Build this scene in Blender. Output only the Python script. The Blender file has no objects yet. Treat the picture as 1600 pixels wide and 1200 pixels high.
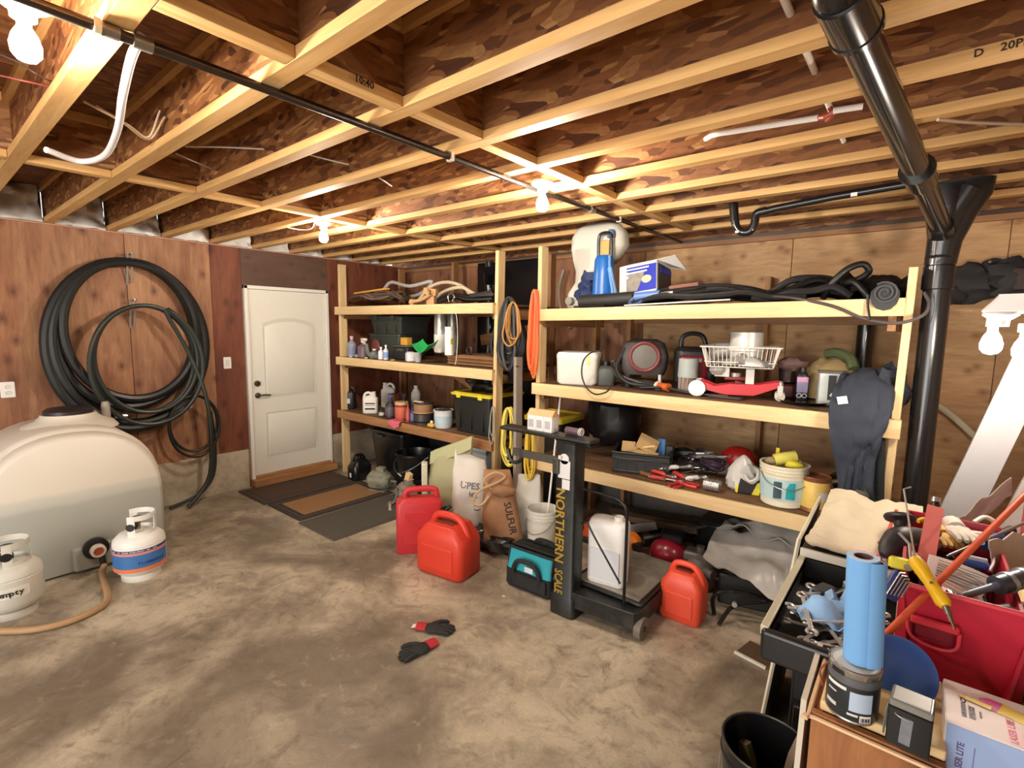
WORLD=.9; EXPO=0.72; FILL=130; BULB=700; BCOL=(1,.88,.74,1)
import bpy, bmesh, math, random
from mathutils import Vector as V, Matrix as M, noise as NZ
R_=random.Random(7); PI=math.pi
SC=bpy.context.scene; COL=SC.collection
# ---------- camera, fill light, exposure ----------
F=782.1; YAW,PIT,ROL=[math.radians(a) for a in (-39.212,6.539,.793)]
_f=V((math.sin(YAW)*math.cos(PIT),math.cos(YAW)*math.cos(PIT),-math.sin(PIT)))
_r=V((math.cos(YAW),-math.sin(YAW),0)); _u=_r.cross(_f)
CR=math.cos(ROL)*_r+math.sin(ROL)*_u; CU=-math.sin(ROL)*_r+math.cos(ROL)*_u
CP=V((0,0,1.78))
cd=bpy.data.cameras.new('camera'); co=bpy.data.objects.new('camera',cd); COL.objects.link(co)
mm=M((CR,CU,-_f)).transposed().to_4x4(); mm.translation=CP; co.matrix_world=mm
cd.sensor_fit='HORIZONTAL'; cd.sensor_width=36; cd.lens=36*F/1600; cd.clip_start=.02; SC.camera=co
w=bpy.data.worlds.new('world'); SC.world=w; w.use_nodes=True
w.node_tree.nodes['Background'].inputs[0].default_value=(1,.96,.9,1); w.node_tree.nodes['Background'].inputs[1].default_value=WORLD
SC.view_settings.view_transform='Standard'; SC.view_settings.look='None'; SC.view_settings.gamma=1
SC.view_settings.use_curve_mapping=False; SC.view_settings.exposure=EXPO
try: SC.cycles.max_bounces=6; SC.cycles.diffuse_bounces=4; SC.cycles.caustics_reflective=False; SC.cycles.caustics_refractive=False; SC.cycles.sample_clamp_indirect=4
except Exception: pass
def lamp(name,loc,power,size,rot,col=(1,.93,.82)):
    l=bpy.data.lights.new(name,'AREA'); l.energy=power; l.size=size; l.color=col
    o=bpy.data.objects.new(name,l); COL.objects.link(o); o.location=loc; o.rotation_euler=rot
# fill light added behind the camera, for an assumed open garage door
lamp('rear_fill',(-1.4,-3.6,1.5),FILL,3.2,(math.radians(82),0,math.radians(0)),(1,.95,.88))

# ---------- pixel rays (used to read real positions off the photograph) ----------
def ray(px,py): return CR*((px-800)/F)-CU*((py-600)/F)+_f
def at(px,py,ax,v):
    d=ray(px,py); i='xyz'.index(ax); return CP+d*((v-CP[i])/d[i])
def dep(p): return (V(p)-CP).dot(_f)
def mpp(p): return dep(p)/F
# ---------- materials ----------
def lin(c):
    if isinstance(c,str): c=tuple(int(c[i:i+2],16) for i in (1,3,5))
    return tuple(((x/255)/12.92 if x/255<=.04045 else ((x/255+.055)/1.055)**2.4) for x in c)+(1,)
MC={}
def nt(name):
    m=bpy.data.materials.new(name); m.use_nodes=True; t=m.node_tree; b=t.nodes['Principled BSDF']; return m,t,b
def N(t,ty,**k):
    n=t.nodes.new(ty)
    for a,v in k.items():
        if a in n.inputs: n.inputs[a].default_value=v
        else: setattr(n,a,v)
    return n
def ramp(t,src,stops):
    r=t.nodes.new('ShaderNodeValToRGB'); e=r.color_ramp.elements
    while len(e)<len(stops): e.new(.5)
    for i,(p,c) in enumerate(stops): e[i].position=p; e[i].color=lin(c) if not isinstance(c,float) else (c,c,c,1)
    t.links.new(src,r.inputs[0]); return r.outputs[0]
def coord(t,sc=(1,1,1),kind='Object'):
    tc=t.nodes.new('ShaderNodeTexCoord'); mp=t.nodes.new('ShaderNodeMapping'); mp.inputs['Scale'].default_value=sc
    t.links.new(tc.outputs[kind],mp.inputs[0]); return mp.outputs[0]
def noise(t,vec,scale,detail=4,rough=.6,dist=0):
    n=t.nodes.new('ShaderNodeTexNoise'); n.inputs['Scale'].default_value=scale; n.inputs['Detail'].default_value=detail
    n.inputs['Roughness'].default_value=rough; n.inputs['Distortion'].default_value=dist
    t.links.new(vec,n.inputs['Vector']); return n.outputs['Fac']
def mix(t,f,a,b,mode='MIX'):
    n=t.nodes.new('ShaderNodeMix'); n.data_type='RGBA'; n.blend_type=mode
    for s,i in ((f,0),(a,6),(b,7)):
        if isinstance(s,(int,float)): n.inputs[i].default_value=s
        elif isinstance(s,(tuple,list,str)): n.inputs[i].default_value=lin(s)
        else: t.links.new(s,n.inputs[i])
    return n.outputs[2]
def bump(t,b,h,st,d=.01):
    n=t.nodes.new('ShaderNodeBump'); n.inputs['Strength'].default_value=st; n.inputs['Distance'].default_value=d
    t.links.new(h,n.inputs['Height']); t.links.new(n.outputs[0],b.inputs['Normal'])
def mat(col,rough=.5,metal=0,var=.12,scale=25,bmp=0,trans=0,alpha=1,coat=0,dirt=None,emit=0):
    if isinstance(col,str) and not col.startswith('#'): return MC[col]
    k=(str(col),rough,metal,var,scale,bmp,trans,alpha,coat,dirt,emit)
    if k in MC: return MC[k]
    m,t,b=nt('paint_%d'%len(MC)); MC[k]=m
    b.inputs['Roughness'].default_value=rough; b.inputs['Metallic'].default_value=metal
    if trans: b.inputs['Transmission Weight'].default_value=trans
    if coat: b.inputs['Coat Weight'].default_value=coat
    if alpha<1: b.inputs['Alpha'].default_value=alpha
    L=lin(col); v=coord(t); n=noise(t,v,scale)
    lo=tuple(x*(1-var) for x in L[:3])+(1,); hi=tuple(min(1,x*(1+var)) for x in L[:3])+(1,)
    mx=t.nodes.new('ShaderNodeMix'); mx.data_type='RGBA'; mx.inputs[6].default_value=lo; mx.inputs[7].default_value=hi; t.links.new(n,mx.inputs[0]); c=mx.outputs[2]
    if dirt: c=mix(t,ramp(t,noise(t,v,scale*.35,6,.7),[(.5,0.0),(.68,1.0)]),c,dirt)
    t.links.new(c,b.inputs['Base Color'])
    if emit: t.links.new(c,b.inputs['Emission Color']); b.inputs['Emission Strength'].default_value=emit
    if bmp: bump(t,b,noise(t,v,scale*2),bmp,.004)
    return m
def woodmat(name,c1,c2,knot,axis=0,rough=.6,sc=14,kn=1):
    m,t,b=nt(name); MC[name]=m; s=[1,1,1]; s[axis]=.09; v=coord(t,tuple(s)); s2=[2.2,2.2,2.2]; s2[axis]=.8; v2=coord(t,tuple(s2))
    tc=t.nodes.new('ShaderNodeObjectInfo')
    g=noise(t,v,sc*2.2,5,.65,.6); big=noise(t,v,sc*.45,2,.5,.4)
    c=mix(t,ramp(t,g,[(.3,0.0),(.7,1.0)]),c1,c2); c=mix(t,ramp(t,big,[(.4,0.0),(.7,.45)]),c,knot)
    vo=N(t,'ShaderNodeTexVoronoi',Scale=3.1); t.links.new(v2,vo.inputs['Vector'])
    if kn: c=mix(t,ramp(t,vo.outputs['Distance'],[(.03,.85*kn),(.1,0.0)]),c,knot)
    hv=N(t,'ShaderNodeHueSaturation'); t.links.new(c,hv.inputs['Color'])
    ma=N(t,'ShaderNodeMapRange'); ma.inputs[3].default_value=.86; ma.inputs[4].default_value=1.1; t.links.new(tc.outputs['Random'],ma.inputs[0]); t.links.new(ma.outputs[0],hv.inputs['Value'])
    t.links.new(hv.outputs[0],b.inputs['Base Color']); b.inputs['Roughness'].default_value=rough; bump(t,b,g,.15,.003); return m
LUM=[woodmat('lumber_%s'%a,'#eed5a4','#ddbb84','#a87844',i,kn=.8) for i,a in enumerate('xyz')]
FLG=[woodmat('flange_%s'%a,'#e6bd80','#cd9c5c','#966433',i,kn=.5) for i,a in enumerate('xyz')]
OLD=[woodmat('old_wood_%s'%a,'#b98a5c','#94663c','#5e3b20',i,kn=.6) for i,a in enumerate('xyz')]
def plymat(name,c1,c2,c3,grain=2):
    m,t,b=nt(name); MC[name]=m; s=[1,1,1]; s[grain]=.16
    tc=t.nodes.new('ShaderNodeTexCoord'); mp=t.nodes.new('ShaderNodeMapping'); mp.inputs['Scale'].default_value=tuple(s)
    oi=t.nodes.new('ShaderNodeObjectInfo'); ad=t.nodes.new('ShaderNodeVectorMath'); ad.operation='ADD'
    sm=t.nodes.new('ShaderNodeMath'); sm.operation='MULTIPLY'; sm.inputs[1].default_value=9; t.links.new(oi.outputs['Random'],sm.inputs[0])
    t.links.new(tc.outputs['Object'],mp.inputs[0]); t.links.new(mp.outputs[0],ad.inputs[0]); t.links.new(sm.outputs[0],ad.inputs[1]); v=ad.outputs[0]
    w_=noise(t,v,3.2,5,.6,1.6); fine=noise(t,v,26,5,.7,.5)
    c=mix(t,ramp(t,w_,[(.35,0.0),(.62,1.0)]),c1,c2); c=mix(t,ramp(t,fine,[(.42,0.0),(.75,.6)]),c,c3)
    ow=t.nodes.new('ShaderNodeNewGeometry'); sx=t.nodes.new('ShaderNodeSeparateXYZ'); t.links.new(ow.outputs['Position'],sx.inputs[0]); su=t.nodes.new('ShaderNodeMath'); t.links.new(sx.outputs[0],su.inputs[0]); t.links.new(sx.outputs[1],su.inputs[1]); zm=N(t,'ShaderNodeMath',operation='MULTIPLY'); t.links.new(sx.outputs[2],zm.inputs[0]); zm.inputs[1].default_value=.62 if grain==2 else 1.15
    cb=t.nodes.new('ShaderNodeCombineXYZ'); t.links.new(su.outputs[0],cb.inputs[0]); t.links.new(zm.outputs[0],cb.inputs[1]); vo=N(t,'ShaderNodeTexVoronoi',Scale=4.2,voronoi_dimensions='2D'); t.links.new(cb.outputs[0],vo.inputs['Vector'])
    c=mix(t,ramp(t,vo.outputs['Distance'],[(.02,.9),(.07,.55),(.19,0.0)]),c,c3)
    pl=coord(t); pz=noise(t,pl,1.1,3,.5,.5); c=mix(t,ramp(t,pz,[(.45,0.0),(.68,.55)]),c,c3)
    t.links.new(c,b.inputs['Base Color']); b.inputs['Roughness'].default_value=.65; bump(t,b,fine,.1,.002); return m
plymat('plywood_red','#b38560','#9a6748','#5c3626'); plymat('plywood_deep','#8c5238','#713c28','#492416'); plymat('plywood_tan','#d3ad7e','#bd9364','#8a5f3c',0)
plymat('panel_dark','#6b5040','#5c4335','#4b362b',1)
def osbmat(name,c1,c2,c3,axis=0):
    m,t,b=nt(name); MC[name]=m; s=[1,1,1]; s[axis]=.3; tc=coord(t,tuple(s)); nz=t.nodes.new('ShaderNodeTexNoise'); nz.inputs['Scale'].default_value=5; t.links.new(tc,nz.inputs['Vector'])
    mp=t.nodes.new('ShaderNodeVectorMath'); mp.operation='MULTIPLY_ADD'; mp.inputs[1].default_value=(.16,.16,.16); t.links.new(nz.outputs['Color'],mp.inputs[0]); t.links.new(tc,mp.inputs[2])
    vo=N(t,'ShaderNodeTexVoronoi',Scale=44); t.links.new(mp.outputs[0],vo.inputs['Vector'])
    sep=t.nodes.new('ShaderNodeSeparateColor'); t.links.new(vo.outputs['Color'],sep.inputs[0])
    c=ramp(t,sep.outputs[0],[(0,c3),(.3,c1),(.7,c1),(1,c2)]); fn=noise(t,tc,60,3,.6); c=mix(t,ramp(t,fn,[(.45,0.0),(.8,.5)]),c,c3)
    t.links.new(c,b.inputs['Base Color']); b.inputs['Roughness'].default_value=.6; bump(t,b,sep.outputs[0],.3,.003); return m
osbmat('osb_web','#8f5c35','#bf8d58','#54301b'); osbmat('osb_web_y','#96633a','#c4935c','#5a341d',1); osbmat('osb_deck','#7a4c2a','#9a6a3e','#4a2a16',1)
def concmat(name,c1,c2,c3,sc=1,wet=.0):
    m,t,b=nt(name); MC[name]=m; v=coord(t,(1,1,1)); a=noise(t,v,1.7*sc,7,.62,1.1); d=noise(t,v,.8*sc,5,.55,.8); f=noise(t,v,9*sc,8,.7,.6); g=noise(t,v,70*sc,4,.7)
    h=noise(t,v,4.2*sc,6,.68,2.2); c=mix(t,ramp(t,a,[(.38,0.0),(.6,1.0)]),c1,c2); c=mix(t,ramp(t,h,[(.50,0.0),(.68,.75)]),c,c2); c=mix(t,ramp(t,h,[(.28,.7),(.46,0.0)]),c,c3); c=mix(t,ramp(t,d,[(.46,0.0),(.62,.8)]),c,c3); c=mix(t,ramp(t,f,[(.52,0.0),(.74,.55)]),c,c3); c=mix(t,ramp(t,f,[(.25,.6),(.42,0.0)]),c,c2)
    c=mix(t,ramp(t,g,[(.4,0.0),(.9,.35)]),c,c3); t.links.new(c,b.inputs['Base Color'])
    t.links.new(ramp(t,a,[(.35,.38),(.65,.72)]),b.inputs['Roughness']); bump(t,b,f,.12,.004); return m
concmat('floor_concrete','#988b7a','#c9bca4','#635748'); concmat('curb_concrete','#b5aa97','#c6bda9','#93866f',1.8); concmat('curb_shaded','#77716a','#858078','#5b554e',1.8)  # back curb uses a darker concrete copy, its dimness put into the colour
# ---------- geometry builder ----------
def cr(pts,n=6,closed=False):
    P=[V(p) for p in pts]; L=len(P); out=[]
    for i in range(L if closed else L-1):
        p0=P[(i-1)%L] if closed or i>0 else P[0]*2-P[1]; p1=P[i]; p2=P[(i+1)%L]; p3=P[(i+2)%L] if closed or i+2<L else P[-1]*2-P[-2]
        for k in range(n):
            s=k/n; out.append(.5*((2*p1)+(p2-p0)*s+(2*p0-5*p1+4*p2-p3)*s*s+(3*p1-p0-3*p2+p3)*s**3))
    if not closed: out.append(P[-1])
    return out
def rot(ax,deg): return M.Rotation(math.radians(deg),3,ax)
def frame(d):
    d=V(d).normalized(); a=V((0,0,1)) if abs(d.z)<.9 else V((1,0,0)); x=a.cross(d).normalized(); return M((x,d.cross(x),d)).transposed()
def rrect(w,d,r,n=3):
    out=[]
    for cx,cy,a0 in ((1,1,0),(-1,1,90),(-1,-1,180),(1,-1,270)):
        for k in range(n+1):
            a=math.radians(a0+90*k/n); out.append((cx*(w/2-r)+r*math.cos(a),cy*(d/2-r)+r*math.sin(a)))
    return out
class G:
    def __init__(s,w=None): s.v=[]; s.f=[]; s.off=V(w.location) if w is not None else V((0,0,0)); s.t=None
    def add(s,vs,fs):
        o=len(s.v)
        for p in vs:
            p=V(p); s.v.append((s.t@p) if s.t else p)
        s.f+=[tuple(i+o for i in f) for f in fs]; return s
    def box(s,c,d,R=None,tx=1,ty=1):
        c=V(c); vs=[]
        for z in (-.5,.5):
            for x,y in ((-.5,-.5),(.5,-.5),(.5,.5),(-.5,.5)):
                p=V((x*d[0]*(tx if z>0 else 1),y*d[1]*(ty if z>0 else 1),z*d[2])); vs.append(c+(R@p if R else p))
        return s.add(vs,[(3,2,1,0),(4,5,6,7),(0,1,5,4),(1,2,6,5),(2,3,7,6),(3,0,4,7)])
    def bar(s,a,b,w,h,up=(0,0,1)):
        a=V(a); b=V(b); d=(b-a); L=d.length; d.normalize(); x=d.cross(V(up)).normalized(); u=x.cross(d); return s.box((a+b)/2,(w,L,h),M((x,d,u)).transposed())
    def rings(s,rs,cap=True,closed=False):
        n=len(rs[0]); fs=[]; m=len(rs)
        for i in range(m if closed else m-1):
            for j in range(n): a=i*n+j; b=i*n+(j+1)%n; c=((i+1)%m)*n; fs.append((a,b,c+(j+1)%n,c+j))
        if cap and not closed: fs+=[tuple(range(n-1,-1,-1)),tuple(range((m-1)*n,m*n))]
        return s.add([p for r in rs for p in r],fs)
    def tube(s,pts,r,n=8,closed=False,cap=True):
        P=[V(p) for p in pts]; rs=[]; L=len(P); prev=None
        for i,p in enumerate(P):
            if closed: d=P[(i+1)%L]-P[i-1]
            else: d=(P[min(i+1,L-1)]-P[max(i-1,0)])
            if d.length<1e-9: d=V((0,0,1))
            d.normalize()
            if prev is None: x=frame(d).col[0]
            else:
                x=prev-d*prev.dot(d)
                x=x.normalized() if x.length>1e-6 else frame(d).col[0]
            prev=x; y=d.cross(x); rr=r[i] if isinstance(r,(list,tuple)) else r
            rs.append([p+x*rr*math.cos(2*PI*k/n)+y*rr*math.sin(2*PI*k/n) for k in range(n)])
        return s.rings(rs,cap,closed)
    def lathe(s,prof,n=20,c=(0,0,0),R=None,cap=True,sx=1,sy=1):
        c=V(c); rs=[]
        for r,z in prof:
            ring=[]
            for k in range(n):
                p=V((max(r,1e-4)*math.cos(2*PI*k/n)*sx,max(r,1e-4)*math.sin(2*PI*k/n)*sy,z)); ring.append(c+(R@p if R else p))
            rs.append(ring)
        return s.rings(rs,cap)
    def cyl(s,a,b,r,n=16,r2=None):
        return s.tube([a,b],[r,r if r2 is None else r2],n)
    def loft(s,secs,c=(0,0,0),R=None,cap=True):   # secs: (outline2d, z)
        c=V(c); return s.rings([[c+(R@V((x,y,z)) if R else V((x,y,z))) for x,y in o] for o,z in secs],cap)
    def rbox(s,c,d,r=.01,n=3,R=None,e=None):      # box with rounded vertical edges and softened top and bottom
        e=r*.6 if e is None else e; o=rrect(d[0],d[1],r,n); q=rrect(d[0]-2*e,d[1]-2*e,max(r-e,.001),n); h=d[2]/2
        return s.loft([(q,-h),(o,-h+e),(o,h-e),(q,h)],c,R)
    def prism(s,poly,a,b,R=None,c=(0,0,0)): return s.loft([(poly,a),(poly,b)],c,R)
    def ell(s,c,r,n=14,m=8,R=None,amp=0,fr=3,seed=0):
        if not isinstance(r,(tuple,list)): r=(r,r,r)
        c=V(c); rs=[]
        for i in range(m+1):
            th=-PI/2+PI*i/m; ring=[]
            for k in range(n):
                p=V((math.cos(th)*math.cos(2*PI*k/n),math.cos(th)*math.sin(2*PI*k/n),math.sin(th)))
                if i in (0,m): p=V((1e-4*math.cos(2*PI*k/n),1e-4*math.sin(2*PI*k/n),p.z))
                f=1+amp*NZ.noise(p*fr+V((seed*3.1,seed,0))) if amp else 1
                q=V((p.x*r[0],p.y*r[1],p.z*r[2]))*f; ring.append(c+(R@q if R else q))
            rs.append(ring)
        return s.rings(rs)
    def sheet(s,fn,nu,nv,th=.004):
        P=[[V(fn(i/nu,j/nv)) for j in range(nv+1)] for i in range(nu+1)]; vs=[]; n=(nu+1)*(nv+1); nn=[]
        for i in range(nu+1):
            for j in range(nv+1):
                a=P[min(i+1,nu)][j]-P[max(i-1,0)][j]; b=P[i][min(j+1,nv)]-P[i][max(j-1,0)]; k=a.cross(b); nn.append(k.normalized() if k.length>0 else V((0,0,1)))
        fl=[p for r in P for p in r]; vs=[p+k*th/2 for p,k in zip(fl,nn)]+[p-k*th/2 for p,k in zip(fl,nn)]; fs=[]; q=nv+1
        for i in range(nu):
            for j in range(nv): a=i*q+j; fs.append((a,a+q,a+q+1,a+1)); fs.append((n+a+1,n+a+q+1,n+a+q,n+a))
        for i in range(nu): a=i*q; fs.append((a,n+a,n+a+q,a+q)); a=i*q+nv; fs.append((a,a+q,n+a+q,n+a))
        for j in range(nv): a=j; fs.append((a,a+1,n+a+1,n+a)); a=nu*q+j; fs.append((a+1,a,n+a,n+a+1))
        return s.add(vs,fs)
    def obj(s,name,m,parent=None,label=None,bev=0,sub=0,ang=38,kind=None,disp=0,dfr=6):
        me=bpy.data.meshes.new(name); me.from_pydata([tuple(p-s.off) for p in s.v],[],s.f); me.update()
        bm=bmesh.new(); bm.from_mesh(me); bmesh.ops.recalc_face_normals(bm,faces=bm.faces)
        if disp:
            for vx in bm.verts: vx.co+=NZ.noise_vector(vx.co*dfr)*disp
        bm.to_mesh(me); bm.free()
        me.polygons.foreach_set('use_smooth',[True]*len(me.polygons)); me.set_sharp_from_angle(angle=math.radians(ang))
        if isinstance(m,str) and not m.startswith('#'): m=MC[m]
        elif not isinstance(m,bpy.types.Material): m=mat(m)
        me.materials.append(m); o=bpy.data.objects.new(name,me); COL.objects.link(o)
        if parent is not None: o.parent=parent
        if label: o['label']=label
        if kind: o['kind']=kind
        if bev: b=o.modifiers.new('b','BEVEL'); b.width=bev; b.segments=2; b.limit_method='ANGLE'; b.angle_limit=math.radians(40)
        if sub: b=o.modifiers.new('s','SUBSURF'); b.levels=sub; b.render_levels=sub
        return o
def thing(name,label,cat,loc=(0,0,0),rz=0,group=None,R=None):
    o=bpy.data.objects.new(name,None); o.empty_display_size=.05; COL.objects.link(o); o.location=loc
    if R is not None: o.rotation_euler=R.to_euler()
    else: o.rotation_euler=(0,0,math.radians(rz))
    o['label']=label; o['category']=cat
    if group: o['group']=group
    return o
def tag(o,label,cat,group=None):
    o['label']=label; o['category']=cat
    if group: o['group']=group
    return o
def struct(o): o['kind']='structure'; return o
def text(body,size,o,right,up,parent,m,name='lettering',off=V((0,0,0)),ext=.0006,align='CENTER',sx=1):
    c=bpy.data.curves.new(name,'FONT'); c.body=body; c.size=size; c.align_x=align; c.align_y='CENTER'; c.extrude=ext; c.resolution_u=2; c.offset=size*.022
    t0=bpy.data.objects.new(name,c); c.materials.append(m if not isinstance(m,str) else mat(m)); me=bpy.data.meshes.new_from_object(t0); bpy.data.objects.remove(t0); bpy.data.curves.remove(c)
    t=bpy.data.objects.new(name,me); COL.objects.link(t); r=V(right).normalized(); u=V(up); u=(u-r*u.dot(r)).normalized(); n=r.cross(u)
    mw=M((r*sx,u,n)).transposed().to_4x4(); mw.translation=V(o)-off+n*ext; t.matrix_local=mw; t.parent=parent
    return t
def wrap(o,target,d,eps=.004):   # lay flat lettering onto a curved surface of the same thing
    from mathutils.bvhtree import BVHTree
    me=target.data; bv=BVHTree.FromPolygons([v.co for v in me.vertices],[tuple(p.vertices) for p in me.polygons]); d=V(d).normalized(); mw=o.matrix_basis.copy()
    bm=bmesh.new(); bm.from_mesh(o.data); bmesh.ops.triangulate(bm,faces=bm.faces); bmesh.ops.subdivide_edges(bm,edges=bm.edges,cuts=3,use_grid_fill=True); bm.to_mesh(o.data); bm.free(); inv=mw.inverted()
    for v in o.data.vertices:
        p=mw@v.co; h=bv.ray_cast(p-d*.3,d)
        if h[0] is not None: v.co=inv@(h[0]-d*(eps+.001*(v.co.z>0)))
    o.data.update(); return o
def fit(x0,x1,yt,yb,z,r=None):   # footprint centre, width and height of something standing at height z
    p=at((x0+x1)/2,yb,'z',z); k=mpp(p); d=V((p.x-CP.x,p.y-CP.y,0)).normalized(); w_=(x1-x0)*k; rr=w_/2 if r is None else r
    q=p+d*rr
    if .6<z<1.6 and not 3.312+rr<q.y<3.8:
        Y=3.318+rr if q.y<3.5 else 3.78; q=at((x0+x1)/2,(yt+yb)/2,'y',Y); q.z=z; w_=(x1-x0)*mpp(q); h=at((x0+x1)/2,yt,'y',Y).z-z; return q.x,q.y,w_,h
    k2=mpp(q); h=(at((x0+x1)/2,yt,'y',q.y).z-z); return q.x,q.y,w_*mpp(q)/mpp(p),h
# ================= structure =================
Z0=2.56; LX=-5.55; BY=4.49; DZ=2.862
struct(G().box((-1.6,.7,-.06),(8.6,8.0,.12)).obj('floor','floor_concrete'))
# left wall: studs board behind, plywood panels, concrete curb
wl=struct(G().box((LX-.09,.75,1.28),(.14,7.7,2.56)).obj('wall_left',OLD[1]))
def panel(par,a,b,m,name='plywood_panel',ax='x',bv=.002): 
    c=[(a[i]+b[i])/2 for i in range(3)]; d=[b[i]-a[i] for i in range(3)]
    o=G().box((0,0,0),d).obj(name,m,par,bev=bv); o.location=c; return o
DY0,DY1=2.325,3.285
ys=[-3,-1.9,-.68,.54]; SE=[-.6,.12,1.338,2.027,DY0-.012]
for a,b,m in ((-3,-2.32,'plywood_red'),(-2.316,-1.1,'plywood_red'),(-1.096,.116,'plywood_red'),(.12,1.334,'plywood_red'),(1.338,2.022,'plywood_red'),(2.03,DY0-.012,'plywood_deep')):
    panel(wl,(LX-.02,a,.425),(LX,b,Z0-.012),m)
panel(wl,(LX-.02,DY1+.012,.425),(LX,BY,Z0-.012),'plywood_deep'); panel(wl,(LX-.02,DY0-.01,2.175),(LX,DY1+.01,Z0-.012),'panel_dark','header_panel')
panel(wl,(LX-.03,2.022,.43),(LX+.006,2.03,Z0-.02),'plywood_deep','panel_joint')
for a,b in ((-3,DY0-.02),(DY1+.02,BY)): panel(wl,(LX-.05,a,0),(LX+.012,b,.425),'curb_concrete','concrete_curb',bv=.006)
panel(wl,(LX-.12,-3,Z0-.014),(LX+.02,BY,Z0-.002),'#b98d78','top_ledge')
# back wall
wb=struct(G().box((-1.6,BY+.1,1.275),(8.4,.14,2.55)).obj('wall_back',OLD[0]))
sx=at(1237,410,'y',BY).x
xs=[LX]+[x for x in [sx+1.22*k for k in range(-4,4)] if LX+.2<x<2.6]+[2.6]
for a,b in zip(xs,xs[1:]): panel(wb,(a+.002,BY,.45),(b-.002,BY+.02,Z0-.05),'plywood_tan' if a>-2.9 else 'plywood_red')
panel(wb,(LX,BY-.012,0),(2.6,BY+.03,.45),'curb_shaded','concrete_curb',bv=.006)
panel(wb,(LX,BY-.03,Z0-.07),(2.6,BY+.03,Z0-.03),OLD[0],'ledger_board'); panel(wb,(LX,BY-.01,Z0-.03),(2.6,BY+.02,Z0),'#4a382c','top_plate')
struct(G().box((2.68,.7,1.4),(.12,8,2.9)).obj('wall_right','plywood_tan'))
# ceiling: subfloor panels, I-joists, blocking
ce=struct(G().box((-1.5,.7,DZ+.03),(8.4,8,.03)).obj('ceiling','osb_deck'))
for i in range(6):
    for a,b in ((-5.9,-3.1),(-3.1,-.66),(-.66,2.7)): panel(ce,(a+.002,-3.2+1.22*i+.002,DZ),(b-.002,-3.2+1.22*(i+1)-.002,DZ+.015),'osb_deck','subfloor_panel',bv=0)
JY=[.8445+.4064*k for k in range(-6,9)]; X0,X1=-5.72,2.6
jw=jb=jt=None
def ijoist(par,name,p0,p1,wm,fm,axis):
    L=(p1-p0); c=(p0+p1)/2
    def bx(z0,z1,w_): 
        d=(L,w_,z1-z0) if axis==0 else (w_,L,z1-z0); return G().box((0,0,(z0+z1)/2),d)
    return bx(Z0+.036,DZ-.036,.0105),bx(Z0,Z0+.038,.0635),bx(DZ-.038,DZ-.001,.0635),c
for k,y in enumerate(JY):
    if k==0: gs=ijoist(ce,'j',X0,X1,0,0,0); ms=[gs[0].obj('floor_joist','osb_web',ce),None,None]; ms[1]=gs[1].obj('flange',FLG[0],ms[0],bev=.002); ms[2]=gs[2].obj('flange',FLG[0],ms[0]); ms[0].location=(gs[3],y,0); base=ms
    else:
        o=base[0].copy(); COL.objects.link(o); o.location=((X0+X1)/2,y,0)
        for q in base[1:]: c=q.copy(); COL.objects.link(c); c.parent=o
bl=None
for bx,js in ((-1.535,.03),(-3.54,.04)):
    for k in range(len(JY)-1):
        off=R_.uniform(-js,js)*.6; y=(JY[k]+JY[k+1])/2
        if bl is None:
            Lb=.4064-.066
            web=G().box((0,0,(Z0+DZ)/2),(.0105,.4064-.012,DZ-Z0-.07)).obj('blocking','osb_web_y',ce)
            f1=G().box((0,0,Z0+.019),(.0635,Lb,.038)).obj('flange',FLG[1],web,bev=.002); f2=G().box((0,0,DZ-.02),(.0635,Lb,.038)).obj('flange',FLG[1],web); bl=[web,f1,f2]; web.location=(bx+off,y,.001)
        else:
            o=bl[0].copy(); COL.objects.link(o); o.location=(bx+off,y,.001)
            for q in bl[1:]: c=q.copy(); COL.objects.link(c); c.parent=o
panel(ce,(-5.9,BY+.02,Z0),(2.7,BY+.06,DZ),'osb_web','rim_board',bv=0); panel(ce,(-5.9,BY+.03,Z0+.0),(2.7,BY+.17,Z0+.03),OLD[0],'sill_plate')
# white wrapped insulation in the bays on the left wall
for k in range(len(JY)-1):
    a,b=JY[k]+.04,JY[k+1]-.04
    G().sheet(lambda u,v: (LX+.0-.10*v+.07*NZ.noise(V((u*4,v*4,k*1.7))),a+(b-a)*u,Z0+.004+.292*v),14,12,.02).obj('insulation_batt',mat('#f1f0ec',.6,var=.06),ce,label='white wrapped insulation')
    panel(ce,(LX-.19,a-.03,Z0),(LX-.17,b+.03,DZ),'osb_web_y','rim_board',bv=0)
# joist stamps
b3=JY[9]-.032
def yst(body,size,x,y,z,par=ce): return text(body,size,(x,y,z),(1,0,0),(0,0,1),par,mat('#3a2413'),name='stamp')
yst('D    20PLUS',.03,.12,JY[9]-.0325,Z0+.019)
text('10:40',.034,(-1.505,(JY[6]+JY[7])/2,Z0+.019),(0,1,0),(0,0,1),ce,mat('#3a2413'),name='stamp')
yst('71',.06,-2.1,JY[10]-.006,Z0+.13)
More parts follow.
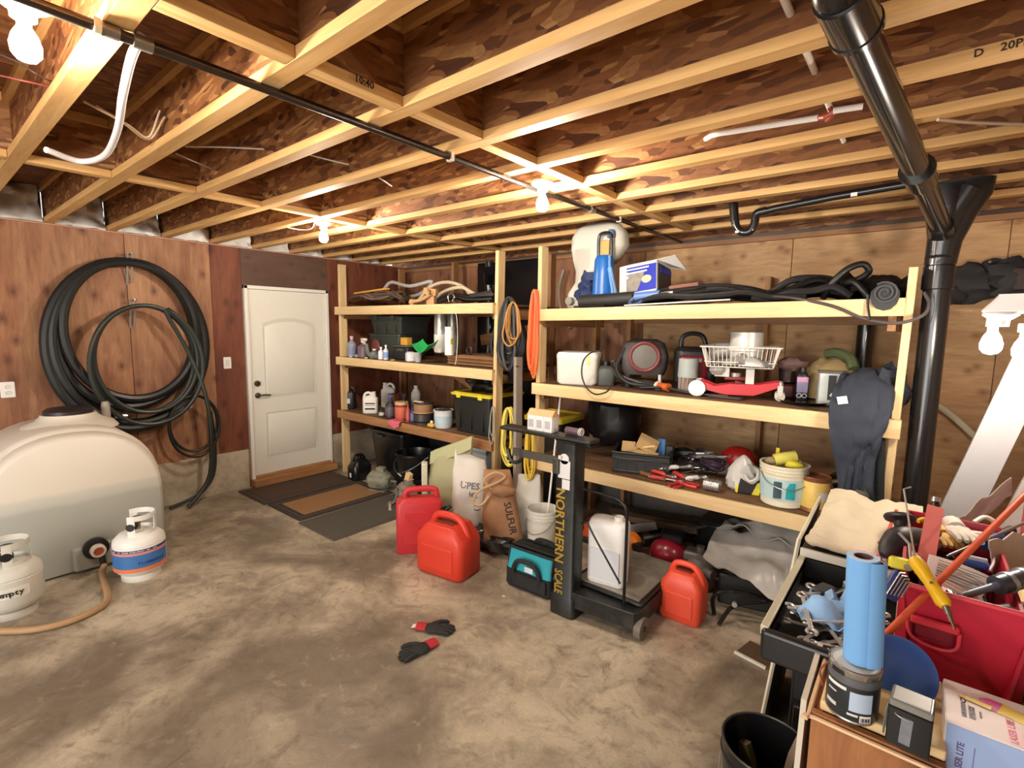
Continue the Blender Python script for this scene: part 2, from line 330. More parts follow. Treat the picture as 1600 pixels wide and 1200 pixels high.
# door
dt=struct(bpy.data.objects.new('door_1',None)); COL.objects.link(dt); dt.location=(LX,(DY0+DY1)/2,.0); DW=DY1-DY0
wht=mat('#e9e8e1',.4,var=.03)
for s in (-1,1): G().box((.006,s*(DW/2-.018),1.12),(.05,.036,2.11)).obj('door_frame',wht,dt,bev=.003)
G().box((.006,0,2.157),(.05,DW,.036)).obj('door_frame',wht,dt,bev=.003)
sl=G().box((-.012,0,1.125),(.04,DW-.08,2.02)).obj('door_slab',mat('#e4e3d9',.42,var=.03),dt,bev=.002)
def dpan(z0,z1,arch):
    w_=.30; 
    o=[]
    for k in range(9):
        yy=-w_+2*w_*k/8; o.append((yy,z1+(arch*(1-(yy/w_)**2) if arch else 0)))
    o=[(-w_,z0)]+o+[(w_,z0)]; oi=[(y*.93,z0+(z-z0)*(1-.06)+.012) for y,z in o]; o2=[(y*.88,z0+(z-z0)*.9+.02) for y,z in o]
    Rm=M(((0,0,1),(1,0,0),(0,1,0)))
    G().loft([(o,-.002),(o,.006),(oi,.002)],(.008,0,0),Rm).obj('panel_moulding',mat('#d5d4ca',.45,var=.03),sl)
    G().loft([(oi,.0),(oi,.003),(o2,.009)],(.008,0,0),Rm).obj('raised_panel',mat('#e6e5db',.42,var=.03),sl)
dpan(.97,1.78,.06); dpan(.30,.80,0)
met=mat('#5d564c',.35,.8); hy=-DW/2+.1
h=G().lathe([(.0,0),(.03,0),(.03,.012),(.012,.016),(.012,.05)],16,(.008,hy,1.0),rot('Y',90)).tube(cr([(.055,hy,1.0),(.058,hy+.05,1.005),(.055,hy+.12,.995)],4),.009,8).obj('door_handle',met,dt)
G().lathe([(.0,0),(.032,0),(.03,.02),(.012,.022),(.01,.03)],16,(.008,hy,1.13),rot('Y',90)).obj('deadbolt',met,dt)
G().box((.02,0,.10),(.1,DW-.07,.035)).obj('threshold',OLD[1],dt,bev=.004); G().box((.06,0,.05),(.12,DW+.02,.075)).obj('threshold_step',OLD[1],dt,bev=.004)
# ================= ceiling services =================
def bulb(name,label,p,tilt=0,base=True,g='bare bulbs under the joists'):
    t=thing(name,label,'light',p,0,g)
    G().lathe([(0,0),(.058,0),(.06,-.012),(.045,-.022),(.03,-.026),(.027,-.05),(0,-.05)],20).obj('lampholder',mat('#efeee9',.35,var=.02),t)
    G().lathe([(.014,-.05),(.015,-.07),(.026,-.09),(.033,-.115),(.031,-.135),(.02,-.15),(.0,-.156)],16).obj('light_bulb',bulbm,t)
    return t
def bulbmat(n,s):
    m,t_,b_=nt(n); b_.inputs['Base Color'].default_value=(1,1,1,1); b_.inputs['Emission Color'].default_value=BCOL; b_.inputs['Emission Strength'].default_value=s; return m
bulbm=bulbmat('bulb_glow',BULB); bulbm2=bulbmat('lamp_glow',BULB*.25)
bulb('ceiling_light','bare bulb on a white lampholder hanging beside the black gas pipe',(at(848,284,'z',2.545)))
bulb('ceiling_light','bare bulb in front of the white door top near left wall',(at(505,347,'z',2.56)))
bulb('ceiling_light','bare bulb nearest the camera at the top left ceiling corner',(-1.86,.27,2.60))
# gas pipe
gp=thing('gas_pipe','long black iron gas pipe strapped under the joists','pipe',(-1.735,1.2,2.543))
pz=2.543; iron=mat('#57504b',.25,.9)
G(gp).cyl((-1.735,-1.6,pz),(-1.735,4.46,pz),.0145,12).obj('pipe_run',iron,gp)
for y,r,l in ((.47,.019,.045),(.40,.018,.04),(2.9,.02,.05)): G(gp).cyl((-1.735,y,pz),(-1.735,y+l,pz),r,12).obj('coupling',mat('#8c8780',.35,.7),gp)
G(gp).cyl((-1.735,.385,pz),(-1.735,.40,pz),.022,12).obj('tape_wrap',mat('#e8e2c0',.6),gp,label='pale yellow tape wrap')
for y in (1.66,3.3): G(gp).box((-1.735,y,pz),(.034,.018,.036)).obj('pipe_strap',mat('#d8d5cc',.4,.5),gp)
# white conduit bending round under joists (top left)
q=[at(*p,'z',z) for p,z in (((222,55),2.60),((205,92),2.555),((192,150),2.53),((183,205),2.52),((163,243),2.515),((125,252),2.515),((72,234),2.515))]
t=thing('vacuum_tube','white plastic tube curving down beneath joists by the gas pipe','tube',q[3])
G(t).tube(cr(q,8),.013,10).obj('tube_body',mat('#e6e3e4',.35,var=.03),t)
def cable(name,label,pts,r,m,cat='cable',n=6,group=None,sm=6):
    g=G(); g.off=V(pts[0]); o=g.tube(cr(pts,sm),r,n).obj(name,m); o.location=pts[0]; return tag(o,label,cat,group)
pa=lambda *a: [at(x,y,'z',z) for x,y,z in a]
cable('black_wire','thin black wire hanging under the joists at far left',pa((0,85,2.62),(30,98,2.6),(60,118,2.57),(82,128,2.62)),.003,'#231c19')
cable('red_wire','thin dull red wire sagging under joists at far left',pa((0,118,2.6),(35,126,2.58),(80,136,2.6)),.003,'#7d3a34')
cable('white_cable','white cable stub poking from third joist bay',pa((290,229,2.66),(350,230,2.65),(413,233,2.64)),.004,'#cfc7bf')
cable('white_cable','white cable drooping beside the wall end of joists',pa((275,240,2.66),(310,255,2.62),(342,268,2.66)),.004,'#cfc7bf')
cable('white_cable','short white cable end pointing down near the gas pipe',pa((484,242,2.63),(515,250,2.61),(545,257,2.6)),.004,'#d8d0c8')
cable('white_cable','tiny white cable tip between middle joists',pa((592,278,2.62),(602,284,2.6),(612,291,2.6)),.004,'#d8d0c8')
cable('lamp_cable','white cable looping to the bulb before the door',pa((448,355,2.57),(470,359,2.565),(487,357,2.55),(492,346,2.58)),.004,'#d9d2c6')
cable('brown_cable','tan cable bunch fastened along joist top left',pa((130,158,2.62),(190,190,2.6),(232,218,2.585),(258,182,2.68)),.005,'#a58a68')
cable('brown_cable','pale cable crossing the bay below the white tube',pa((150,165,2.66),(200,195,2.62),(232,214,2.6),(250,172,2.7)),.004,'#c3b19a')
# white water pipe through webs on the right
zz=2.66; 
t=thing('water_pipe','white plastic water pipe threaded through the joist webs','pipe',at(1268,100,'z',zz)); a=at(1268,100,'z',zz).x
wp=mat('#fbf8f4',.4,var=.02)
G(t).cyl((a,1.0,zz),(a,3.2,zz),.011,10).obj('pipe_run',wp,t)
q=pa((1103,217,2.6),(1118,210,2.585),(1160,203,2.58),(1278,184,2.58)); t=thing('water_pipe','white plastic pipe lying along the joist with bent end','pipe',q[2])
G(t).tube(cr(q,6),.011,10).obj('pipe_run',wp,t); 
q2=pa((1302,173,2.58),(1348,166,2.58)); G(t).tube(q2,.011,10).obj('pipe_run',wp,t)
G(t).tube(cr(pa((1278,184,2.58),(1290,182,2.57),(1303,174,2.58)),4),.009,8).tube(cr(pa((1296,168,2.6),(1302,178,2.58),(1292,188,2.575)),4),.008,8).obj('pipe_fitting',mat('#a0402c',.4),t,label='red brass pipe fitting')
cable('white_cable','pale cable crossing joists right of the black drain',pa((1465,187,2.555),(1530,192,2.55),(1640,196,2.55)),.006,'#c4ad92')
# ---- black drain stack
abs_=mat('#1d1d1f',.22,var=.1,coat=.3)
SX,SY=.035,3.45
t=thing('drain_stack','tall black plastic drain stack with wye running under ceiling','pipe',(SX,SY,0)); r=.0585
a=V((SX,SY,2.30)); b=at(1330,28,'z',2.47); d=(b-a).normalized(); b2=b+d*.16; b2.z=2.86
G(t).cyl((SX,SY,0),(SX,SY,2.12),r,24).obj('stack_pipe',abs_,t)
G(t).lathe([(r+.004,2.0),(r+.009,2.005),(r+.009,2.12),(r+.003,2.125),(r+.004,2.26),(r+.02,2.36),(r+.028,2.44),(r+.028,2.52),(r-.01,2.52)],24,(SX,SY,0)).obj('wye_fitting',abs_,t)
G(t).loft([([(SX+dx+ax*math.cos(k*PI/10),SY+.062*math.sin(k*PI/10)) for k in range(20)],zz) for zz,dx,ax in ((2.13,0,.066),(2.24,.008,.072),(2.36,.03,.092),(2.46,.055,.115),(2.54,.06,.12))]).obj('wye_body',abs_,t)
br=V((SX+.1,SY-.03,2.5)); G(t).tube(cr([(SX,SY,2.2),(SX+.02,SY-.01,2.36),(SX+.08,SY-.02,2.5)],5),.06,20).obj('wye_branch',abs_,t)
G(t).tube([V((SX,SY,2.16)),V((SX,SY,2.16)).lerp(a,.8),a+d*.12],[.066,.058,.050],20).obj('wye_arm',abs_,t)
m1=a+d*((b-a).length*.45); r=.041; G(t).cyl(a,b,r,24).obj('sloped_pipe',abs_,t)
G(t).cyl(m1-d*.08,m1+d*.06,r+.011,24).cyl(m1+d*.06,m1+d*.075,r+.016,24).obj('coupling',abs_,t)
G(t).cyl(b-d*.05,b+d*.10,r+.011,24).cyl(b-d*.055,b-d*.04,r+.014,24).tube(cr([b+d*.06,b+d*.13+V((0,0,.03)),b2-V((0,0,.22)),b2],5),r+.011,20).obj('elbow',abs_,t)
G(t).box(b-d*.05+V((-.035,-.06,-.0)),(.04,.006,.04),rot('Z',30)).obj('pipe_label',mat('#d8d6d4',.5),t,label='torn white paper label')
# trap arm
z3=2.44; t=thing('trap_pipe','thin black plastic waste pipe with a U shaped trap','pipe',at(1300,305,'y',3.40)); yy=3.42
P=lambda x,y: at(x,y,'y',yy)
rr=.021; p0=P(1422,287); 
G(t).tube([p0,P(1300,308),P(1210,326),P(1192,331)],rr,14).obj('waste_pipe',abs_,t)
G(t).tube(cr([P(1198,329),P(1182,334),P(1179,348),P(1172,361),P(1160,363),P(1151,355),P(1148,340)],6),rr*1.15,14).obj('trap_bend',abs_,t)
G(t).cyl(P(1148,345),P(1146,318),rr*1.3,14).obj('trap_hub',abs_,t)
G(t).box(P(1335,305)+V((0,-rr,0)),(.03,.004,.02)).obj('pipe_label',mat('#dddbd8',.5),t); G(t).box(P(1153,363)+V((0,-rr,0)),(.02,.006,.014)).obj('pipe_label',mat('#dddbd8',.5),t)
# black pipe high behind right shelf, dark wall pipe, left black stack
t=thing('drain_pipe','black plastic pipe running down the wall behind right shelf','pipe',(at(1350,540,'y',4.4).x,4.4,.45)); x=t.location.x
G(t).cyl((x,4.41,.0),(x,4.41,1.93),.052,20).obj('pipe_run',abs_,t); G(t).cyl((x,4.41,1.15),(x,4.41,1.32),.06,20).obj('coupling',abs_,t)
# left black drain with tee behind left shelf
x=at(768,420,'y',4.42).x; t=thing('drain_stack','glossy black drain pipe with tee above the left shelf','pipe',(x,4.385,0))
G(t).cyl((x,4.385,0),(x,4.385,2.52),.048,20).obj('stack_pipe',abs_,t); G(t).cyl((x,4.385,2.2),(x,4.385,2.42),.056,20).tube(cr([(x,4.385,2.28),(x+.04,4.33,2.34),(x+.1,4.26,2.4)],4),.06,16).obj('tee_fitting',abs_,t)
x=at(800,420,'y',4.33).x
o=G().sheet(lambda u,v:(x-.62+1.0*u,4.446+.010*NZ.noise(V((u*4,v*6,1))),.02+2.5*v),14,20,.006).obj('plastic_sheet',mat('#131214',.25,var=.1)); o.location=(0,0,0); tag(o,'black plastic sheet hung on the back wall between shelves','sheet')
# ================= left wall: hoses, tank, propane, mats =================
rub=mat('#16191a',.4,var=.2,scale=12); rub2=mat('#2a302c',.4,var=.2,scale=12)
hx=LX+.05
def coil(label,c,ry,rz,turns,r,jit,m,seed,x0=hx,grp=None,name='rubber_hose',skew=0,tail=(),n=9):
    rg=random.Random(seed); pts=[]; N_=18
    for k in range(turns*N_):
        a=PI/2+2*PI*k/N_; tt=k/N_; j=1+jit*math.sin(tt*1.7+seed)
        pts.append(V((x0+.022+.02*math.sin(tt*2.1+seed)+.016*(tt%3),c[0]+ry*j*math.cos(a)+skew*(1-math.sin(a))*math.sin(tt*2.3),c[1]+rz*(j*math.sin(a)+ (1-j)))))
    pts+=[V(p) for p in tail]; g=G(); g.off=V(pts[0]); o=g.tube(cr(pts,3),r,n).obj(name,m); o.location=pts[0]; return tag(o,label,'hose',grp)
BIG=coil('thick black hose in large coil hung on red plywood',(1.33,1.63),.53,.67,5,.038,.11,rub,1)
coil('thinner dark green hose coil hung inside the large hose coil',(1.40,1.42),.40,.50,3,.019,.07,rub2,3,x0=hx+.11,tail=[(hx+.16,1.72,1.5),(hx+.2,1.83,1.1),(hx+.2,1.86,.7),(hx+.18,1.84,.3),(hx+.2,1.73,.13),(hx+.22,1.62,.03)])
coil('small loop of thin black hose below the large coil',(1.745,.80),.205,.28,2,.013,.06,rub,5,x0=hx+.08)
cable('rubber_hose','dark hose end hanging to the floor by concrete curb',[(hx+.05,1.92,.9),(hx+.03,1.95,.55),(hx+.04,1.92,.25),(hx+.06,1.80,.10),(hx+.08,1.66,.05),(hx+.12,1.5,.03)],.016,rub2,'hose',8)
for k,(y,z,a) in enumerate(((1.16,.96,15),(1.21,.95,12),(1.66,.95,-30),(1.72,.98,-35))):
    o=G().lathe([(.028,-.02),(.03,-.02),(.03,.02),(.028,.02)],12,(0,0,0),rot('X',75+a),False).obj('hose_clamp',mat('#cfcfcd',.25,.9),BIG,label='shiny steel clamp'); o.location=V((hx+.1,y,z))-BIG.location
for z0,z1,lab in ((2.10,2.38,'silver hanging strap at top of the large hose coil'),(1.72,1.98,'silver hanging strap above the thinner hose coil')):
    t=thing('hanging_strap',lab,'strap',(hx+.01,1.345,z0))
    G(t).bar((LX+.004,1.335,z0),(hx+.06,1.33,z1),.014,.003,(1,0,0)).bar((LX+.004,1.365,z0+.02),(hx+.06,1.37,z1),.014,.003,(1,0,0)).obj('strap_band',mat('#b9b7b2',.3,.6),t); G(t).cyl((LX,1.35,z1-.02),(hx+.09,1.35,z1-.01),.006,8).obj('hook',mat('#8d8a86',.3,.8),t)
def plate(lab,name,p,w_=.075,h_=.12,toggle=True):
    t=thing(name,lab,'switch' if toggle else 'outlet',p); wm=mat('#efeeec',.35,var=.02)
    G().rbox((.004,0,0),(w_,h_,.008),.008,3,M(((0,0,1),(1,0,0),(0,1,0)))).obj('cover_plate',wm,t)
    if toggle: G().box((.011,0,0),(.008,.032,.065)).obj('rocker',mat('#dedcd8',.35),t,bev=.002)
    else:
        for s in (-1,1): G().rbox((.009,0,s*.024),(.03,.028,.003),.01,3,M(((0,0,1),(1,0,0),(0,1,0)))).obj('socket_face',mat('#dedcd8',.35),t)
plate('white light switch plate beside the white door','light_switch',at(355,567,'x',LX))
plate('white outlet cover plate on red plywood at far left','wall_outlet',at(12,609,'x',LX),.085,.125,False)
# ---- tank
TX,TY=-4.98,.725
t=thing('water_tank','large translucent white plastic water tank against the left wall','tank',(TX,TY,0))
def arch(hw,top,z0,rs,n=22,p=2.3):
    o=[(-hw*.93,z0),( hw*.93,z0),(hw,z0+.05)]
    for k in range(n+1):
        a=PI*k/n; cx=math.cos(a); sy=math.sin(a); o.append((hw*math.copysign(abs(cx)**(2/p),cx),rs+(top-rs)*abs(sy)**(2/p)))
    o.append((-hw,z0+.05)); return o
RX=M(((0,0,1),(1,0,0),(0,1,0)))
hw=.535; secs=[]
for x,s in ((-.41,.9),(-.385,.97),(-.33,1.0),(.30,1.0),(.335,.985),(.35,.955),(.38,.955),(.43,.945),(.468,.92),(.48,.88)):
    o=arch(hw*s,.42+.60*s,.02+.0*(1-s),.45); secs.append((o,x))
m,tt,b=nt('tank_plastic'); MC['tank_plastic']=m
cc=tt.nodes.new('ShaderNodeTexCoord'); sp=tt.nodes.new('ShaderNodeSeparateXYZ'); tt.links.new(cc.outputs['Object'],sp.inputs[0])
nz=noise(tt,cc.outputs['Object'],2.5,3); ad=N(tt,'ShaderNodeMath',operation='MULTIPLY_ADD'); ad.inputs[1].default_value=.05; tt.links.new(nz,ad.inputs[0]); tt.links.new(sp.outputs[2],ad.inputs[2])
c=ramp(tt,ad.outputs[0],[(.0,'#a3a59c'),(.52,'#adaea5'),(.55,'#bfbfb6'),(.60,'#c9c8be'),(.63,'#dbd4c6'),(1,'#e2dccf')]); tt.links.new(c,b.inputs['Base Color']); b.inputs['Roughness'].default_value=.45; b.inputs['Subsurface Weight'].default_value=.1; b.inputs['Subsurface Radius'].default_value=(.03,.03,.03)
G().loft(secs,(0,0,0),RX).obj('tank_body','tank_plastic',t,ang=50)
tp=mat('#ddd6c8',.45,var=.04)
G().lathe([(.30,.96),(.27,1.0),(.2,1.03),(.17,1.06),(.165,1.075),(.0,1.075)],28,(-.05,.06,0)).obj('hatch_neck',tp,t)
G().lathe([(.15,1.07),(.15,1.10),(.13,1.115),(0,1.12)],24,(-.05,.06,0)).obj('hatch_lid',mat('#2b2426',.4),t)
G().lathe([(.03,.98),(.03,1.10),(.022,1.13),(0,1.13)],14,(-.12,.30,0)).obj('vent_cap',mat('#a8a095',.4),t)
ox,oy,oz=.40,at(153,886,'x',TX+.55).y-TY,.17
G().rbox((ox+.06,oy,.105),(.13,.24,.17),.02).obj('outlet_boss',mat('#a8a9a0',.45,var=.04),t)
RY=rot('Y',90)
G().lathe([(0,0),(.075,0),(.075,.03),(.05,.035),(.05,.06),(0,.06)],20,(ox+.12,oy+.0,oz),RY).obj('bulkhead_fitting',mat('#1e1c1c',.35),t)
G().lathe([(.0,0),(.045,0),(.045,.05),(.04,.055),(.03,.056),(.03,.03),(0,.03)],18,(ox+.17,oy,oz),RY).obj('outlet_ring',mat('#d8cabc',.4),t); G().cyl((ox+.18,oy,oz),(ox+.215,oy,oz),.028,16).obj('outlet_plug',mat('#b4512f',.5),t)
G().cyl((ox+.17,oy+.02,oz-.03),(ox+.17,oy+.03,oz-.13),.02,12).obj('drain_elbow',mat('#2a2726',.4),t)
# tan hose from the outlet along the floor
hp=[(TX+ox+.19,TY+oy+.03,.05),(TX+ox+.26,TY+oy+.0,.021)]+[tuple(at(x,y,'z',.021)) for x,y in ((168,935),(148,954),(105,972),(50,984),(-20,986),(-140,985))]
cable('garden_hose','tan rubber hose lying on the floor in front of the tank',hp,.019,mat('#b08d66',.55),'hose',10)
# ---- propane cylinders
def propane(lab,loc,rz,white,labeled):
    t=thing('propane_cylinder',lab,'gas cylinder',loc,rz); wm=mat(white,.35,var=.05,dirt=None); r=.153
    G().lathe([(.11,0),(.115,0),(.115,.045),(.11,.045)],24).obj('foot_ring',wm,t)
    G().lathe([(0,.03),(.09,.035),(.135,.06),(r,.10),(r,.245),(r-.004,.25),(r,.255),(.148,.285),(.12,.315),(.07,.335),(.03,.34),(0,.34)],32).obj('cylinder_body',wm,t)
    rs=[]
    for k in range(17):
        a=math.radians(-130+260*k/16); rs.append([V((.105*math.cos(a)*s,.105*math.sin(a)*s,z)) for s,z in ((1,.31),(1,.455),(.96,.455),(.96,.31))])
    def notch(a0,a1,z0,z1):
        q=[]
        for k in range(9):
            a=math.radians(a0+(a1-a0)*k/8+110); q.append([V((.105*math.cos(a)*s,.105*math.sin(a)*s,z)) for s,z in ((1,z0),(1,z1),(.96,z1),(.96,z0))])
        return q
    g=G()
    for a0,a1,z0,z1 in ((-120,-95,.31,.45),(-25,0,.31,.45),(95,120,.31,.45),(-120,120,.425,.46),(-120,120,.31,.345)): g.rings(notch(a0,a1,z0,z1))
    g.obj('collar',wm,t)
    G().cyl((0,0,.33),(0,0,.40),.016,12).cyl((0,0,.385),(.05,.0,.385),.015,12).obj('valve',mat('#b09a5c',.35,.7),t)
    G().lathe([(.0,0),(.03,0),(.034,.04),(.026,.055),(0,.055)],14,(.05,0,.385),rot('Y',90)).obj('valve_cap',mat('#17171a',.4),t)
    G().cyl((0,0,.40),(0,0,.43),.03,14).obj('handwheel',mat('#1f1f22',.4),t)
    def band(z0,z1,a0,a1,m,nm,dr=.0012,lab=None):
        q=[]
        for k in range(21):
            a=math.radians(a0+(a1-a0)*k/20); q.append([V(((r+d_)*math.cos(a),(r+d_)*math.sin(a),z)) for d_,z in ((-.002,z0),(dr,z0),(dr,z1),(-.002,z1))])
        G().rings(q).obj(nm,m,t,label=lab)
    if labeled:
        band(.085,.24,-100,100,mat('#3f74b4',.45,var=.15,scale=8),'label_wrap',.0012,'blue printed wrap label'); band(.222,.24,-100,100,mat('#4b4a74',.45),'label_stripe',.002)
        band(.205,.222,-100,100,mat('#d98e86',.45),'label_stripe',.002); band(.085,.112,-60,100,mat('#df7f57',.45),'label_stripe',.002)
        for k in range(9):
            a=math.radians(-70+k*16); text(['ALWAYS','USE','OUT','OF','DOORS','STORE','UPRIGHT','GAS','ONLY'][k],.011,(r*1.018*math.cos(a),r*1.018*math.sin(a),.231),(-math.sin(a),math.cos(a),0),(0,0,1),t,mat('#e8e4ea',.5))
        for k,ch in enumerate('FLAMMABLE'):
            a=math.radians(22+k*7); text(ch,.026,(r*1.018*math.cos(a),r*1.018*math.sin(a),.145),(-math.sin(a),math.cos(a),0),(0,0,1),t,mat('#2a4c86',.5))
    else:
        band(.15,.21,-30,35,mat('#e0ddd4',.5),'label_wrap',.0012,'white handwritten label')
        for k,ch in enumerate('empty'):
            a=math.radians(-12+k*8); text(ch,.045,(r*1.02*math.cos(a),r*1.02*math.sin(a),.18),(-math.sin(a),math.cos(a),0),(0,0,1),t,mat('#1c1c1c',.5))
    return t
p=at(222,908,'z',0); d=V((p.x,p.y,0)).normalized(); p1=p+d*.11; propane('white propane cylinder with blue and orange label in front of tank',p1,-38,'#ecebe6',True)
p=at(22,968,'z',0); d=V((p.x,p.y,0)).normalized(); p1=p+d*.11; propane('plain grey white propane cylinder at left edge with paper label',p1,-8,'#d3d2c9',False)
# ---- door mats
def doormat(lab,x0,x1,y0,y1,m1,m2,border,z=.0,rz=0):
    cx,cy=(x0+x1)/2,(y0+y1)/2; t=thing('door_mat',lab,'mat',(cx,cy,z),rz); w_,d=x1-x0,y1-y0
    G().rbox((0,0,.005),(w_,d,.010),.01,2,None,.003).obj('rubber_base',m1,t)
    if border: 
        G().rbox((0,0,.011),(w_-2*border,d-2*border,.006),.005,2,None,.002).obj('carpet_field',m2,t)
        g=G(); a,b_=w_/2-border*.55,d/2-border*.55
        for s in (-1,1): g.box((s*a,0,.0115),(.008,2*b_,.003)).box((0,s*b_,.0115),(2*a,.008,.003))
        g.obj('border_ridge',mat('#5d5148',.8),t)
    return t
doormat('dark brown ridged door mat right under the threshold',-5.48,-4.885,2.15,3.20,mat('#41352e',.85,var=.2,bmp=.3,scale=60),mat('#4f3b2f',.9,var=.25,bmp=.5,scale=90),.08)
doormat('door mat with tan carpet field and dark border',-4.86,-4.23,2.17,3.22,mat('#3b332e',.85,var=.2,bmp=.3,scale=60),mat('#98724b',.9,var=.22,bmp=.5,scale=90),.10)
doormat('plain grey green door mat farthest from the door',-4.20,-3.62,2.14,3.3,mat('#57524a',.9,var=.25,bmp=.4,scale=70),mat('#55524a',.9,var=.25,bmp=.4,scale=80),.03)
# ================= shelving units =================
SY0=3.3
def shelfunit(name,label,xl,xr,hs,yb,posts,backposts,boards):
    t=thing(name,label,'shelf',((xl+xr)/2,SY0+.5,0)); ox=t.location
    def put(g,nm,m,lab=None,bev=.003):
        # recentre each board on itself so that the grain differs from board to board
        c=sum(g.v,V((0,0,0)))/len(g.v); g.off=c; o=g.obj(nm,m,t,lab,bev=bev); o.location=c-ox; return o
    for (xa,xb,top,lean,mm_) in posts:
        g=G(); w_=xb-xa; g.rings([[V((xa+dx+(lean if z else 0),SY0+dy,z)) for dx,dy in ((0,0),(w_,0),(w_,.089),(0,.089))] for z in (0,top)]); put(g,'post',mm_)
    for (x,y,top) in backposts: put(G().box((x,y,top/2),(.038,.089,top)),'post',OLD[2])
    for z,zr,m in hs:
        put(G().rings([[V((xl,y,z-.092)),V((xl,y,z)),V((xr,y,zr)),V((xr,y,zr-.092))] for y in (SY0-.038,SY0-.001)]),'beam',m)
        put(G().box(((xl+xr)/2,yb-.02,z-.05),(xr-xl,.038,.089)),'beam',OLD[0])
        for x in (xl+.05,xr-.05): put(G().box((x,(SY0+yb)/2,z-.095),(.038,yb-SY0-.08,.085)),'cross_brace',OLD[1])
        n=boards; d=(yb-SY0+.02)/n
        for k in range(n): put(G().rings([[V((xl,SY0-.015+d*k+.003,z-.018)),V((xl,SY0-.015+d*k+.003,z)),V((xr,SY0-.015+d*k+.003,zr)),V((xr,SY0-.015+d*k+.003,zr-.018))],[V((xl,SY0-.015+d*(k+1)-.003,z-.018)),V((xl,SY0-.015+d*(k+1)-.003,z)),V((xr,SY0-.015+d*(k+1)-.003,zr)),V((xr,SY0-.015+d*(k+1)-.003,zr-.018))]]),'shelf_board','shelf_ply',bev=0)
    return t,put
plymat('shelf_ply','#8a6a4a','#6d5138','#4b3727',0)
LT,LM,LL=1.982,1.40,.762   # left shelf tops
XA,XB=-5.36,-2.89
lt,lput=shelfunit('shelving_unit','lumber shelf with three levels between white door and yellow cords',XA,XB,((LT,LT,LUM[0]),(LM,LM,LUM[0]),(LL,LL,OLD[0])),4.29,((-5.335,-5.297,2.47,0,LUM[2]),(-2.925,-2.887,2.425,.03,LUM[2])),((-5.30,4.2,2.5),(-4.35,4.24,2.52),(-2.93,4.2,2.5)),4)
lput(G().bar((-4.55,4.22,1.3),(-3.2,4.22,.78),.038,.12),'diagonal_brace',OLD[0]); lput(G().bar((-3.9,4.22,1.62),(-3.0,4.22,1.78),.038,.12),'diagonal_brace',OLD[0])
RT,RM,RL=1.93,1.325,.70
XC,XD=-2.455,-.085
rt,rput=shelfunit('shelving_unit','wider lumber shelf with three levels left of the tall black drain',XC,XD,((1.92,1.954,LUM[0]),(RM,RM,LUM[0]),(RL,RL,LUM[0])),4.36,((-2.44,-2.402,2.42,0,LUM[2]),(-.115,-.077,2.11,.03,LUM[2])),((-2.40,4.2,2.2),(-2.10,4.30,2.2),(-.98,4.42,2.2),(-.10,4.2,2.0)),4)
rput(G().box((-.115,SY0-.057,RM-.047),(.13,.038,.1)),'scab_block',LUM[0])
def rtz(x): return 1.92+(x-XC)/(XD-XC)*.034
# ---------- generic goods ----------
WHT='#e9e7df'
def bottle(lab,box,z,col,cap,rot_=0,label=None,kind='bottle',name='plastic_bottle',r2=None,trig=False,grp=None,capm=None):
    x,y,w_,h=fit(*box,z); t=thing(name,lab,kind,(x,y,z),rot_,grp); r=w_/2
    hb=h*(.70 if not trig else .62); nr=r*.32
    G().lathe([(r*.9,0),(r,h*.02),(r,hb*.85),(r*.85,hb*.95),(nr*1.3,hb*1.1),(nr,hb*1.14),(nr,h*.9),(0,h*.9)],18).obj('bottle_body',mat(col,.4,var=.05),t)
    if trig:
        G().cyl((0,0,h*.76),(0,0,h*.86),nr*1.3,12).rbox((0,-r*.35,h*.92),(r*.75,r*2.2,h*.15),r*.2).bar((0,-r*.9,h*.86),(0,-r*.6,h*.68),r*.3,r*.25).obj('trigger_sprayer',mat(cap,.4),t)
    else: G().lathe([(nr*1.3,h*.85),(nr*1.35,h*.99),(nr*1.1,h),(0,h)],14).obj('cap',mat(cap,.4),t)
    if label: G().lathe([(r*1.005,hb*.18),(r*1.02,hb*.2),(r*1.02,hb*.72),(r*1.005,hb*.74)],18,cap=False).obj('label_wrap',mat(label,.5,var=.3,scale=60),t)
    return t,r,h
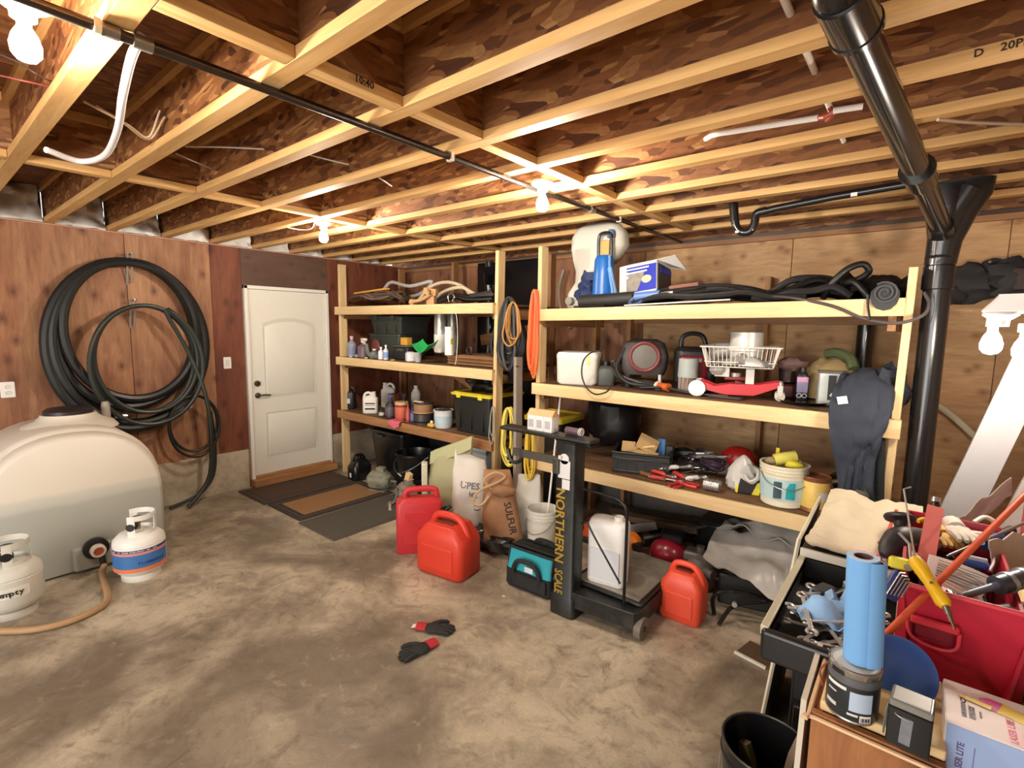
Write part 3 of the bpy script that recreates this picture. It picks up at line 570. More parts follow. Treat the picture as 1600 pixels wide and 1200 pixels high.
def jug(lab,box,z,col,cap='#d8d6cf',rz=-30,label=None,grp=None,depth=.55,name='plastic_jug',flip=1):
    x,y,w_,h=fit(*box,z); w_*=.88; d=w_*depth+.02; t=thing(name,lab,'jug',(x,y,z),rz,grp); t.scale=(flip,1,1); m=mat(col,.4,var=.04)
    pr=[(1,0),(1,.62),(.97,.70),(.80,.82),(.5,.88)]
    G().loft([(rrect(w_*s*.96 if z_==0 else w_*s,(d*s*.92 if z_==0 else d*s) if s>.9 else d*max(s,.6),min(d*.28,w_*.22)),h*z_) for s,z_ in ((1,0),(1,.04),(1,.64),(.98,.7))]+[(rrect(w_*.72,d*.8,d*.25),h*.78),([(q[0]-w_*.22,q[1]) for q in rrect(w_*.34,d*.55,d*.2)],h*.88)]).obj('jug_body',m,t,ang=60)
    G().tube(cr([(-w_*.16,0,h*.86),(w_*.10,0,h*.955),(w_*.33,0,h*.90),(w_*.42,0,h*.74),(w_*.42,0,h*.6)],5),w_*.085,8).obj('handle',m,t)
    G().lathe([(w_*.13,h*.86),(w_*.13,h*.92),(w_*.15,h*.925),(w_*.15,h),(0,h)],14,(-w_*.22,0,0)).obj('cap',mat(cap,.4),t)
    if label:
        G().box((0,-d/2-.001,h*.34),(w_*.74,.003,h*.42)).obj('label_panel',mat(label[0],.5,var=.2,scale=40),t); 
        for k,(zz_,hh) in enumerate(((.47,.06),(.38,.035),(.22,.08))): G().box((0,-d/2-.003,h*zz_),(w_*.66,.002,h*hh)).obj('label_stripe',mat(label[1+k%2],.5,var=.3,scale=50),t)
    return t,w_,d,h
def can(lab,box,z,col,lid=None,label=None,cat='can',name='metal_can',grp=None,metal=.2):
    x,y,w_,h=fit(*box,z); t=thing(name,lab,cat,(x,y,z),0,grp); r=w_/2
    G().lathe([(r*.97,0),(r,.004),(r*.98,.008),(r*.98,h-.008),(r,h-.004),(r*.97,h),(r*.9,h-.006),(0,h-.006)],24).obj('can_body',mat(col,.4,metal,var=.06),t)
    if label: G().lathe([(r*.985,h*.12),(r*1.0,h*.13),(r*1.0,h*.86),(r*.985,h*.87)],24,cap=False).obj('label_wrap',mat(label,.5,var=.12,scale=30),t)
    if lid: G().lathe([(r*1.01,h-.012),(r*1.02,h+.004),(r*.9,h+.004),(0,h+.002)],24).obj('lid',mat(lid,.4),t)
    return t,r,h
def pail(lab,box,z,col,rimc=None,label=None,cat='bucket',name='plastic_bucket',tap=.86,ribs=True,open_=True,handle=True,inner=None,grp=None):
    x,y,w_,h=fit(*box,z); t=thing(name,lab,cat,(x,y,z),0,grp); r=w_/2; rb=r*tap; f=lambda k: rb+(r-rb)*k
    pr=[(0,.006),(rb*.95,0),(rb,.006),(f(.78),h*.78)]
    if ribs: pr+=[(f(.78)+.006,h*.79),(f(.8)+.006,h*.815),(f(.8),h*.82),(f(.86),h*.86),(f(.86)+.006,h*.865),(f(.88)+.006,h*.885),(f(.88),h*.89)]
    pr+=[(f(.95),h*.95),(r+.006,h*.955),(r+.006,h),(r-.004,h)]
    if open_: pr+=[(f(.5)-.006,h*.5),(rb-.006,.012),(0,.012)]
    else: pr+=[(0,h)]
    G().lathe(pr,28,cap=False).obj('bucket_body',mat(col,.45,var=.05),t)
    if label: G().lathe([(f(.18)+.001,h*.18),(f(.18)+.003,h*.18),(f(.70)+.003,h*.70),(f(.70)+.001,h*.70)],28,cap=False).obj('label_wrap',mat(label,.5,var=.2,scale=14),t)
    if handle: G().tube(cr([(-r*1.02,0,h*.86),(-r*.8,-r*.75,h*.6),(0,-r*1.13,h*.48),(r*.8,-r*.75,h*.6),(r*1.02,0,h*.86)],5),.003,6).obj('wire_handle',mat('#a9a9a6',.3,.8),t)
    return t,r,h
def tote(lab,c,d,rz,col,lid,name='storage_tote',cat='tote',z=None,lidh=.03,grp=None):
    t=thing(name,lab,cat,c,rz,grp); w_,dd,h=d
    G().loft([(rrect(w_*.88,dd*.88,.03),0),(rrect(w_*.97,dd*.97,.03),h-.03),(rrect(w_,dd,.03),h-.03),(rrect(w_,dd,.03),h)]).obj('tote_body',mat(col,.45,var=.1),t,bev=.003)
    for k in (-.3,0,.3): G().box((w_*k,-dd*.455,h*.5),(w_*.04,.02,h*.78),rot('X',-3)).obj('rib',mat(col,.45,var=.1),t)
    if lid:
        G().loft([(rrect(w_+.025,dd+.025,.035),h),(rrect(w_+.03,dd+.03,.035),h+lidh*.6),(rrect(w_*.94,dd*.94,.03),h+lidh),(rrect(w_*.9,dd*.9,.03),h+lidh*.7)]).obj('lid',mat(lid,.4,var=.06),t)
        for s in (-1,1): G().box((s*w_*.28,-dd/2-.012,h+.002),(w_*.1,.014,.05)).obj('latch',mat(lid,.4,var=.06),t,bev=.003)
    return t
def bundle(lab,pts_list,r,m,name,cat,base,kind=None,n=6):
    t=thing(name,lab,cat,base)
    for k,(p,nm) in enumerate(pts_list): G(t).tube(cr(p,5),r,n).obj(nm,m[k%len(m)],t)
    return t
def loopy(c,rx,ry,rz_,turns,seed,jit=.2,nn=9,flat=0):
    rg=random.Random(seed); out=[]
    for k in range(turns*nn+1):
        a=2*PI*k/nn+seed; j=1+jit*rg.uniform(-1,1); out.append(V((c[0]+rx*j*math.cos(a),c[1]+ry*j*math.sin(a),c[2]+rz_*rg.uniform(0,1)+.002*k*flat)))
    return out
# ---------- left unit, top level ----------
def XT(px,py,Y): return at(px,py,'y',Y)
Y=3.45; z=LT+.012
t=thing('cord_bundle','tangled brown cords heaped on left end of top left shelf','cord',XT(580,470,Y))
for k in range(5): 
    a=XT(540,468,Y); b=XT(628,468,Y); g=G(t); L=(b-a)
    g.tube(cr([a+L*(.0+.04*k)+V((0,.08*k,0)),a+L*.3+V((0,.06*k,.05+.02*(k%3))),a+L*.55+V((0,.05*k-.03,.02+.03*((k+1)%3))),a+L*.8+V((0,.06*k,.06+.02*(k%2))),a+L*(1.0-.03*k)+V((0,.05*k,.0))],5),.016,7).obj('cord_strand',mat(['#5b473a','#6d5646','#4a3a31'][k%3],.6),t)
for k in range(4): G(t).tube(cr(loopy(XT(585,470,Y)+V((.05*k-.1,.12,.015)),.28,.16,.10,2,k+1),4),.012,6).obj('cord_strand',mat(['#76604f','#54443b'][k%2],.6),t)
p=XT(580,456,3.62); t=thing('strip_board','long yellow orange strip lying across brown cords','board',(XT(580,455,3.42).x,3.42,XT(580,455,3.42).z)); G().box((0,0,0),(.62,.05,.02),rot('Y',-3)).obj('strip',mat('#d69a45',.5),t,bev=.004)
p0=XT(640,460,3.75); cable('white_hose','grey white hose curve on the middle of top left shelf',[XT(600,452,3.75),XT(612,441,3.75),XT(640,447,3.75),XT(675,440,3.8),XT(655,460,3.85),XT(618,466,3.85)],.02,mat('#bfbcb4',.45),'hose',8)
for k,(ya,lab) in enumerate(((442,'cream hose arch behind brown block on top shelf'),(450,'lower cream hose arch beside black bundle on top shelf'))):
    cable('cream_hose',lab,[XT(655+k*22,468,3.7-.05*k),XT(675+k*20,ya+5,3.7-.05*k),XT(700+k*20,ya-1,3.7-.05*k),XT(725+k*12,ya+7,3.7-.05*k),XT(738+k*12,466,3.7-.05*k)],.018,mat('#d2c3a6',.5),'hose',8)
p=XT(665,474,3.36); t=thing('wood_clamp','tan wooden clamp with jaw on top left shelf','clamp',(p.x,3.36,LT),8)
mm_=mat('#b98f64',.6,var=.2); G().box((.05,.02,.13),(.16,.05,.07),rot('Y',8)).obj('jaw_block',mm_,t,bev=.008); G().tube(cr([(.1,0,.12),(-.03,-.03,.05),(-.18,-.03,.03)],4),.018,8).obj('handle_bar',mm_,t); G().box((-.16,.0,.03),(.05,.07,.06)).obj('jaw_end',mm_,t,bev=.006); G().tube([(.06,-.03,.15),(.09,-.04,.10)],.01,8).obj('screw',mat('#8e6a48',.5),t); G().box((.05,.03,.045),(.1,.05,.09)).obj('jaw_block',mm_,t,bev=.006)
t=thing('strap_bundle','bundle of black straps and bars at right of top left shelf','strap',XT(730,474,3.5)); bk=mat('#1b1a1b',.4,var=.2)
for k in range(6):
    a=XT(683,470,3.42+.06*k); b=XT(770,470,3.42+.06*k); a.z=b.z=LT+.015; G(t).tube(cr([a+V((0,0,.01*k)),a.lerp(b,.3)+V((0,0,.06+.02*(k%3))),a.lerp(b,.6)+V((0,0,.03+.03*(k%2))),b+V((0,0,.03+.012*k))],5),.016,7).obj('strap_strand',bk,t)
G(t).bar(XT(715,465,3.6),XT(770,456,3.6),.03,.03).bar(XT(735,462,3.42),XT(772,460,3.42),.025,.025).obj('bar',bk,t)
cable('chrome_hook','small chrome hook on the black strap bundle',[XT(702,472,3.36),XT(700,463,3.36),XT(705,458,3.36),XT(710,464,3.36),XT(707,470,3.36),XT(714,474,3.36)],.006,mat('#c9c9c7',.2,.9),'hook')
cable('white_string','white string dangling from top left shelf beam',[XT(712,489,3.25),XT(714,500,3.245),XT(715,530,3.25),XT(713,560,3.25),XT(711,570,3.255)],.0035,mat('#dcd6c8',.7),'string')
# ---------- left unit, middle ----------
z=LM+.003
bottle('lavender grey bottle with pink cap beside left post',(543,557,525,564,),z,'#8f90a3','#c9a3a8',label='#7f86a0')
bottle('white headed trigger spray bottle on middle left shelf',(559,577,528,562),z,'#6a5860','#e2dfcf',trig=True,rot_=70)
can('small dark jar with white label in front of bottles',(554,563,553,564),LM+.003,'#2c2a2e',label='#8f8d93',cat='jar',name='small_jar')
for k,(x0,x1,yt,yb,l) in enumerate(((546,551,560,566,'tiny white cap at shelf edge under lavender bottle'),(569,576,562,567,'tiny white cap at shelf edge left of blue bottle'),(609,618,562,568,'tiny yellow tin at shelf edge right of blue bottle'))):
    can(l,(x0,x1,yt,yb),LM+.003,['#dad7cf','#dad7cf','#a9a066'][k],cat='cap',name='bottle_cap',grp=None)
bottle('grey bottle lying low with white cone cap',(578,592,545,563),z,'#6f7775','#e6e4dd')
cable('grey_hose','short ribbed grey hose bent on middle left shelf',[V(fit(571,575,545,560,z)[:2]+(z+.16,)),V(fit(573,577,545,561,z)[:2]+(z+.07,)),V(fit(578,582,545,562,z)[:2]+(z+.03,)),V(fit(588,592,545,562,z)[:2]+(z+.025,))],.022,mat('#6c7270',.5),'hose',8)
bottle('white slim bottle left of the blue label bottle',(591,600,542,568),z,'#e3e4e6','#e8e8e8')
bottle('white bottle with blue label and white cap',(599,607,539,568),z,'#cdd7e6','#f0efec',label='#7f9fd0')
q=at(593,540,'y',3.72); t=thing('red_pot','dull red round pot on middle left shelf','pot',(q.x,3.72,z)); G().lathe([(.05,0),(.09,.04),(.1,.1),(.085,.17),(.07,.2),(.06,.2),(.05,.05),(0,.04)],18).obj('pot_body',mat('#80443a',.5),t)
t=tote('large dark green tote at the back of middle left shelf',(at(615,540,'y',3.88).x+.1,3.88,z),(.6,.46,.27),0,'#3d433d',None); t2=tote('second dark green tote with lid stacked on the first',(at(618,540,'y',3.88).x+.1,3.88,z+.272),(.6,.46,.19),0,'#434942','#4a514b',lidh=.02)
x,y,w_,h=fit(608,640,547,574,z,.1); t=thing('tool_case','black tool case with grey top on middle left shelf','case',(x-.01,y+.12,z),0); G().rbox((0,0,.07),(.25,.2,.14),.02).obj('case_body',mat('#222224',.5),t,bev=.003); G().rbox((0,0,.148),(.26,.21,.016),.02).obj('case_lid',mat('#565752',.5),t); G().rbox((0,-.103,.11),(.1,.012,.03),.006).obj('latch',mat('#4a4a48',.5),t)
t=thing('yellow_tin','small yellow orange tin on top of black case','tin',(x-.03,y+.12,z+.157)); G().rbox((0,0,.04),(.11,.08,.08),.008).obj('tin_body',mat('#cf9d3a',.45),t); G().rbox((0,0,.082),(.112,.082,.006),.008).obj('tin_lid',mat('#d9ab4c',.45),t)
x,y,w_,h=fit(632,650,551,573,z); t=thing('white_canister','white square canister with grey side by wood sheets','canister',(x,y,z),-25); G().rbox((0,0,h*.5),(w_*.85,w_*.7,h),.015).obj('canister_body',mat('#dfe3e8',.4,var=.03),t); G().rbox((0,0,h*1.0),(w_*.7,w_*.55,.02),.012).obj('lid',mat('#c9ced4',.4),t)
x,y,w_,h=fit(645,654,551,573,z); t=thing('grey_cup','small grey crumpled cup right of white canister','cup',(x,y+.03,z)); G().lathe([(.03,0),(.042,.10),(.04,.10),(.028,.006),(0,.006)],14).obj('cup_body',mat('#a9aaa6',.5),t)
G_=.0
x,y,w_,h=fit(655,768,553,578,z,.2)
t=thing('sheet_stack','stack of thin brown wood sheets on middle left shelf','sheets',(-3.27,3.72,z))
for k in range(9): q=G().box((0,0,0),(.66,.62+.02*math.sin(k*2),.009)).obj('sheet',OLD[0] if k%2 else mat('#8f6a4a',.7,var=.2),t,bev=.001); q.location=(.012*math.sin(k*1.9),.012*math.cos(k*2.3),.0055+.0107*k); q.rotation_euler=(0,0,.012*math.sin(k*1.3))
zs=z+.0965
for k,(x0,x1,yt,lab,cc) in enumerate(((652,671,502,'tall silver canister on wood sheets','#c9c8c0'),(673,689,503,'darker steel canister right of the tall silver one','#85837d'))):
    x,y,w_,h=fit(x0,x1,yt,553,zs); t=thing('metal_canister',lab,'canister',(x+.02,y+.22,zs)); r=w_*.56; h=.44
    G().lathe([(r*.98,0),(r,.006),(r,h*.78),(r*.93,h*.84),(r*.93,h),(r*.85,h),(r*.85,h*.9),(0,h*.9)],22).obj('canister_body',mat(cc,.3,.7),t); G().lathe([(r*1.01,h*.02),(r*1.02,h*.03),(r*1.02,h*.42),(r*1.01,h*.43)],22,cap=False).obj('label_wrap',mat('#d8d8d2' if k==0 else '#6b6964',.5),t)
x,y,w_,h=fit(658,690,537,553,zs,.1); t=thing('green_bowl','bright green plastic dustpan scoop on wood sheets','scoop',(x,y-.06,zs)); rs=[]
G().sheet(lambda u,v: ((u-.5)*.24,(v-.5)*.14-.02,.012+.10*abs(u-.5)**1.6*2.4+.05*v*v),12,6,.008).obj('scoop_body',mat('#2fa95c',.4,var=.1),t); G().cyl((.02,.06,.05),(.03,.1,.12),.012,10).obj('scoop_stub',mat('#c98a86',.5),t)
x,y,w_,h=fit(697,712,513,555,zs); t=thing('spray_can','tall white cylinder can standing on wood sheets','can',(x,y-.02,zs)); r=.045; G().lathe([(r,0),(r,.23),(r*.95,.232),(r*.95,.25),(r,.252),(r,.27),(0,.272)],20).obj('can_body',mat('#eceae4',.4,var=.02),t); G().box((r*.98,-.01,.13),(.006,.03,.05)).obj('label_mark',mat('#d8c64f',.5),t)
x,y,w_,h=fit(724,736,543,555,zs); t=thing('black_ring','short black ring of pipe on the wood sheets','ring',(x,y+.05,zs+.045)); G().tube([( .035*math.cos(a*PI/8),-.02,.035*math.sin(a*PI/8)) for a in range(16)],.01,8,closed=True).obj('ring_body',mat('#222',.4) if False else mat('#232324',.4),t)
x,y,w_,h=fit(750,768,524,560,zs); t=thing('fuel_can','grey green small can with cap near right post','can',(-3.02,3.55,zs),10); G().rbox((0,0,.09),(.13,.10,.18),.02).obj('can_body',mat('#4d524c',.5),t); G().lathe([(.03,.18),(.03,.2),(.022,.205),(.022,.225),(0,.225)],12).obj('cap',mat('#686c66',.5),t)
# ---------- left unit, low level ----------
z=LL+.003
t,w_,d,h=jug('black plastic jug in left corner of low shelf',(533,557,603,645),z,'#1c1b1d','#2a292b',rz=40,label=None)
G().box((0,-d/2-.002,h*.36),(w_*.4,.003,h*.22)).obj('label_panel',mat('#b9c2c6',.5,var=.3,scale=40),t)
jug('white jug with black and green label on low left shelf',(566,592,612,655),z,WHT,rz=48,flip=-1,label=('#e9e7df','#1d1d1b','#8e9a80'))
a,_,_,_=jug('white jug with dark handle hole at back of low shelf',(592,617,600,640),z,WHT,rz=45); a.location.y+=.10;a.location.x-=.1
a,_,_,_=jug('grey white jug tilted behind the dark bottles',(628,654,603,645),z,'#cfccc4',rz=130); a.location.y+=.1
bottle('dark trigger spray bottle with blue nozzle on low shelf',(602,618,615,658),z,'#332c38','#47537c',label='#5d545f',trig=True,rot_=60)
x,y,_,_=fit(600,606,625,640,z); t=thing('brown_box','rust brown box behind the dark spray bottle','box',(x+.02,y+.12,z)); G().rbox((0,0,.09),(.1,.1,.18),.006).obj('box_body',mat('#7c3f22',.6),t); G().box((0,0,.182),(.09,.09,.006)).obj('box_flap',mat('#6b341c',.6),t)
bottle('small dark bottle with white label left of spray bottle',(592,601,638,651),z,'#3a3d33','#23241f',label='#c9c8bb')
t,r,h=can('red orange can with black bail handle on low shelf',(617,638,632,658),z,'#a3402c',label='#c8654c'); G().lathe([(r*.97,h),(r,h+.004),(r,h+.03),(0,h+.03)],20).obj('lid',mat('#d8b887',.5),t); G().tube(cr([(-r,0,h),(-r*.6,-.02,h+.10),(r*.3,-.02,h+.13),(r,0,h+.02)],4),.004,6).obj('bail_handle',mat('#1d1a1c',.5),t)
bottle('purple black bottle with domed cap behind red bottle',(626,640,615,645),z,'#3e3340','#4a3f49')
bottle('slim red bottle standing before the blue one',(634,641,630,664),z,'#b0514a','#a14640',label='#c0625a')
bottle('slim dark blue bottle beside wire spool',(641,648,632,666),z,'#2e3560','#22263f',label='#6a70a0')
x,y,_,_=fit(614,636,657,662,z,.01); t=thing('pink_cloth','pink rag hanging over the low left shelf edge','rag',(x,SY0-.05,z)); t.location.z=z
G().sheet(lambda u,v: (-.09+.19*u+.02*v, .06-.075*min(v*1.4,1)-.012*(v>.7),.008+.004*math.sin(u*9)-max(0,v-.62)*.16*(.5+.6*math.sin(u*2.8))),10,8,.004).obj('rag_cloth',mat('#dd6b82',.8),t)
x,y,w_,h=fit(645,678,632,668,z); t=thing('wire_spool','spool of brown and grey wire on low left shelf','spool',(x,y,z)); r=w_*.5
G().lathe([(r,0),(r,.012),(r*.8,.012)],24).lathe([(0,.012),(r*.8,.012),(r*.93,.03),(r*.93,.10),(r*.8,.11)],24).obj('spool_core',mat('#4b4746',.4,.4),t); G().lathe([(r,.112),(r,.124),(0,.124)],24).obj('spool_flange',mat('#b69168',.6),t); G().lathe([(r*.85,.124),(r*.9,.14),(r*.9,.2),(r*.75,.21),(0,.21)],24).obj('wire_winding',mat('#a07a55',.6,bmp=.4),t); G().lathe([(r*.95,.212),(r*.95,.225),(0,.226)],24).obj('spool_flange',mat('#3a2f2d',.6),t); G().box((0,-r*.6,.232),(r*1.1,.03,.01)).obj('label_strip',mat('#e5dfc9',.5),t)
x,y,w_,h=fit(677,708,639,681,z); t,r,h=pail('white and pale blue bucket left of yellow lidded tote',(678,708,640,681),z,'#d8dcdc',label='#b9cfdd',ribs=False,handle=False)
G().sheet(lambda u,v:((u-.5)*r*1.5,(v-.5)*r*1.5,h*.98+.03*NZ.noise(V((u*6,v*6,2)))),8,8,.005).obj('rag_inside',mat('#3f3a36',.8),t)
x,y,w_,h=fit(668,680,664,673,z,.02); t=thing('yellow_scraper','small yellow plastic piece at shelf edge by bucket','scraper',(x,y,z)); G().rbox((0,0,.017),(.08,.05,.034),.012).obj('cap_body',mat('#e0b84a',.5),t); G().cyl((0,0,.034),(0,.01,.06),.015,10).obj('cap_neck',mat('#ddd7c0',.5),t)
t=tote('black tote with bright yellow lid on low left shelf',(-3.24,3.60,z),(.5,.5,.36),0,'#20211f','#e2cf3a'); t3=t
o=G().ell((0,0,0),(.26,.22,.125),24,16,amp=.35,fr=2.6,seed=4).obj('garbage_bag',mat('#151416',.2,var=.1,coat=.2)); o.location=(-3.24,3.66,z+.495); tag(o,'crumpled black garbage bag on top of yellow lidded tote','bag')
t=tote('second black tote with yellow lid deep between posts',(-2.62,3.85,.50),(.40,.4,.5),0,'#1d1d1c','#d9c43c'); t.location.z=0.0; t.scale=(1,1,1.85)
# ---------- left unit, on the floor ----------
blk=mat('#141415',.28,var=.15,coat=.15)
t=thing('black_jug','glossy black plastic jug standing below left shelf post','jug',(-4.93,3.27,0),0)
G().loft([(rrect(.17,.22,.05),0),(rrect(.18,.24,.05),.02),(rrect(.18,.24,.05),.16),(rrect(.13,.18,.05),.22),(rrect(.06,.07,.025),.25)]).obj('jug_body',blk,t); G().tube(cr([(0,-.08,.2),(0,-.06,.28),(0,.04,.28),(0,.08,.2)],4),.014,8).obj('handle',blk,t); G().lathe([(.03,.25),(.03,.28),(0,.28)],12).obj('cap',blk,t); G().box((-.0,-.1215,.07),(.03,.004,.05)).obj('label_patch',mat('#d9d9d6',.5),t)
t=thing('black_bin','large black bin with open top at floor corner of left shelf','bin',(-4.70,3.72,0)); G().loft([(rrect(.5,.42,.05),0),(rrect(.6,.5,.06),.52),(rrect(.63,.53,.06),.53),(rrect(.63,.53,.06),.56),(rrect(.59,.49,.05),.56),(rrect(.5,.4,.05),.1)]).obj('bin_body',blk,t); G().box((-.1,-.266,.5),(.14,.02,.03)).obj('handle',mat('#3a3a3a',.4),t,bev=.004)
t=thing('black_tub','round black tub with wire handle in front of black bins','tub',(-4.12,3.42,.17)); G().lathe([(0,.0),(.16,0),(.2,.24),(.215,.245),(.215,.265),(.19,.265),(.15,.02),(0,.02)],28,cap=False).obj('tub_body',blk,t); G().tube(cr([(-.21,0,.24),(-.15,-.16,.14),(0,-.235,.08),(.15,-.16,.14),(.21,0,.24)],5),.006,6).obj('wire_handle',mat('#55585a',.3,.6),t); G().box((-.05,-.175,.04),(.07,.004,.014),rot('Y',20)).obj('label_patch',mat('#dedede',.5),t)
t=thing('black_crate','black crate supporting the round black tub','crate',(-4.12,3.55,0)); G().rbox((0,0,.084),(.5,.4,.168),.02).obj('crate_body',mat('#1a1a1a',.5),t); 
for k in (-.15,0,.15): G().box((k,-.203,.09),(.1,.008,.05)).obj('slot_panel',mat('#0c0c0c',.6),t)
t=thing('black_crate','black lidded box behind round tub','crate',(-4.1,4.02,0)); G().loft([(rrect(.5,.36,.02),0),(rrect(.54,.4,.02),.5),(rrect(.57,.43,.02),.505),(rrect(.57,.43,.02),.54)]).obj('crate_body',mat('#191919',.5),t); G().box((0,-.225,.52),(.16,.02,.03)).obj('latch',mat('#2d2d2d',.4),t,bev=.003)
t=thing('white_box','white box at the back under left shelf','box',(-3.62,4.0,0)); G().rbox((0,0,.3),(.36,.4,.6),.01).obj('box_body',mat('#d4d6d4',.5,var=.05),t); G().box((0,-.2,.45),(.37,.012,.03)).obj('box_seam',mat('#b4b6b4',.5),t)
def motor(lab,loc,rz,s,cc='#7d766b'):
    t=thing('electric_motor',lab,'motor',loc,rz); m=mat(cc,.7,.1,var=.3,scale=18,bmp=.3,dirt='#4b443b'); Rx=rot('Y',90)
    G().lathe([(0,-.14),(.05,-.14),(.085,-.10),(.1,-.09),(.1,.08),(.085,.10),(.06,.14),(0,.14)],20,(0,0,.115),Rx).obj('motor_body',m,t)
    for k in range(10): a=2*PI*k/10; G().box((0,.102*math.cos(a),.115+.102*math.sin(a)),(.16,.012,.012),rot('X',math.degrees(a))).obj('cooling_rib',m,t)
    G().rbox((0,0,.012),(.2,.16,.024),.01).obj('foot_plate',m,t); G().rbox((.02,0,.235),(.09,.07,.05),.01).obj('terminal_box',m,t); G().cyl((.13,0,.115),(.21,0,.115),.012,10).obj('shaft',mat('#a7a49d',.35,.7),t)
    t.scale=(s,s,s); return t
motor('dusty green grey motor beside door mat',(-4.42,3.18,0),20,1.0,'#8a8a78'); motor('dusty tan motor lying behind red fuel can',(-3.85,3.10,0),-20,1.0,'#8b8174'); motor('dark motor behind the tan one near green sack',(-3.62,3.3,0),40,1.1,'#4b4642')
t=thing('tan_block','short tan wood block on top of the tan motor','block',(-3.82,3.09,.262)); G().box((0,0,.035),(.06,.05,.07),rot('Y',20)).obj('block_body',LUM[2],t,bev=.004); G().box((.0,0,.004),(.08,.06,.008)).obj('block_foot',LUM[0],t)
cable('grey_bar','bent grey lever bar lying beside tan motor',[V((-3.95,2.92,.02)),V((-3.93,2.98,.03)),V((-3.9,3.0,.10)),V((-3.9,3.0,.18))],.015,mat('#7b746a',.5,.3),'bar',8)
cable('pale_stick','short pale stick lying at mat corner',[V((-3.98,2.98,.018)),V((-3.82,2.86,.018))],.014,mat('#c3b8a0',.7),'stick',8)
# ================= cords between the units, floor goods, scale =================
def ringcoil(name,lab,cx,cy,wpx,hpx,Y,n,r,cols,seed,cat='cable coil',off=0):
    c=at(cx,cy,'y',Y); k=mpp(c); t=thing(name,lab,cat,c); rg=random.Random(seed)
    hk=at(cx,cy-hpx,'y',Y)
    for i in range(n):
        sx=wpx*k*rg.uniform(.55,1.08); sz=hpx*k*rg.uniform(.78,1.04); dx=rg.uniform(-.25,.25)*wpx*k; top=hpx*k
        pts=[V((dx*(1-math.sin(a))*.5+sx*math.cos(a)*(1.0 if math.sin(a)<0 else .75),.006*i+.01*math.sin(a+i),top-sz+sz*math.sin(a))) for a in [2*PI*q/12 for q in range(12)]]
        G().tube(cr(pts,3,True),r,6,closed=True).obj('cord_loop',cols[i%len(cols)],t)
    return t
ringcoil('black_cable','thick black cable coil hung on left shelf post',794,522,23,56,3.235,5,.016,[mat('#26262a',.45),mat('#1c1c1f',.45)],1)
ringcoil('extension_cable','tan extension cord coil hung within the black cable',800,506,17,33,3.205,5,.007,[mat('#b5813f',.5),mat('#9d6d33',.5)],2)
t=thing('black_bag','black nylon pack hanging behind the tan cord coil','bag',at(800,545,'y',3.58)); 
G().ell((0,0,0),(.18,.11,.30),18,12,amp=.25,fr=2,seed=2).obj('bag_body',mat('#1d1c20',.6,var=.2),t)
for k in (-1,1): G().tube(cr([(k*.10,-.08,.26),(k*.13,-.14,.05),(k*.10,-.1,-.2)],4),.016,6).obj('strap',mat('#121214',.6),t)
ringcoil('extension_cable','long orange extension cord hung on right shelf post',832,520,9,66,3.215,8,.009,[mat('#e8622f',.5),mat('#f07a45',.5)],3)
ringcoil('extension_cable','yellow extension cord looped low on left shelf post',792,684,15,47,3.215,8,.008,[mat('#e2cf4e',.5),mat('#f0e27a',.5)],4)
ringcoil('extension_cable','ochre yellow cord hanging by white jugs near right shelf post',826,708,10,45,3.215,7,.008,[mat('#d9b83c',.5),mat('#c7a233',.5)],5)
ringcoil('extension_cable','thin grey cord loop below yellow lidded tote edge',769,665,7,30,3.24,2,.005,[mat('#8f938f',.5)],6)
a=at(812,572,'y',3.24); b=at(828,668,'y',3.20); b2=a+(b-a)*2.0; b2.z=0.01; b2.x=-2.5; b2.y=3.16
t=thing('grey_plank','weathered grey plank leaning between the two shelf units','plank',V((b2.x,b2.y,0))); G(t).bar(V((b2.x,b2.y,.012)),a+(a-b)*.15,.085,.03,(1,0,0)).obj('plank_board',mat('#8f867c',.75,var=.25,scale=12),t,bev=.003); G(t).cyl(a+V((0,-.02,0)),a+V((0,-.05,0)),.006,8).obj('nail',mat('#777',.4,.8) if False else mat('#777777',.4,.8),t)
# ---- sacks
def sack(lab,loc,w_,d,h,rz,col,lean=0,twist=0,var=.1,amp=.02,flare=.0,dirt=None,name='feed_sack',seed=0,topw=.95,slope=0):
    t=thing(name,lab,'sack',loc,rz); secs=[]; n=14
    for k in range(n+1):
        s=k/n; fat=min(1,.35+s*6)*(1 if s<.55 else 1-.88*((s-.55)/.45)**1.4); ww=w_*(.90+.12*math.sin(s*PI*.9))*(1-(1-topw)*s); dd=max(d*fat,.012)
        o=[]
        for q in range(28):
            a=2*PI*q/28; c,sn=math.cos(a),math.sin(a); p=V((ww/2*math.copysign(abs(c)**.55,c),dd/2*math.copysign(abs(sn)**.75,sn),0)); f=NZ.noise(V((p.x*7+seed,p.y*7,s*5)))*amp+NZ.noise(V((p.x*20+seed,p.y*20,s*13)))*amp*.35
            o.append((p.x+twist*s+f*(.4),p.y+lean*s*s+f*(1 if s>.06 else .2),slope*p.x*s**4))
        secs.append((o,h*s+(flare*(1 if s>.9 else 0)) ))
    g=G(); g.rings([[V((x,y,z+dz)) for x,y,dz in o] for o,z in secs]); b=g.obj('sack_body',mat(col,.75,var=var,scale=9,bmp=.15,dirt=dirt),t,ang=70); return t
def onto(z,w_,d): return 0
p=at(690,806,'z',0)
gs=sack('tall pale green woven sack leaning behind the red fuel can',(-3.08,2.88,0),.30,.22,.76,38,'#a09f7c',lean=.12,twist=.06,seed=1,topw=1.28,slope=.38,amp=.035)
G().sheet(lambda u,v:(-.19+.36*u+.055,.075+.02*math.sin(u*5)-.05*v,.69-.10*v+.15*u-.05*u*(1-u)),10,5,.006).obj('folded_top',mat('#adae86',.75,var=.1,scale=9),gs)
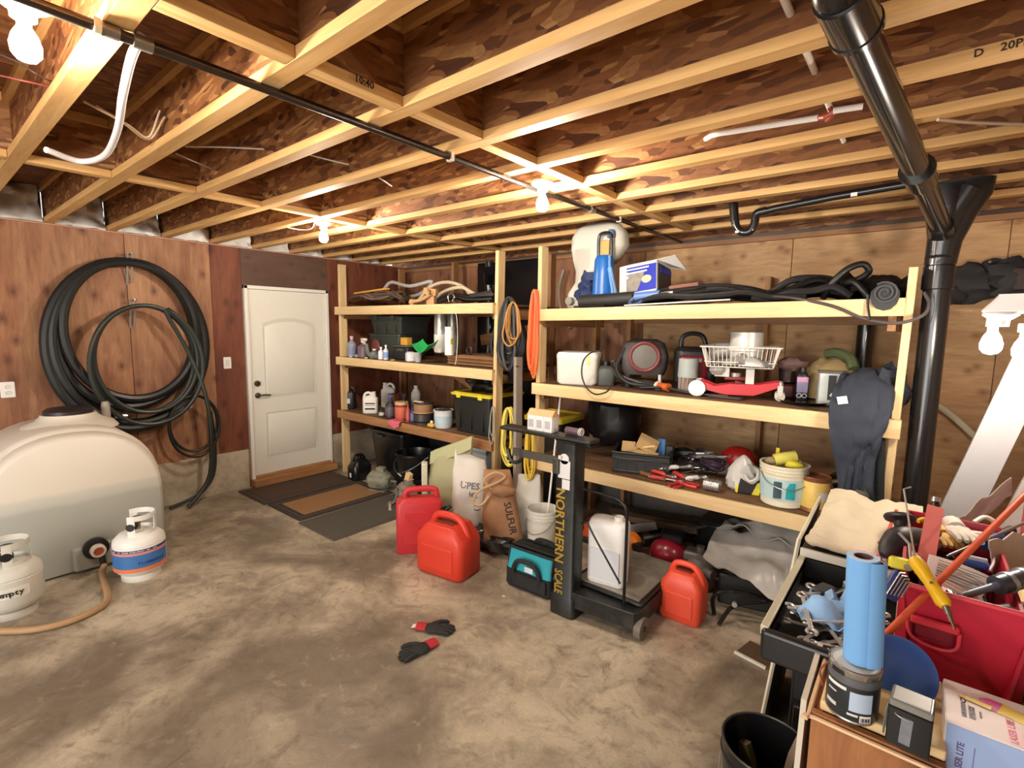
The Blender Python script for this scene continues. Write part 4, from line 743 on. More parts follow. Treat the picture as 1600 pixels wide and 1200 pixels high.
G().box((-.17,-.02,.32),(.05,.10,.6),rot('Z',10)).obj('side_gusset',mat('#cfcdb4',.75),gs,bev=.01)
ws=sack('white sack with faded print between green and brown sacks',(-2.85,3.0,0),.36,.21,.68,40,'#d2cec6',lean=.10,twist=-.04,seed=5,topw=.78,slope=-.36,amp=.035)
wb_s=ws.children[0]
for bd,sz,z,x in (('UPES',.075,.45,-.03),('IC.',.07,.37,0)): wrap(text(bd,sz,(x,-.2,z),(1,0,-.12),(0,0,1),ws,mat('#77757a',.7),ext=.001),wb_s,(0,1,0))
wrap(text('( )',.06,(.03,-.2,.27),(0,0,1),(-1,0,0),ws,mat('#55545a',.7),ext=.001),wb_s,(0,1,0)); G().rbox((.02,-.128,.09),(.035,.012,.022),.008).obj('print_mark',mat('#17161a',.6),ws)
bs=sack('brown paper sulfur sack with rope tied top',(-2.49,2.98,0),.34,.22,.63,38,'#a07654',lean=.05,twist=-.07,seed=9,amp=.045,topw=.66,dirt='#8a6242')
wrap(text('SULFUR',.074,(.05,-.25,.345),(.22,0,-1),(1,0,.22),bs,mat('#2a211c',.7),ext=.001),bs.children[0],(0,1,0))
G().tube(cr([(-.10,-.05,.50),(-.16,-.06,.58),(-.08,-.03,.63),(0,-.02,.60),(-.05,-.04,.56),(-.2,-.10,.50),(-.24,-.12,.42),(-.18,-.14,.40),(-.12,-.10,.46)],5),.011,7).obj('rope_tie',mat('#b99a72',.7,bmp=.3),bs)
G().ell((-.01,-.085,.50),(.10,.04,.05),14,8,amp=.3).obj('tied_neck',mat('#8d6746',.75,var=.2,bmp=.2),bs)
sack('small white sack tucked behind the brown sulfur sack',(-2.44,3.22,0),.24,.14,.56,38,'#d5d2cb',lean=.03,seed=12,topw=.9)
G_b=G().ell((0,0,0),(.22,.14,.085),22,12,amp=.5,fr=3,seed=3).obj('black_plastic','#171719' and mat('#17171a',.25,var=.2,coat=.2)); q=at(770,866,'z',0); G_b.location=(q.x-.09,q.y+.10,.075); tag(G_b,'crumpled black plastic bag on floor before the sacks','bag')
# ---- fuel cans
def jerry(lab,loc,w_,d,h,rz,col,style,spout=None):
    t=thing('fuel_can',lab,'fuel can',loc,rz); m=mat(col,.42,var=.06,scale=14); r=min(w_,d)*.18
    if style=='tall':
        sec=[(rrect(w_*.94,d*.92,r),0),(rrect(w_,d,r),.015),(rrect(w_,d,r),h*.78),(rrect(w_*.96,d*.94,r),h*.82),(rrect(w_*.70,d*.5,r*.8),h*.865),(rrect(w_*.66,d*.44,r*.7),h*.87)]
        G().loft(sec).obj('can_body',m,t,ang=45)
        G().tube(cr([(-w_*.30,0,h*.85),(-w_*.28,0,h*.96),(-w_*.1,0,h*.985),(w_*.22,0,h*.985),(w_*.36,0,h*.95),(w_*.38,0,h*.82)],4),d*.13,10).obj('handle',m,t)
        G().prism([(-w_*.34,-h*.26),(w_*.34,-h*.26),(w_*.34,h*.2),(w_*.1,h*.26),(-w_*.34,h*.26)],0,.006,M(((1,0,0),(0,0,-1),(0,1,0))),(0,-d/2+.001,h*.42)).obj('embossed_panel',m,t,bev=.003)
        for a in (35,-35): G().box((0,-d/2-.005,h*.42),(w_*.7,.006,.012),rot('Y',a)).obj('embossed_rib',m,t)
    else:
        k=.62
        sec=[(rrect(w_*.93,d*.9,r),0),(rrect(w_,d,r),.02),(rrect(w_,d,r),h*k),(rrect(w_*.95,d*.97,r),h*(k+.06)),(rrect(w_*.62,d*.9,r*.7),h*.86),(rrect(w_*.56,d*.8,r*.6),h*.88)]
        G().loft(sec).obj('can_body',m,t,ang=50)
        G().tube(cr([(-w_*.34,0,h*.78),(-w_*.24,0,h*.95),(0,0,h*.985),(w_*.24,0,h*.95),(w_*.40,0,h*.74),(w_*.43,0,h*.5)],4),d*.10,10).obj('handle',m,t)
        G().rbox((0,-d/2-.001,h*.33),(w_*.66,.012,h*.40),.005).obj('embossed_panel',m,t,bev=.004)
        G().rbox((0,0,h*.875),(w_*.42,d*.5,.012),.01).obj('grip_shade',mat('#7c2a1e',.5),t)  # darker slab, no hollow: shade of the hand hole put into the colour
    if spout:
        G().cyl(spout,V(spout)+V((.03,-.03,.02)),.028,14).cyl(V(spout)+V((.03,-.03,.02)),V(spout)+V((.07,-.035,.05)),.014,10).obj('spout',mat('#18171a',.4),t)
    return t
jerry('tall pinkish red fuel can standing in front of green sack',(-2.99,2.52,0),.36,.19,.50,52,'#c33239',style='tall',spout=(.17,-.08,.33))
jerry('broad orange red fuel can in front of the tall one',(-2.56,2.43,0),.42,.27,.42,8,'#d23c28',style='wide',spout=None)
jerry('small orange red fuel can right of platform scale',(-1.02,2.97,0),.25,.19,.345,2,'#dc4c33',style='small')
# ---- tool bag
q=at(830,932,'z',0); t=thing('tool_bag','open teal and black tool bag on the floor','tool bag',(q.x-.06,q.y+.15,0),2)
bkn=mat('#1d1e1f',.75,var=.2,bmp=.2,scale=40); teal=mat('#2399a8',.7,var=.08,bmp=.1,scale=40)
bw,bd,bh=.37,.26,.26
G().loft([(rrect(bw*.96,bd*.94,.03),0),(rrect(bw,bd,.03),.02),(rrect(bw,bd*1.0,.03),.13)]).obj('bag_base',bkn,t)
G().rings([[V((x,y,z)) for x,y in rrect(bw*a,bd*b,.03)] for a,b,z in ((.985,.97,.12),(.97,.72,.24),(.97,.70,.255),(.93,.62,.255),(.93,.8,.13))],cap=True).obj('bag_top',teal,t)
G().rbox((0,0,.262),(bw*.98,bd*.30,.02),.01).obj('zip_mouth',bkn,t); G().tube([(-bw*.5,-bd*.3,.262),(bw*.5,-bd*.3,.262)],.008,6).tube([(-bw*.5,bd*.3,.262),(bw*.5,bd*.3,.262)],.008,6).obj('mouth_frame',bkn,t)
for s in (-1,1): G().sheet(lambda u,v:(s*(bw*.5-.012)+s*.006*v,(u-.5)*bd*(.96-.28*v),.02+.24*v),4,4,.01).obj('end_panel',bkn,t)
for s in (-1,1): G().tube(cr([(s*.0-.10,-bd*.46-.01,.05),(-.105,-bd*.5-.01,.14),(-.06,-bd*.48-.02,.21),(.06,-bd*.48-.02,.21),(.105,-bd*.5-.01,.14),(.10,-bd*.46-.01,.05)] if s<0 else [(-.1,bd*.42,.15),(-.08,bd*.36,.26),(0,bd*.3,.29),(.08,bd*.36,.26),(.1,bd*.42,.15)],5),.016,8).obj('strap_handle',bkn,t)
G().rbox((.01,-bd*.475,.155),(.07,.008,.04),.006,R=None).obj('badge_patch',mat('#d9e4e8',.6,var=.2,scale=30),t)
G().rbox((.02,-bd*.5-.008,.075),(bw*.75,.012,.09),.01).obj('front_pocket',bkn,t)
# ---- white pail, broom pole
pail('tall white pail behind the platform scale column',(822,870,793,868),.0,'#d9d6ca',label='#e2ded2',cat='bucket')
a=at(850,856,'z',.02); b=at(882.5,556,'y',a.y+.30); t=thing('broom','white pole with blue grip leaning by the scale','broom',a); d=(b-a)
G(t).cyl(a+d*.03,a+d*.86,.0085,10).obj('pole',mat('#dad9d6',.35,var=.03),t); G(t).cyl(a+d*.82,a+d*.935,.012,10).obj('foam_grip',mat('#232228',.7),t); G(t).cyl(a+d*.93,b,.0125,10).obj('end_grip',mat('#3a63c0',.5),t); G(t).cyl(a+d*.46,a+d*.475,.013,10).obj('lock_collar',mat('#c9c9c9',.4),t)
G(t).rbox(a+V((0,0,.03)),(.07,.06,.08),.02).obj('broom_head',mat('#1c1b1d',.6),t)
# ---- platform scale
X0s,Y0s=-1.60,2.54
bkm=mat('#1b1c1b',.42,.2,var=.3,scale=10,dirt='#3a3834')
t=thing('platform_scale','old black platform scale with brass lettered column on wheels','scale',(X0s,Y0s,0)); L=lambda x,y,z:V((x-X0s,y-Y0s,z))
ztop=at(893,690,'y',2.5).z
G().loft([(rrect(.18,.15,.03),.0),(rrect(.18,.15,.03),.12),(rrect(.145,.125,.02),.14),(rrect(.14,.12,.02),ztop-.1),(rrect(.145,.13,.02),ztop-.01),(rrect(.17,.15,.03),ztop)],(0,0,0)).obj('column',bkm,t,bev=.003)
G().prism([(.02,-.06),(.46,-.02),(.48,.02),(.48,.68),(-.02,.66),(-.04,.02)],.07,.17).obj('base_frame',bkm,t,bev=.006)
G().rbox((.235,.37,.185),(.47,.64,.022),.015).obj('deck_rim',bkm,t,bev=.003); G().box((.235,.37,.199),(.42,.59,.006)).obj('deck_plate',mat('#a8a196',.3,.45,var=.25,scale=6,dirt='#6d675c'),t)
for (x,y) in ((.46,.04),(.46,.62),(.0,.62),(.0,.07)): 
    if (x,y)!=(.0,.07): G().cyl((x+.0,y,.065),(x+.04,y,.065),.065,20).obj('wheel',mat('#6c6358',.6,var=.2),t); G().cyl((x-.006,y,.065),(x+.046,y,.065),.016,10).obj('axle_hub',bkm,t)
zb=ztop+.012
xl=at(783,668,'y',2.5).x-X0s; xr=at(925,690,'y',2.5).x-X0s
G().rbox(((xl+xr)/2,-.0,zb),(xr-xl,.12,.024),.01).obj('beam_shelf',bkm,t,bev=.003)
xb=at(800,712,'y',2.5).x-X0s; zl=at(835,713,'y',2.5).z
G().bar((xb,-.03,zl),(-.07,-.03,zl),.012,.05).obj('weigh_beam',mat('#57544c',.4,.5,var=.2),t); G().rbox((-.06,-.05,zl-.02),(.05,.06,.1),.01).obj('poise_block',mat('#4a473f',.4,.4),t); G().cyl((-.03,-.075,zl+.03),(-.03,-.075,zl+.05),.012,8).obj('white_cap',mat('#dad7d0',.4),t)
xa=at(803,690,'y',2.5).x-X0s
for k in range(3): G().bar((xa-.05+.045*k,-.03,zl-.02),(xa-.05+.045*k,-.03,zb-.01),.012,.012).obj('beam_hanger',bkm,t)
G().tube(cr([(xa-.06,-.03,zl+.01),(xa-.02,-.03,zl-.07),(xa+.05,-.03,zl-.05),(xa+.06,-.03,zl+.02)],4),.013,8).obj('beam_loop',bkm,t)
G().loft([([(.0,-.03),(.03,-.03),(.03,.03),(0,.03)],zb-.01),([(.03,-.03),(.05,-.03),(.05,.03),(.03,.03)],zb-.03)],(xr-.06,0,0)).obj('shelf_end',bkm,t)
pm=mat('#dcdcdc',.45,var=.06); zc=at(887,735,'y',2.49).z
G().cyl((-.005,-.062,zc+.07),(-.005,-.067,zc+.07),.032,18).box((-.005,-.065,zc+.005),(.085,.004,.11)).obj('maker_plate',pm,t); G().box((.01,-.065,zc-.085),(.055,.004,.06)).obj('maker_plate',pm,t)
text('NORTHERN',.088,(-.03,-.0635,ztop*.52),(0,0,-1),(1,0,0),t,mat('#c8a548',.35,.6),sx=1.0); text('SCALE',.08,(-.03,-.0635,ztop*.52-.36),(0,0,-1),(1,0,0),t,mat('#c8a548',.35,.6),sx=.7)
rod=mat('#1a1a1b',.35,.5)
G().tube(cr([(.09,.0,ztop*.74),(.25,.0,ztop*.735),(.345,.0,ztop*.72),(.38,.0,ztop*.66),(.385,.0,ztop*.5),(.385,.0,.18)],4),.009,8).obj('guard_rail',rod,t)
G().tube(cr([(.09,-.01,.60),(.13,-.01,.62),(.18,-.01,.55),(.36,-.005,.31)],3),.006,8).obj('brace_rod',rod,t)
# jug on deck, jugs on the beam shelf
jx,jy=X0s+.19,Y0s+.165; t=thing('white_container','tall white translucent container on the scale deck','container',(jx,jy,.203),8); m=mat('#e6e4e0',.35,var=.03)
G().loft([(rrect(.225,.13,.03),0),(rrect(.235,.14,.03),.012),(rrect(.24,.145,.035),.30),(rrect(.24,.145,.035),.375),(rrect(.22,.125,.035),.40),(rrect(.12,.08,.03),.41)]).obj('container_body',m,t,ang=50); G().rbox((0,-.0735,.13),(.19,.003,.2),.01).obj('level_panel',mat('#d6d8de',.35,var=.03),t); G().lathe([(.03,.405),(.03,.43),(0,.43)],14,(.06,0,0)).obj('cap',mat('#dcdad4',.4),t)
zt=zb+.0125
q=at(842,680,'y',2.52); t=thing('white_cartons','row of white cartons with peach tops on the scale beam','cartons',(q.x,2.56,zt)); m=mat('#e9e6e6',.5,var=.03)
for k in (-1,0,1):
    c=G().loft([([(x+.0,y) for x,y in rrect(.062,.08,.006)],0),(rrect(.062,.08,.006),.095),([(x,y*.3) for x,y in rrect(.062,.08,.006)],.128)],(.064*k,0,0)).obj('carton',m,t)
    G().box((.064*k,-.0405,.045),(.04,.002,.05)).obj('label_print',mat('#b5b3b8',.5,var=.3,scale=90),t)
G().prism([(-.04,0),(.04,0),(.012,.036),(-.012,.036)],-.097,.097,M(((0,0,1),(1,0,0),(0,1,0))),(0,0,.096)).obj('peach_top',mat('#dfa87a',.6),t)
t=thing('striped_roll','small striped roll lying right of cartons on scale','roll',(at(895,683,'y',2.55).x,2.57,zt+.024),0); G().cyl((-.06,0,0),(.03,0,0),.022,14).obj('roll_body',mat('#5e4a55',.6,var=.5,scale=60),t); G().tube([(.05,.022*math.cos(a*PI/6),.022*math.sin(a*PI/6)) for a in range(12)],.004,6,closed=True).tube([(.038,.022*math.cos(a*PI/6),.022*math.sin(a*PI/6)) for a in range(12)],.004,6,closed=True).obj('white_band',mat('#d7d2d4',.5),t)
# ---- work gloves on the floor
def glove(lab,loc,rz,mir):
    t=thing('work_glove',lab,'glove',loc,rz,'pair of black work gloves'); g=G()
    g.ell((0.0,0,.016),(.062,.050,.017),18,8)
    for k,(y,L,a) in enumerate(((.030,.082,4),(.010,.092,1),(-.011,.088,-3),(-.031,.072,-8))):
        b=V((.035,y,.014)); e=b+V((L*math.cos(math.radians(a)),L*math.sin(math.radians(a)),-.002)); g.tube([b,b.lerp(e,.5)+V((0,0,.005)),b.lerp(e,.85),e],[.014,.0125,.0115,.006],8)
    g.tube([V((-.015,.036*mir,.014)),V((.025,.066*mir,.016)),V((.055,.078*mir,.013)),V((.072,.080*mir,.012))],[.017,.015,.013,.006],8)
    g.obj('glove_hand',mat('#1d2020',.7,var=.2,bmp=.3,scale=50),t)
    G().lathe([(.001,0),(.036,0),(.037,.03),(.035,.06),(.001,.06)],18,(-.045,0,.017),rot('Y',-90)@M.Diagonal((.42,1,1)).to_3x3(),True).obj('knit_cuff',mat('#b22a33',.8,var=.2,bmp=.4,scale=60),t)
    if mir>0: G().prism([(-.012,-.018),(.012,-.012),(.01,.02),(-.01,.016)],0,.003,None,(-.122,0,.012)).obj('white_tag',mat('#e9e4dc',.6),t)
    return t
q=at(678,985,'z',0); glove('black work glove with red cuff at left, fingers pointing right',(q.x,q.y,0),30,1)
q=at(656,1018,'z',0); glove('black work glove with red cuff on top, fingers pointing toward camera',(q.x,q.y,0),-100,-1)
t=cable('paper_scrap','tiny pale paper scrap on floor near tool bag',[V(at(785,931,'z',.004)),V(at(789,932,'z',.004))],.004,mat('#e2ddd0',.7),'scrap',5)
# ================= right unit: top level =================
bk2=mat('#1c1b1c',.45,var=.25,scale=14); bkg=mat('#151415',.22,var=.2,coat=.2)
def TP(px,py,Y): 
    p=at(px,py,'y',Y); return p
def onz(px,Y): 
    p=at(px,470,'y',Y); return V((p.x,Y,rtz(p.x)+.004))
q=onz(925,3.66); t=thing('sprayer_tank','large rounded white plastic tank standing at back of top right shelf','tank',q); m=mat('#cbc9bd',.5,var=.05)
h=TP(925,352,3.66).z-q.z; s=h/.62
G().loft([([(x+ox*s,y) for x,y in rrect(w_*s,d*s,.06*s,4)],z*s) for w_,d,ox,z in ((.14,.16,-.1,0),(.18,.18,-.1,.02),(.17,.18,-.1,.12),(.14,.16,-.06,.2),(.20,.18,-.02,.28),(.36,.17,.03,.36),(.44,.17,.05,.45),(.43,.17,.05,.53),(.36,.15,.05,.59),(.24,.1,.05,.62),(.16,.06,.05,.625))]).obj('tank_body',m,t,ang=60,bev=.01); G().cyl((-.12*s,-.1*s,.06*s),(-.12*s,-.14*s,.06*s),.03*s,12).obj('outlet_cap',mat('#9c9a90',.5),t)
q=onz(915,3.58); o=thing('blue_bag','dark blue crumpled bag beside the blue pump','bag',q); k=mpp(q)
G().ell((0,.05,.11),(.10,.10,.13),20,14,amp=.45,fr=2.4,seed=8).obj('bag_body',mat('#2b3a66',.7,var=.3,scale=10),o); G().ell((.02,.05,.26),(.09,.09,.08),16,10,amp=.4,seed=3).obj('bag_neck',mat('#333f66',.7,var=.3,scale=10),o)
q=onz(942,3.50); t=thing('blue_pump','blue submersible pump with black carrying handle','pump',q); h=TP(942,400,3.5).z-q.z; r=.075; bl=mat('#1f63b0',.35,var=.08)
G().lathe([(r*1.15,0.05),(r*1.12,h*.3),(r*1.05,h*.6),(r*.98,h*.92),(r*.8,h),(0,h)],24).lathe([(0,0),(r*1.25,.0),(r*1.25,.05),(r*1.1,.06)],24).obj('pump_body',bl,t); G().tube(cr([(-r*.7,0,h*.96),(-r*.72,0,h+.13),(-r*.4,0,h+.17),(r*.5,0,h+.165),(r*.72,0,h+.11),(r*.75,0,h*.96)],4),.012,8).obj('carry_handle',mat('#17191f',.4),t); G().rbox((0,.01,h+.06),(r*1.0,.02,.12),.006).obj('name_plate',mat('#b79b5a',.5),t); G().lathe([(.03,h+.14),(.03,h+.18),(.02,h+.2),(0,h+.2)],12,(.03,.04,0)).obj('outlet_port',mat('#5f7396',.4),t)
G().tube(cr([(r*.8,-.03,h*.98),(r*1.1,-.05,h*.6),(r*1.5,-.06,.12),(r*1.3,-.07,.03)],4),.012,8).obj('blue_lead',mat('#5a8cc8',.5),t)
cable('blue_strap','light blue hanging strap right of blue pump',[onz(962,3.46)+V((-.06,0,.3)),onz(962,3.46)+V((-.03,0,.18)),onz(964,3.46)+V((0,0,.06)),onz(970,3.46)+V((.02,0,.03))],.018,mat('#6aa0d2',.6),'strap',8)
# black hose end + blue tool
a=onz(918,3.40);b=onz(988,3.42); t=thing('black_hose_end','ribbed black hose end lying before the blue pump','hose',a); G(t).tube(cr([a+V((-.06,0,.05)),a.lerp(b,.4)+V((0,0,.055)),b+V((0,.02,.065))],6),.05,14).obj('hose_body',mat('#242422',.6,bmp=.5,scale=50),t); G(t).tube(cr([a+V((-.10,-.03,.01)),a+V((0,-.06,.01)),a.lerp(b,.5)+V((0,-.07,.01))],4),.008,6).obj('cord',bk2,t)
a=onz(992,3.40); t=thing('blue_caulk_gun','small blue and silver tool in front of the white box','tool',a,0); G().cyl((0,0,.07),(.18,.02,.085),.03,14).obj('tool_barrel',mat('#5a7fc0',.4),t); G().cyl((.18,.02,.085),(.27,.03,.095),.014,12).obj('tool_tip',mat('#cfcac2',.3,.6),t); G().tube(cr([(0,0,.07),(-.03,-.02,.03),(0,-.03,.01),(.05,-.02,.03),(.06,0,.05)],4),.012,8).obj('tool_grip',mat('#3e4f80',.45),t)
# white & blue box tilted
q=onz(1010,3.62); t=thing('cardboard_box','open white and blue printed box tilted on black hoses','box',q+V((.0,0,.045)),0,None,rot('Y',7)@rot('X',-3)@rot('Z',-7)); W_=.30; D_=.24; H_=.235
wb_=mat('#dcdad7',.55,var=.05); blu=mat('#1c2fae',.45,var=.2,scale=8)
t.rotation_euler=(rot('Z',-4)@rot('X',-9)@rot('Y',-7)).to_euler()
g=G()
for c,d in (((0,-D_/2,H_/2),(W_,.006,H_)),((0,D_/2,H_/2),(W_,.006,H_)),((-W_/2,0,H_/2),(.006,D_,H_)),((W_/2,0,H_/2),(.006,D_,H_)),((0,0,.003),(W_,D_,.006))): g.box(c,d)
g.obj('box_body',wb_,t)
G().box((.03,-D_/2-.004,H_*.5),(W_*.80,.003,H_*.82)).obj('printed_panel',blu,t); G().prism([(-.12,-.09),(-.03,-.09),(.02,.02),(.03,.05),(-.12,.05)],0,.003,M(((1,0,0),(0,0,-1),(0,1,0))),(.03,-D_/2-.004,H_*.5)).obj('photo_print',mat('#8d867e',.5,var=.5,scale=30),t)
for k in range(2): G().box((.0,-D_/2-.007,H_*.83-.026*k),(W_*(.62-.1*k),.003,.011)).obj('print_line',mat('#e3e3ea',.5),t); G().box((-.085,-D_/2-.007,H_*.72-.03*k),(.02,.003,.018)).obj('print_mark',mat('#e3e3ea',.5),t)
G().ell((.075,-D_/2-.008,H_*.45),(.04,.004,.03),14,6).obj('product_picture',mat('#d9c9a0',.5,var=.4,scale=30),t)
G().box((W_/2+.004,.0,H_*.5),(.003,D_*.86,H_*.84)).obj('printed_panel',mat('#2c3036',.45,var=.4,scale=12),t); G().box((W_/2+.007,.02,H_*.75),(.003,D_*.7,.04)).obj('print_line',blu,t)
fl=G(); fl.rings([[V((-W_/2,-D_/2,H_-.002)),V((W_/2,-D_/2,H_-.002)),V((W_/2-.03,-.01,H_+.04)),V((-W_/2+.02,-.01,H_+.045))],[V((-W_/2,-D_/2,H_+.002)),V((W_/2,-D_/2,H_+.002)),V((W_/2-.03,-.01,H_+.044)),V((-W_/2+.02,-.01,H_+.049))]]); fl.obj('box_flap',wb_,t)
fl=G(); fl.rings([[V((W_/2,-D_/2,H_-.002)),V((W_/2,D_/2,H_-.002)),V((W_/2+.13,D_/2-.02,H_-.05)),V((W_/2+.12,-D_/2+.05,H_+.02))],[V((W_/2,-D_/2,H_+.002)),V((W_/2,D_/2,H_+.002)),V((W_/2+.13,D_/2-.02,H_-.046)),V((W_/2+.12,-D_/2+.05,H_+.024))]]); fl.obj('box_flap',wb_,t)
t.location=onz(1008,3.62)+V((0,0,.075))
a=onz(975,3.335); b=onz(1140,3.36); t=thing('white_board','thin white board lying at front edge of top right shelf','board',a.lerp(b,.5)); G(t).bar(a+V((0,.06,.008)),b+V((0,.06,.024)),.12,.01).obj('board_panel',mat('#e6e2d8',.5),t,bev=.002)
# black hose heaps
t=thing('hose_heap','heap of long flat black hoses across top right shelf','hose',onz(1090,3.6))
for k in range(9):
    rg=random.Random(k+40); y=3.40+.05*k; pts=[]
    for x,hh in ((985,.05),(1030,.10),(1075,.13),(1120,.12),(1165,.09),(1205,.045),(1260,.03)): pts.append(onz(x,y)+V((0,0,max(.022,hh*(.55+.5*(k%4)/3)+rg.uniform(-.015,.02)))))
    G(t).tube(cr(pts,4),.02,8).obj('hose_strand',bk2,t)
cable('pinkish_bar','dull pinkish bar lying in the black hose heap',[onz(1045,3.37)+V((0,0,.12)),onz(1090,3.37)+V((0,0,.135))],.012,mat('#8d5f56',.5),'bar',6)
t=thing('hose_heap','second heap of black hoses and plastic below the black loop','hose',onz(1240,3.6))
for k in range(8):
    rg=random.Random(k+70); y=3.42+.06*k; pts=[]
    for x,hh in ((1175,.03),(1205,.07),(1235,.12),(1270,.15),(1300,.12),(1330,.05)): pts.append(onz(x,y)+V((0,0,max(.022,hh*(.5+.5*(k%3)/2)+rg.uniform(-.02,.02)))))
    G(t).tube(cr(pts,4),.022,8).obj('hose_strand',bkg if k%2 else bk2,t)
c=onz(1325,3.42); cable('black_loop','upright loop of thick black hose on top right shelf',[c+V((-.13,.06,.02)),c+V((-.09,.0,.09)),c+V((-.02,0,.17)),c+V((.05,.03,.20)),c+V((.08,.06,.16)),c+V((.03,.08,.12)),c+V((-.04,.06,.10)),c+V((.02,.0,.10)),c+V((.07,-.03,.05)),c+V((.09,-.03,.018))],.018,bk2,'hose',10)
c=onz(1350,3.62); o=G().sheet(lambda u,v:(c.x-.15+.36*u,c.y-.2+.5*v,c.z+.01+.17*math.sin(PI*min(1,v*1.1+.08))*(.75+.35*NZ.noise(V((u*4,v*3,4))))+.02*NZ.noise(V((u*11,v*9,1)))),16,14,.006).obj('black_tarp',mat('#1a191b',.5,var=.3)); tag(o,'black tarp heap behind the rolled rubber mat','tarp')
# rolled rubber mat hanging over the beam
c=at(1383,458,'y',3.24); t=thing('rubber_roll','rolled black rubber mat hanging over right end of top beam','roll',c)
sp=[]; 
for k in range(40): a=k*.38; r=.014+.0011*k; sp.append(V((r*math.cos(a),0,r*math.sin(a))))
rs=[]
for i,p in enumerate(sp):
    d=p.normalized(); rs.append([p-d*.0045+V((0,-.02,0)),p+d*.0045+V((0,-.02,0)),p+d*.0045+V((0,.24,0)),p-d*.0045+V((0,.24,0))])
G().rings(rs).obj('mat_roll',mat('#343434',.55,var=.2),t); G().prism([(-.06,.01),(-.062,-.02),(-.052,-.055),(-.03,-.08),(0,-.09),(.03,-.082),(.052,-.055),(.062,-.02),(.06,.01),(.03,.045),(0,.056),(-.03,.045)],-.002,.004,M(((1,0,0),(0,0,1),(0,1,0))),(0,.0,0)).obj('mat_end',mat('#1d1c1d',.5),t)
pts=[TP(1205,463,3.4),TP(1240,466,3.3),TP(1300,478,3.235),TP(1350,498,3.235),TP(1400,505,3.235),TP(1440,494,3.235),TP(1452,475,3.26),TP(1444,457,3.3)]
cable('drooping_hose','thin black hose drooping over the top right beam',pts,.0085,mat('#4a4445',.5),'hose',8)
cable('black_strap','short black strap hanging on top beam by rubber roll',[TP(1356,460,3.25),TP(1356,478,3.245),TP(1359,500,3.225)],.007,bk2,'strap',6)
# ================= right unit: middle level =================
z=RM+.003
def SH(px,py,zz):
    p=at(px,py,'z',zz); lo,hi=(3.35,3.48) if zz>1 else (3.36,3.75)
    if not lo<p.y<hi: Y=min(max(p.y,lo),hi); p=V((at(px,py,'y',Y).x,Y,zz))
    return p
q=SH(885,601,z); t=thing('foam_box','white plastic box with rounded corners on middle right shelf','box',(q.x+.02,q.y+.16,z),20); h=.255
m=mat('#e9e6de',.45,var=.03); G().loft([(rrect(.29,.27,.04,4),0),(rrect(.32,.29,.04,4),.02),(rrect(.33,.3,.04,4),h*.8),(rrect(.335,.305,.045,4),h*.82),(rrect(.335,.305,.045,4),h-.02),(rrect(.31,.28,.04,4),h)]).obj('box_body',m,t,ang=50); G().box((.1,-.153,h*.8),(.02,.004,.08)).obj('yellow_mark',mat('#dcd477',.5),t)
q=SH(935,602,z); t=thing('grey_jug','dark grey green jug with black cap beside white box','jug',(q.x+.02,q.y+.08,z),25); G().loft([(rrect(.14,.12,.025),0),(rrect(.145,.125,.03),.015),(rrect(.145,.125,.03),.12),(rrect(.10,.09,.03),.15),(rrect(.05,.05,.02),.155)]).obj('jug_body',mat('#4c514f',.5),t,ang=50); G().cyl((0,0,.15),(0,0,.19),.035,14).obj('cap',mat('#19191b',.4),t); G().tube(cr([(.0,.0,.16),(.06,0,.19),(.075,0,.12)],4),.012,8).obj('handle',mat('#3a3e3c',.5),t)
c=SH(930,600,z)+V((.02,-.005,.11)); kk=.0028
cable('black_cable_loop','black cable loop hanging in front of the grey jug',[at(x,y,'y',3.22) for x,y in ((955,602),(948,612),(930,616),(916,605),(909,585),(912,563),(925,550),(940,548))],.006,bk2,'cable',8)
q=SH(985,607,z); t=thing('grey_blower','grey round machine housing with black hoses on middle right shelf','machine',(q.x,q.y+.22,z),25); gm=mat('#4e4848',.6,var=.2)
G().loft([([(x,y) for x,y in rrect(.30,.26,.06,4)],.10),(rrect(.34,.3,.08,4),.14),(rrect(.36,.32,.08,4),.24),(rrect(.30,.26,.08,4),.34),(rrect(.18,.16,.06,4),.37)]).obj('housing',gm,t,ang=50); G().tube([(.105*math.cos(a*PI/10),-.17,.24+.105*math.sin(a*PI/10)) for a in range(20)],.013,8,closed=True).obj('front_ring',mat('#7a3a3a',.5),t); G().lathe([(0,0),(.095,0),(.09,.02),(.03,.03),(0,.03)],24,(0,-.155,.24),rot('X',90)).obj('front_disc',mat('#6b6660',.5),t)
for s in (-1,1): G().box((s*.12,0,.05),(.03,.24,.10)).obj('support_foot',mat('#2a2829',.5),t)
for k in range(3): G().tube(cr([(-.15,-.1+.05*k,.3),(-.2,-.15,.15-.03*k),(-.12+.08*k,-.2,.05),(.05+.06*k,-.22,.03),(.2,-.2,.02)],5),.016,8).obj('black_hose',bk2,t)
G().cyl((.12,-.18,.0),(.115,-.18,.11),.012,10).obj('pale_tube',mat('#cfcac6',.4),t)
q=SH(1035,598,z); t=thing('red_generator','black and dark red portable machine with top handle','machine',(q.x+.13,q.y+.26,z),25); 
G().rbox((0,0,.18),(.28,.3,.28),.05,4).obj('housing',mat('#1b191b',.45,var=.2),t,bev=.004); G().rbox((-.02,-.152,.18),(.19,.02,.17),.02).obj('red_panel',mat('#6d1a26',.35,var=.15),t,bev=.004); G().rbox((-.01,-.165,.23),(.09,.01,.03),.008).obj('chrome_badge',mat('#c9b3b3',.3,.6),t); G().tube(cr([(-.1,0,.31),(-.09,0,.39),(-.03,0,.42),(.05,0,.40),(.08,0,.31)],4),.017,8).obj('carry_handle',mat('#1b191b',.45),t)
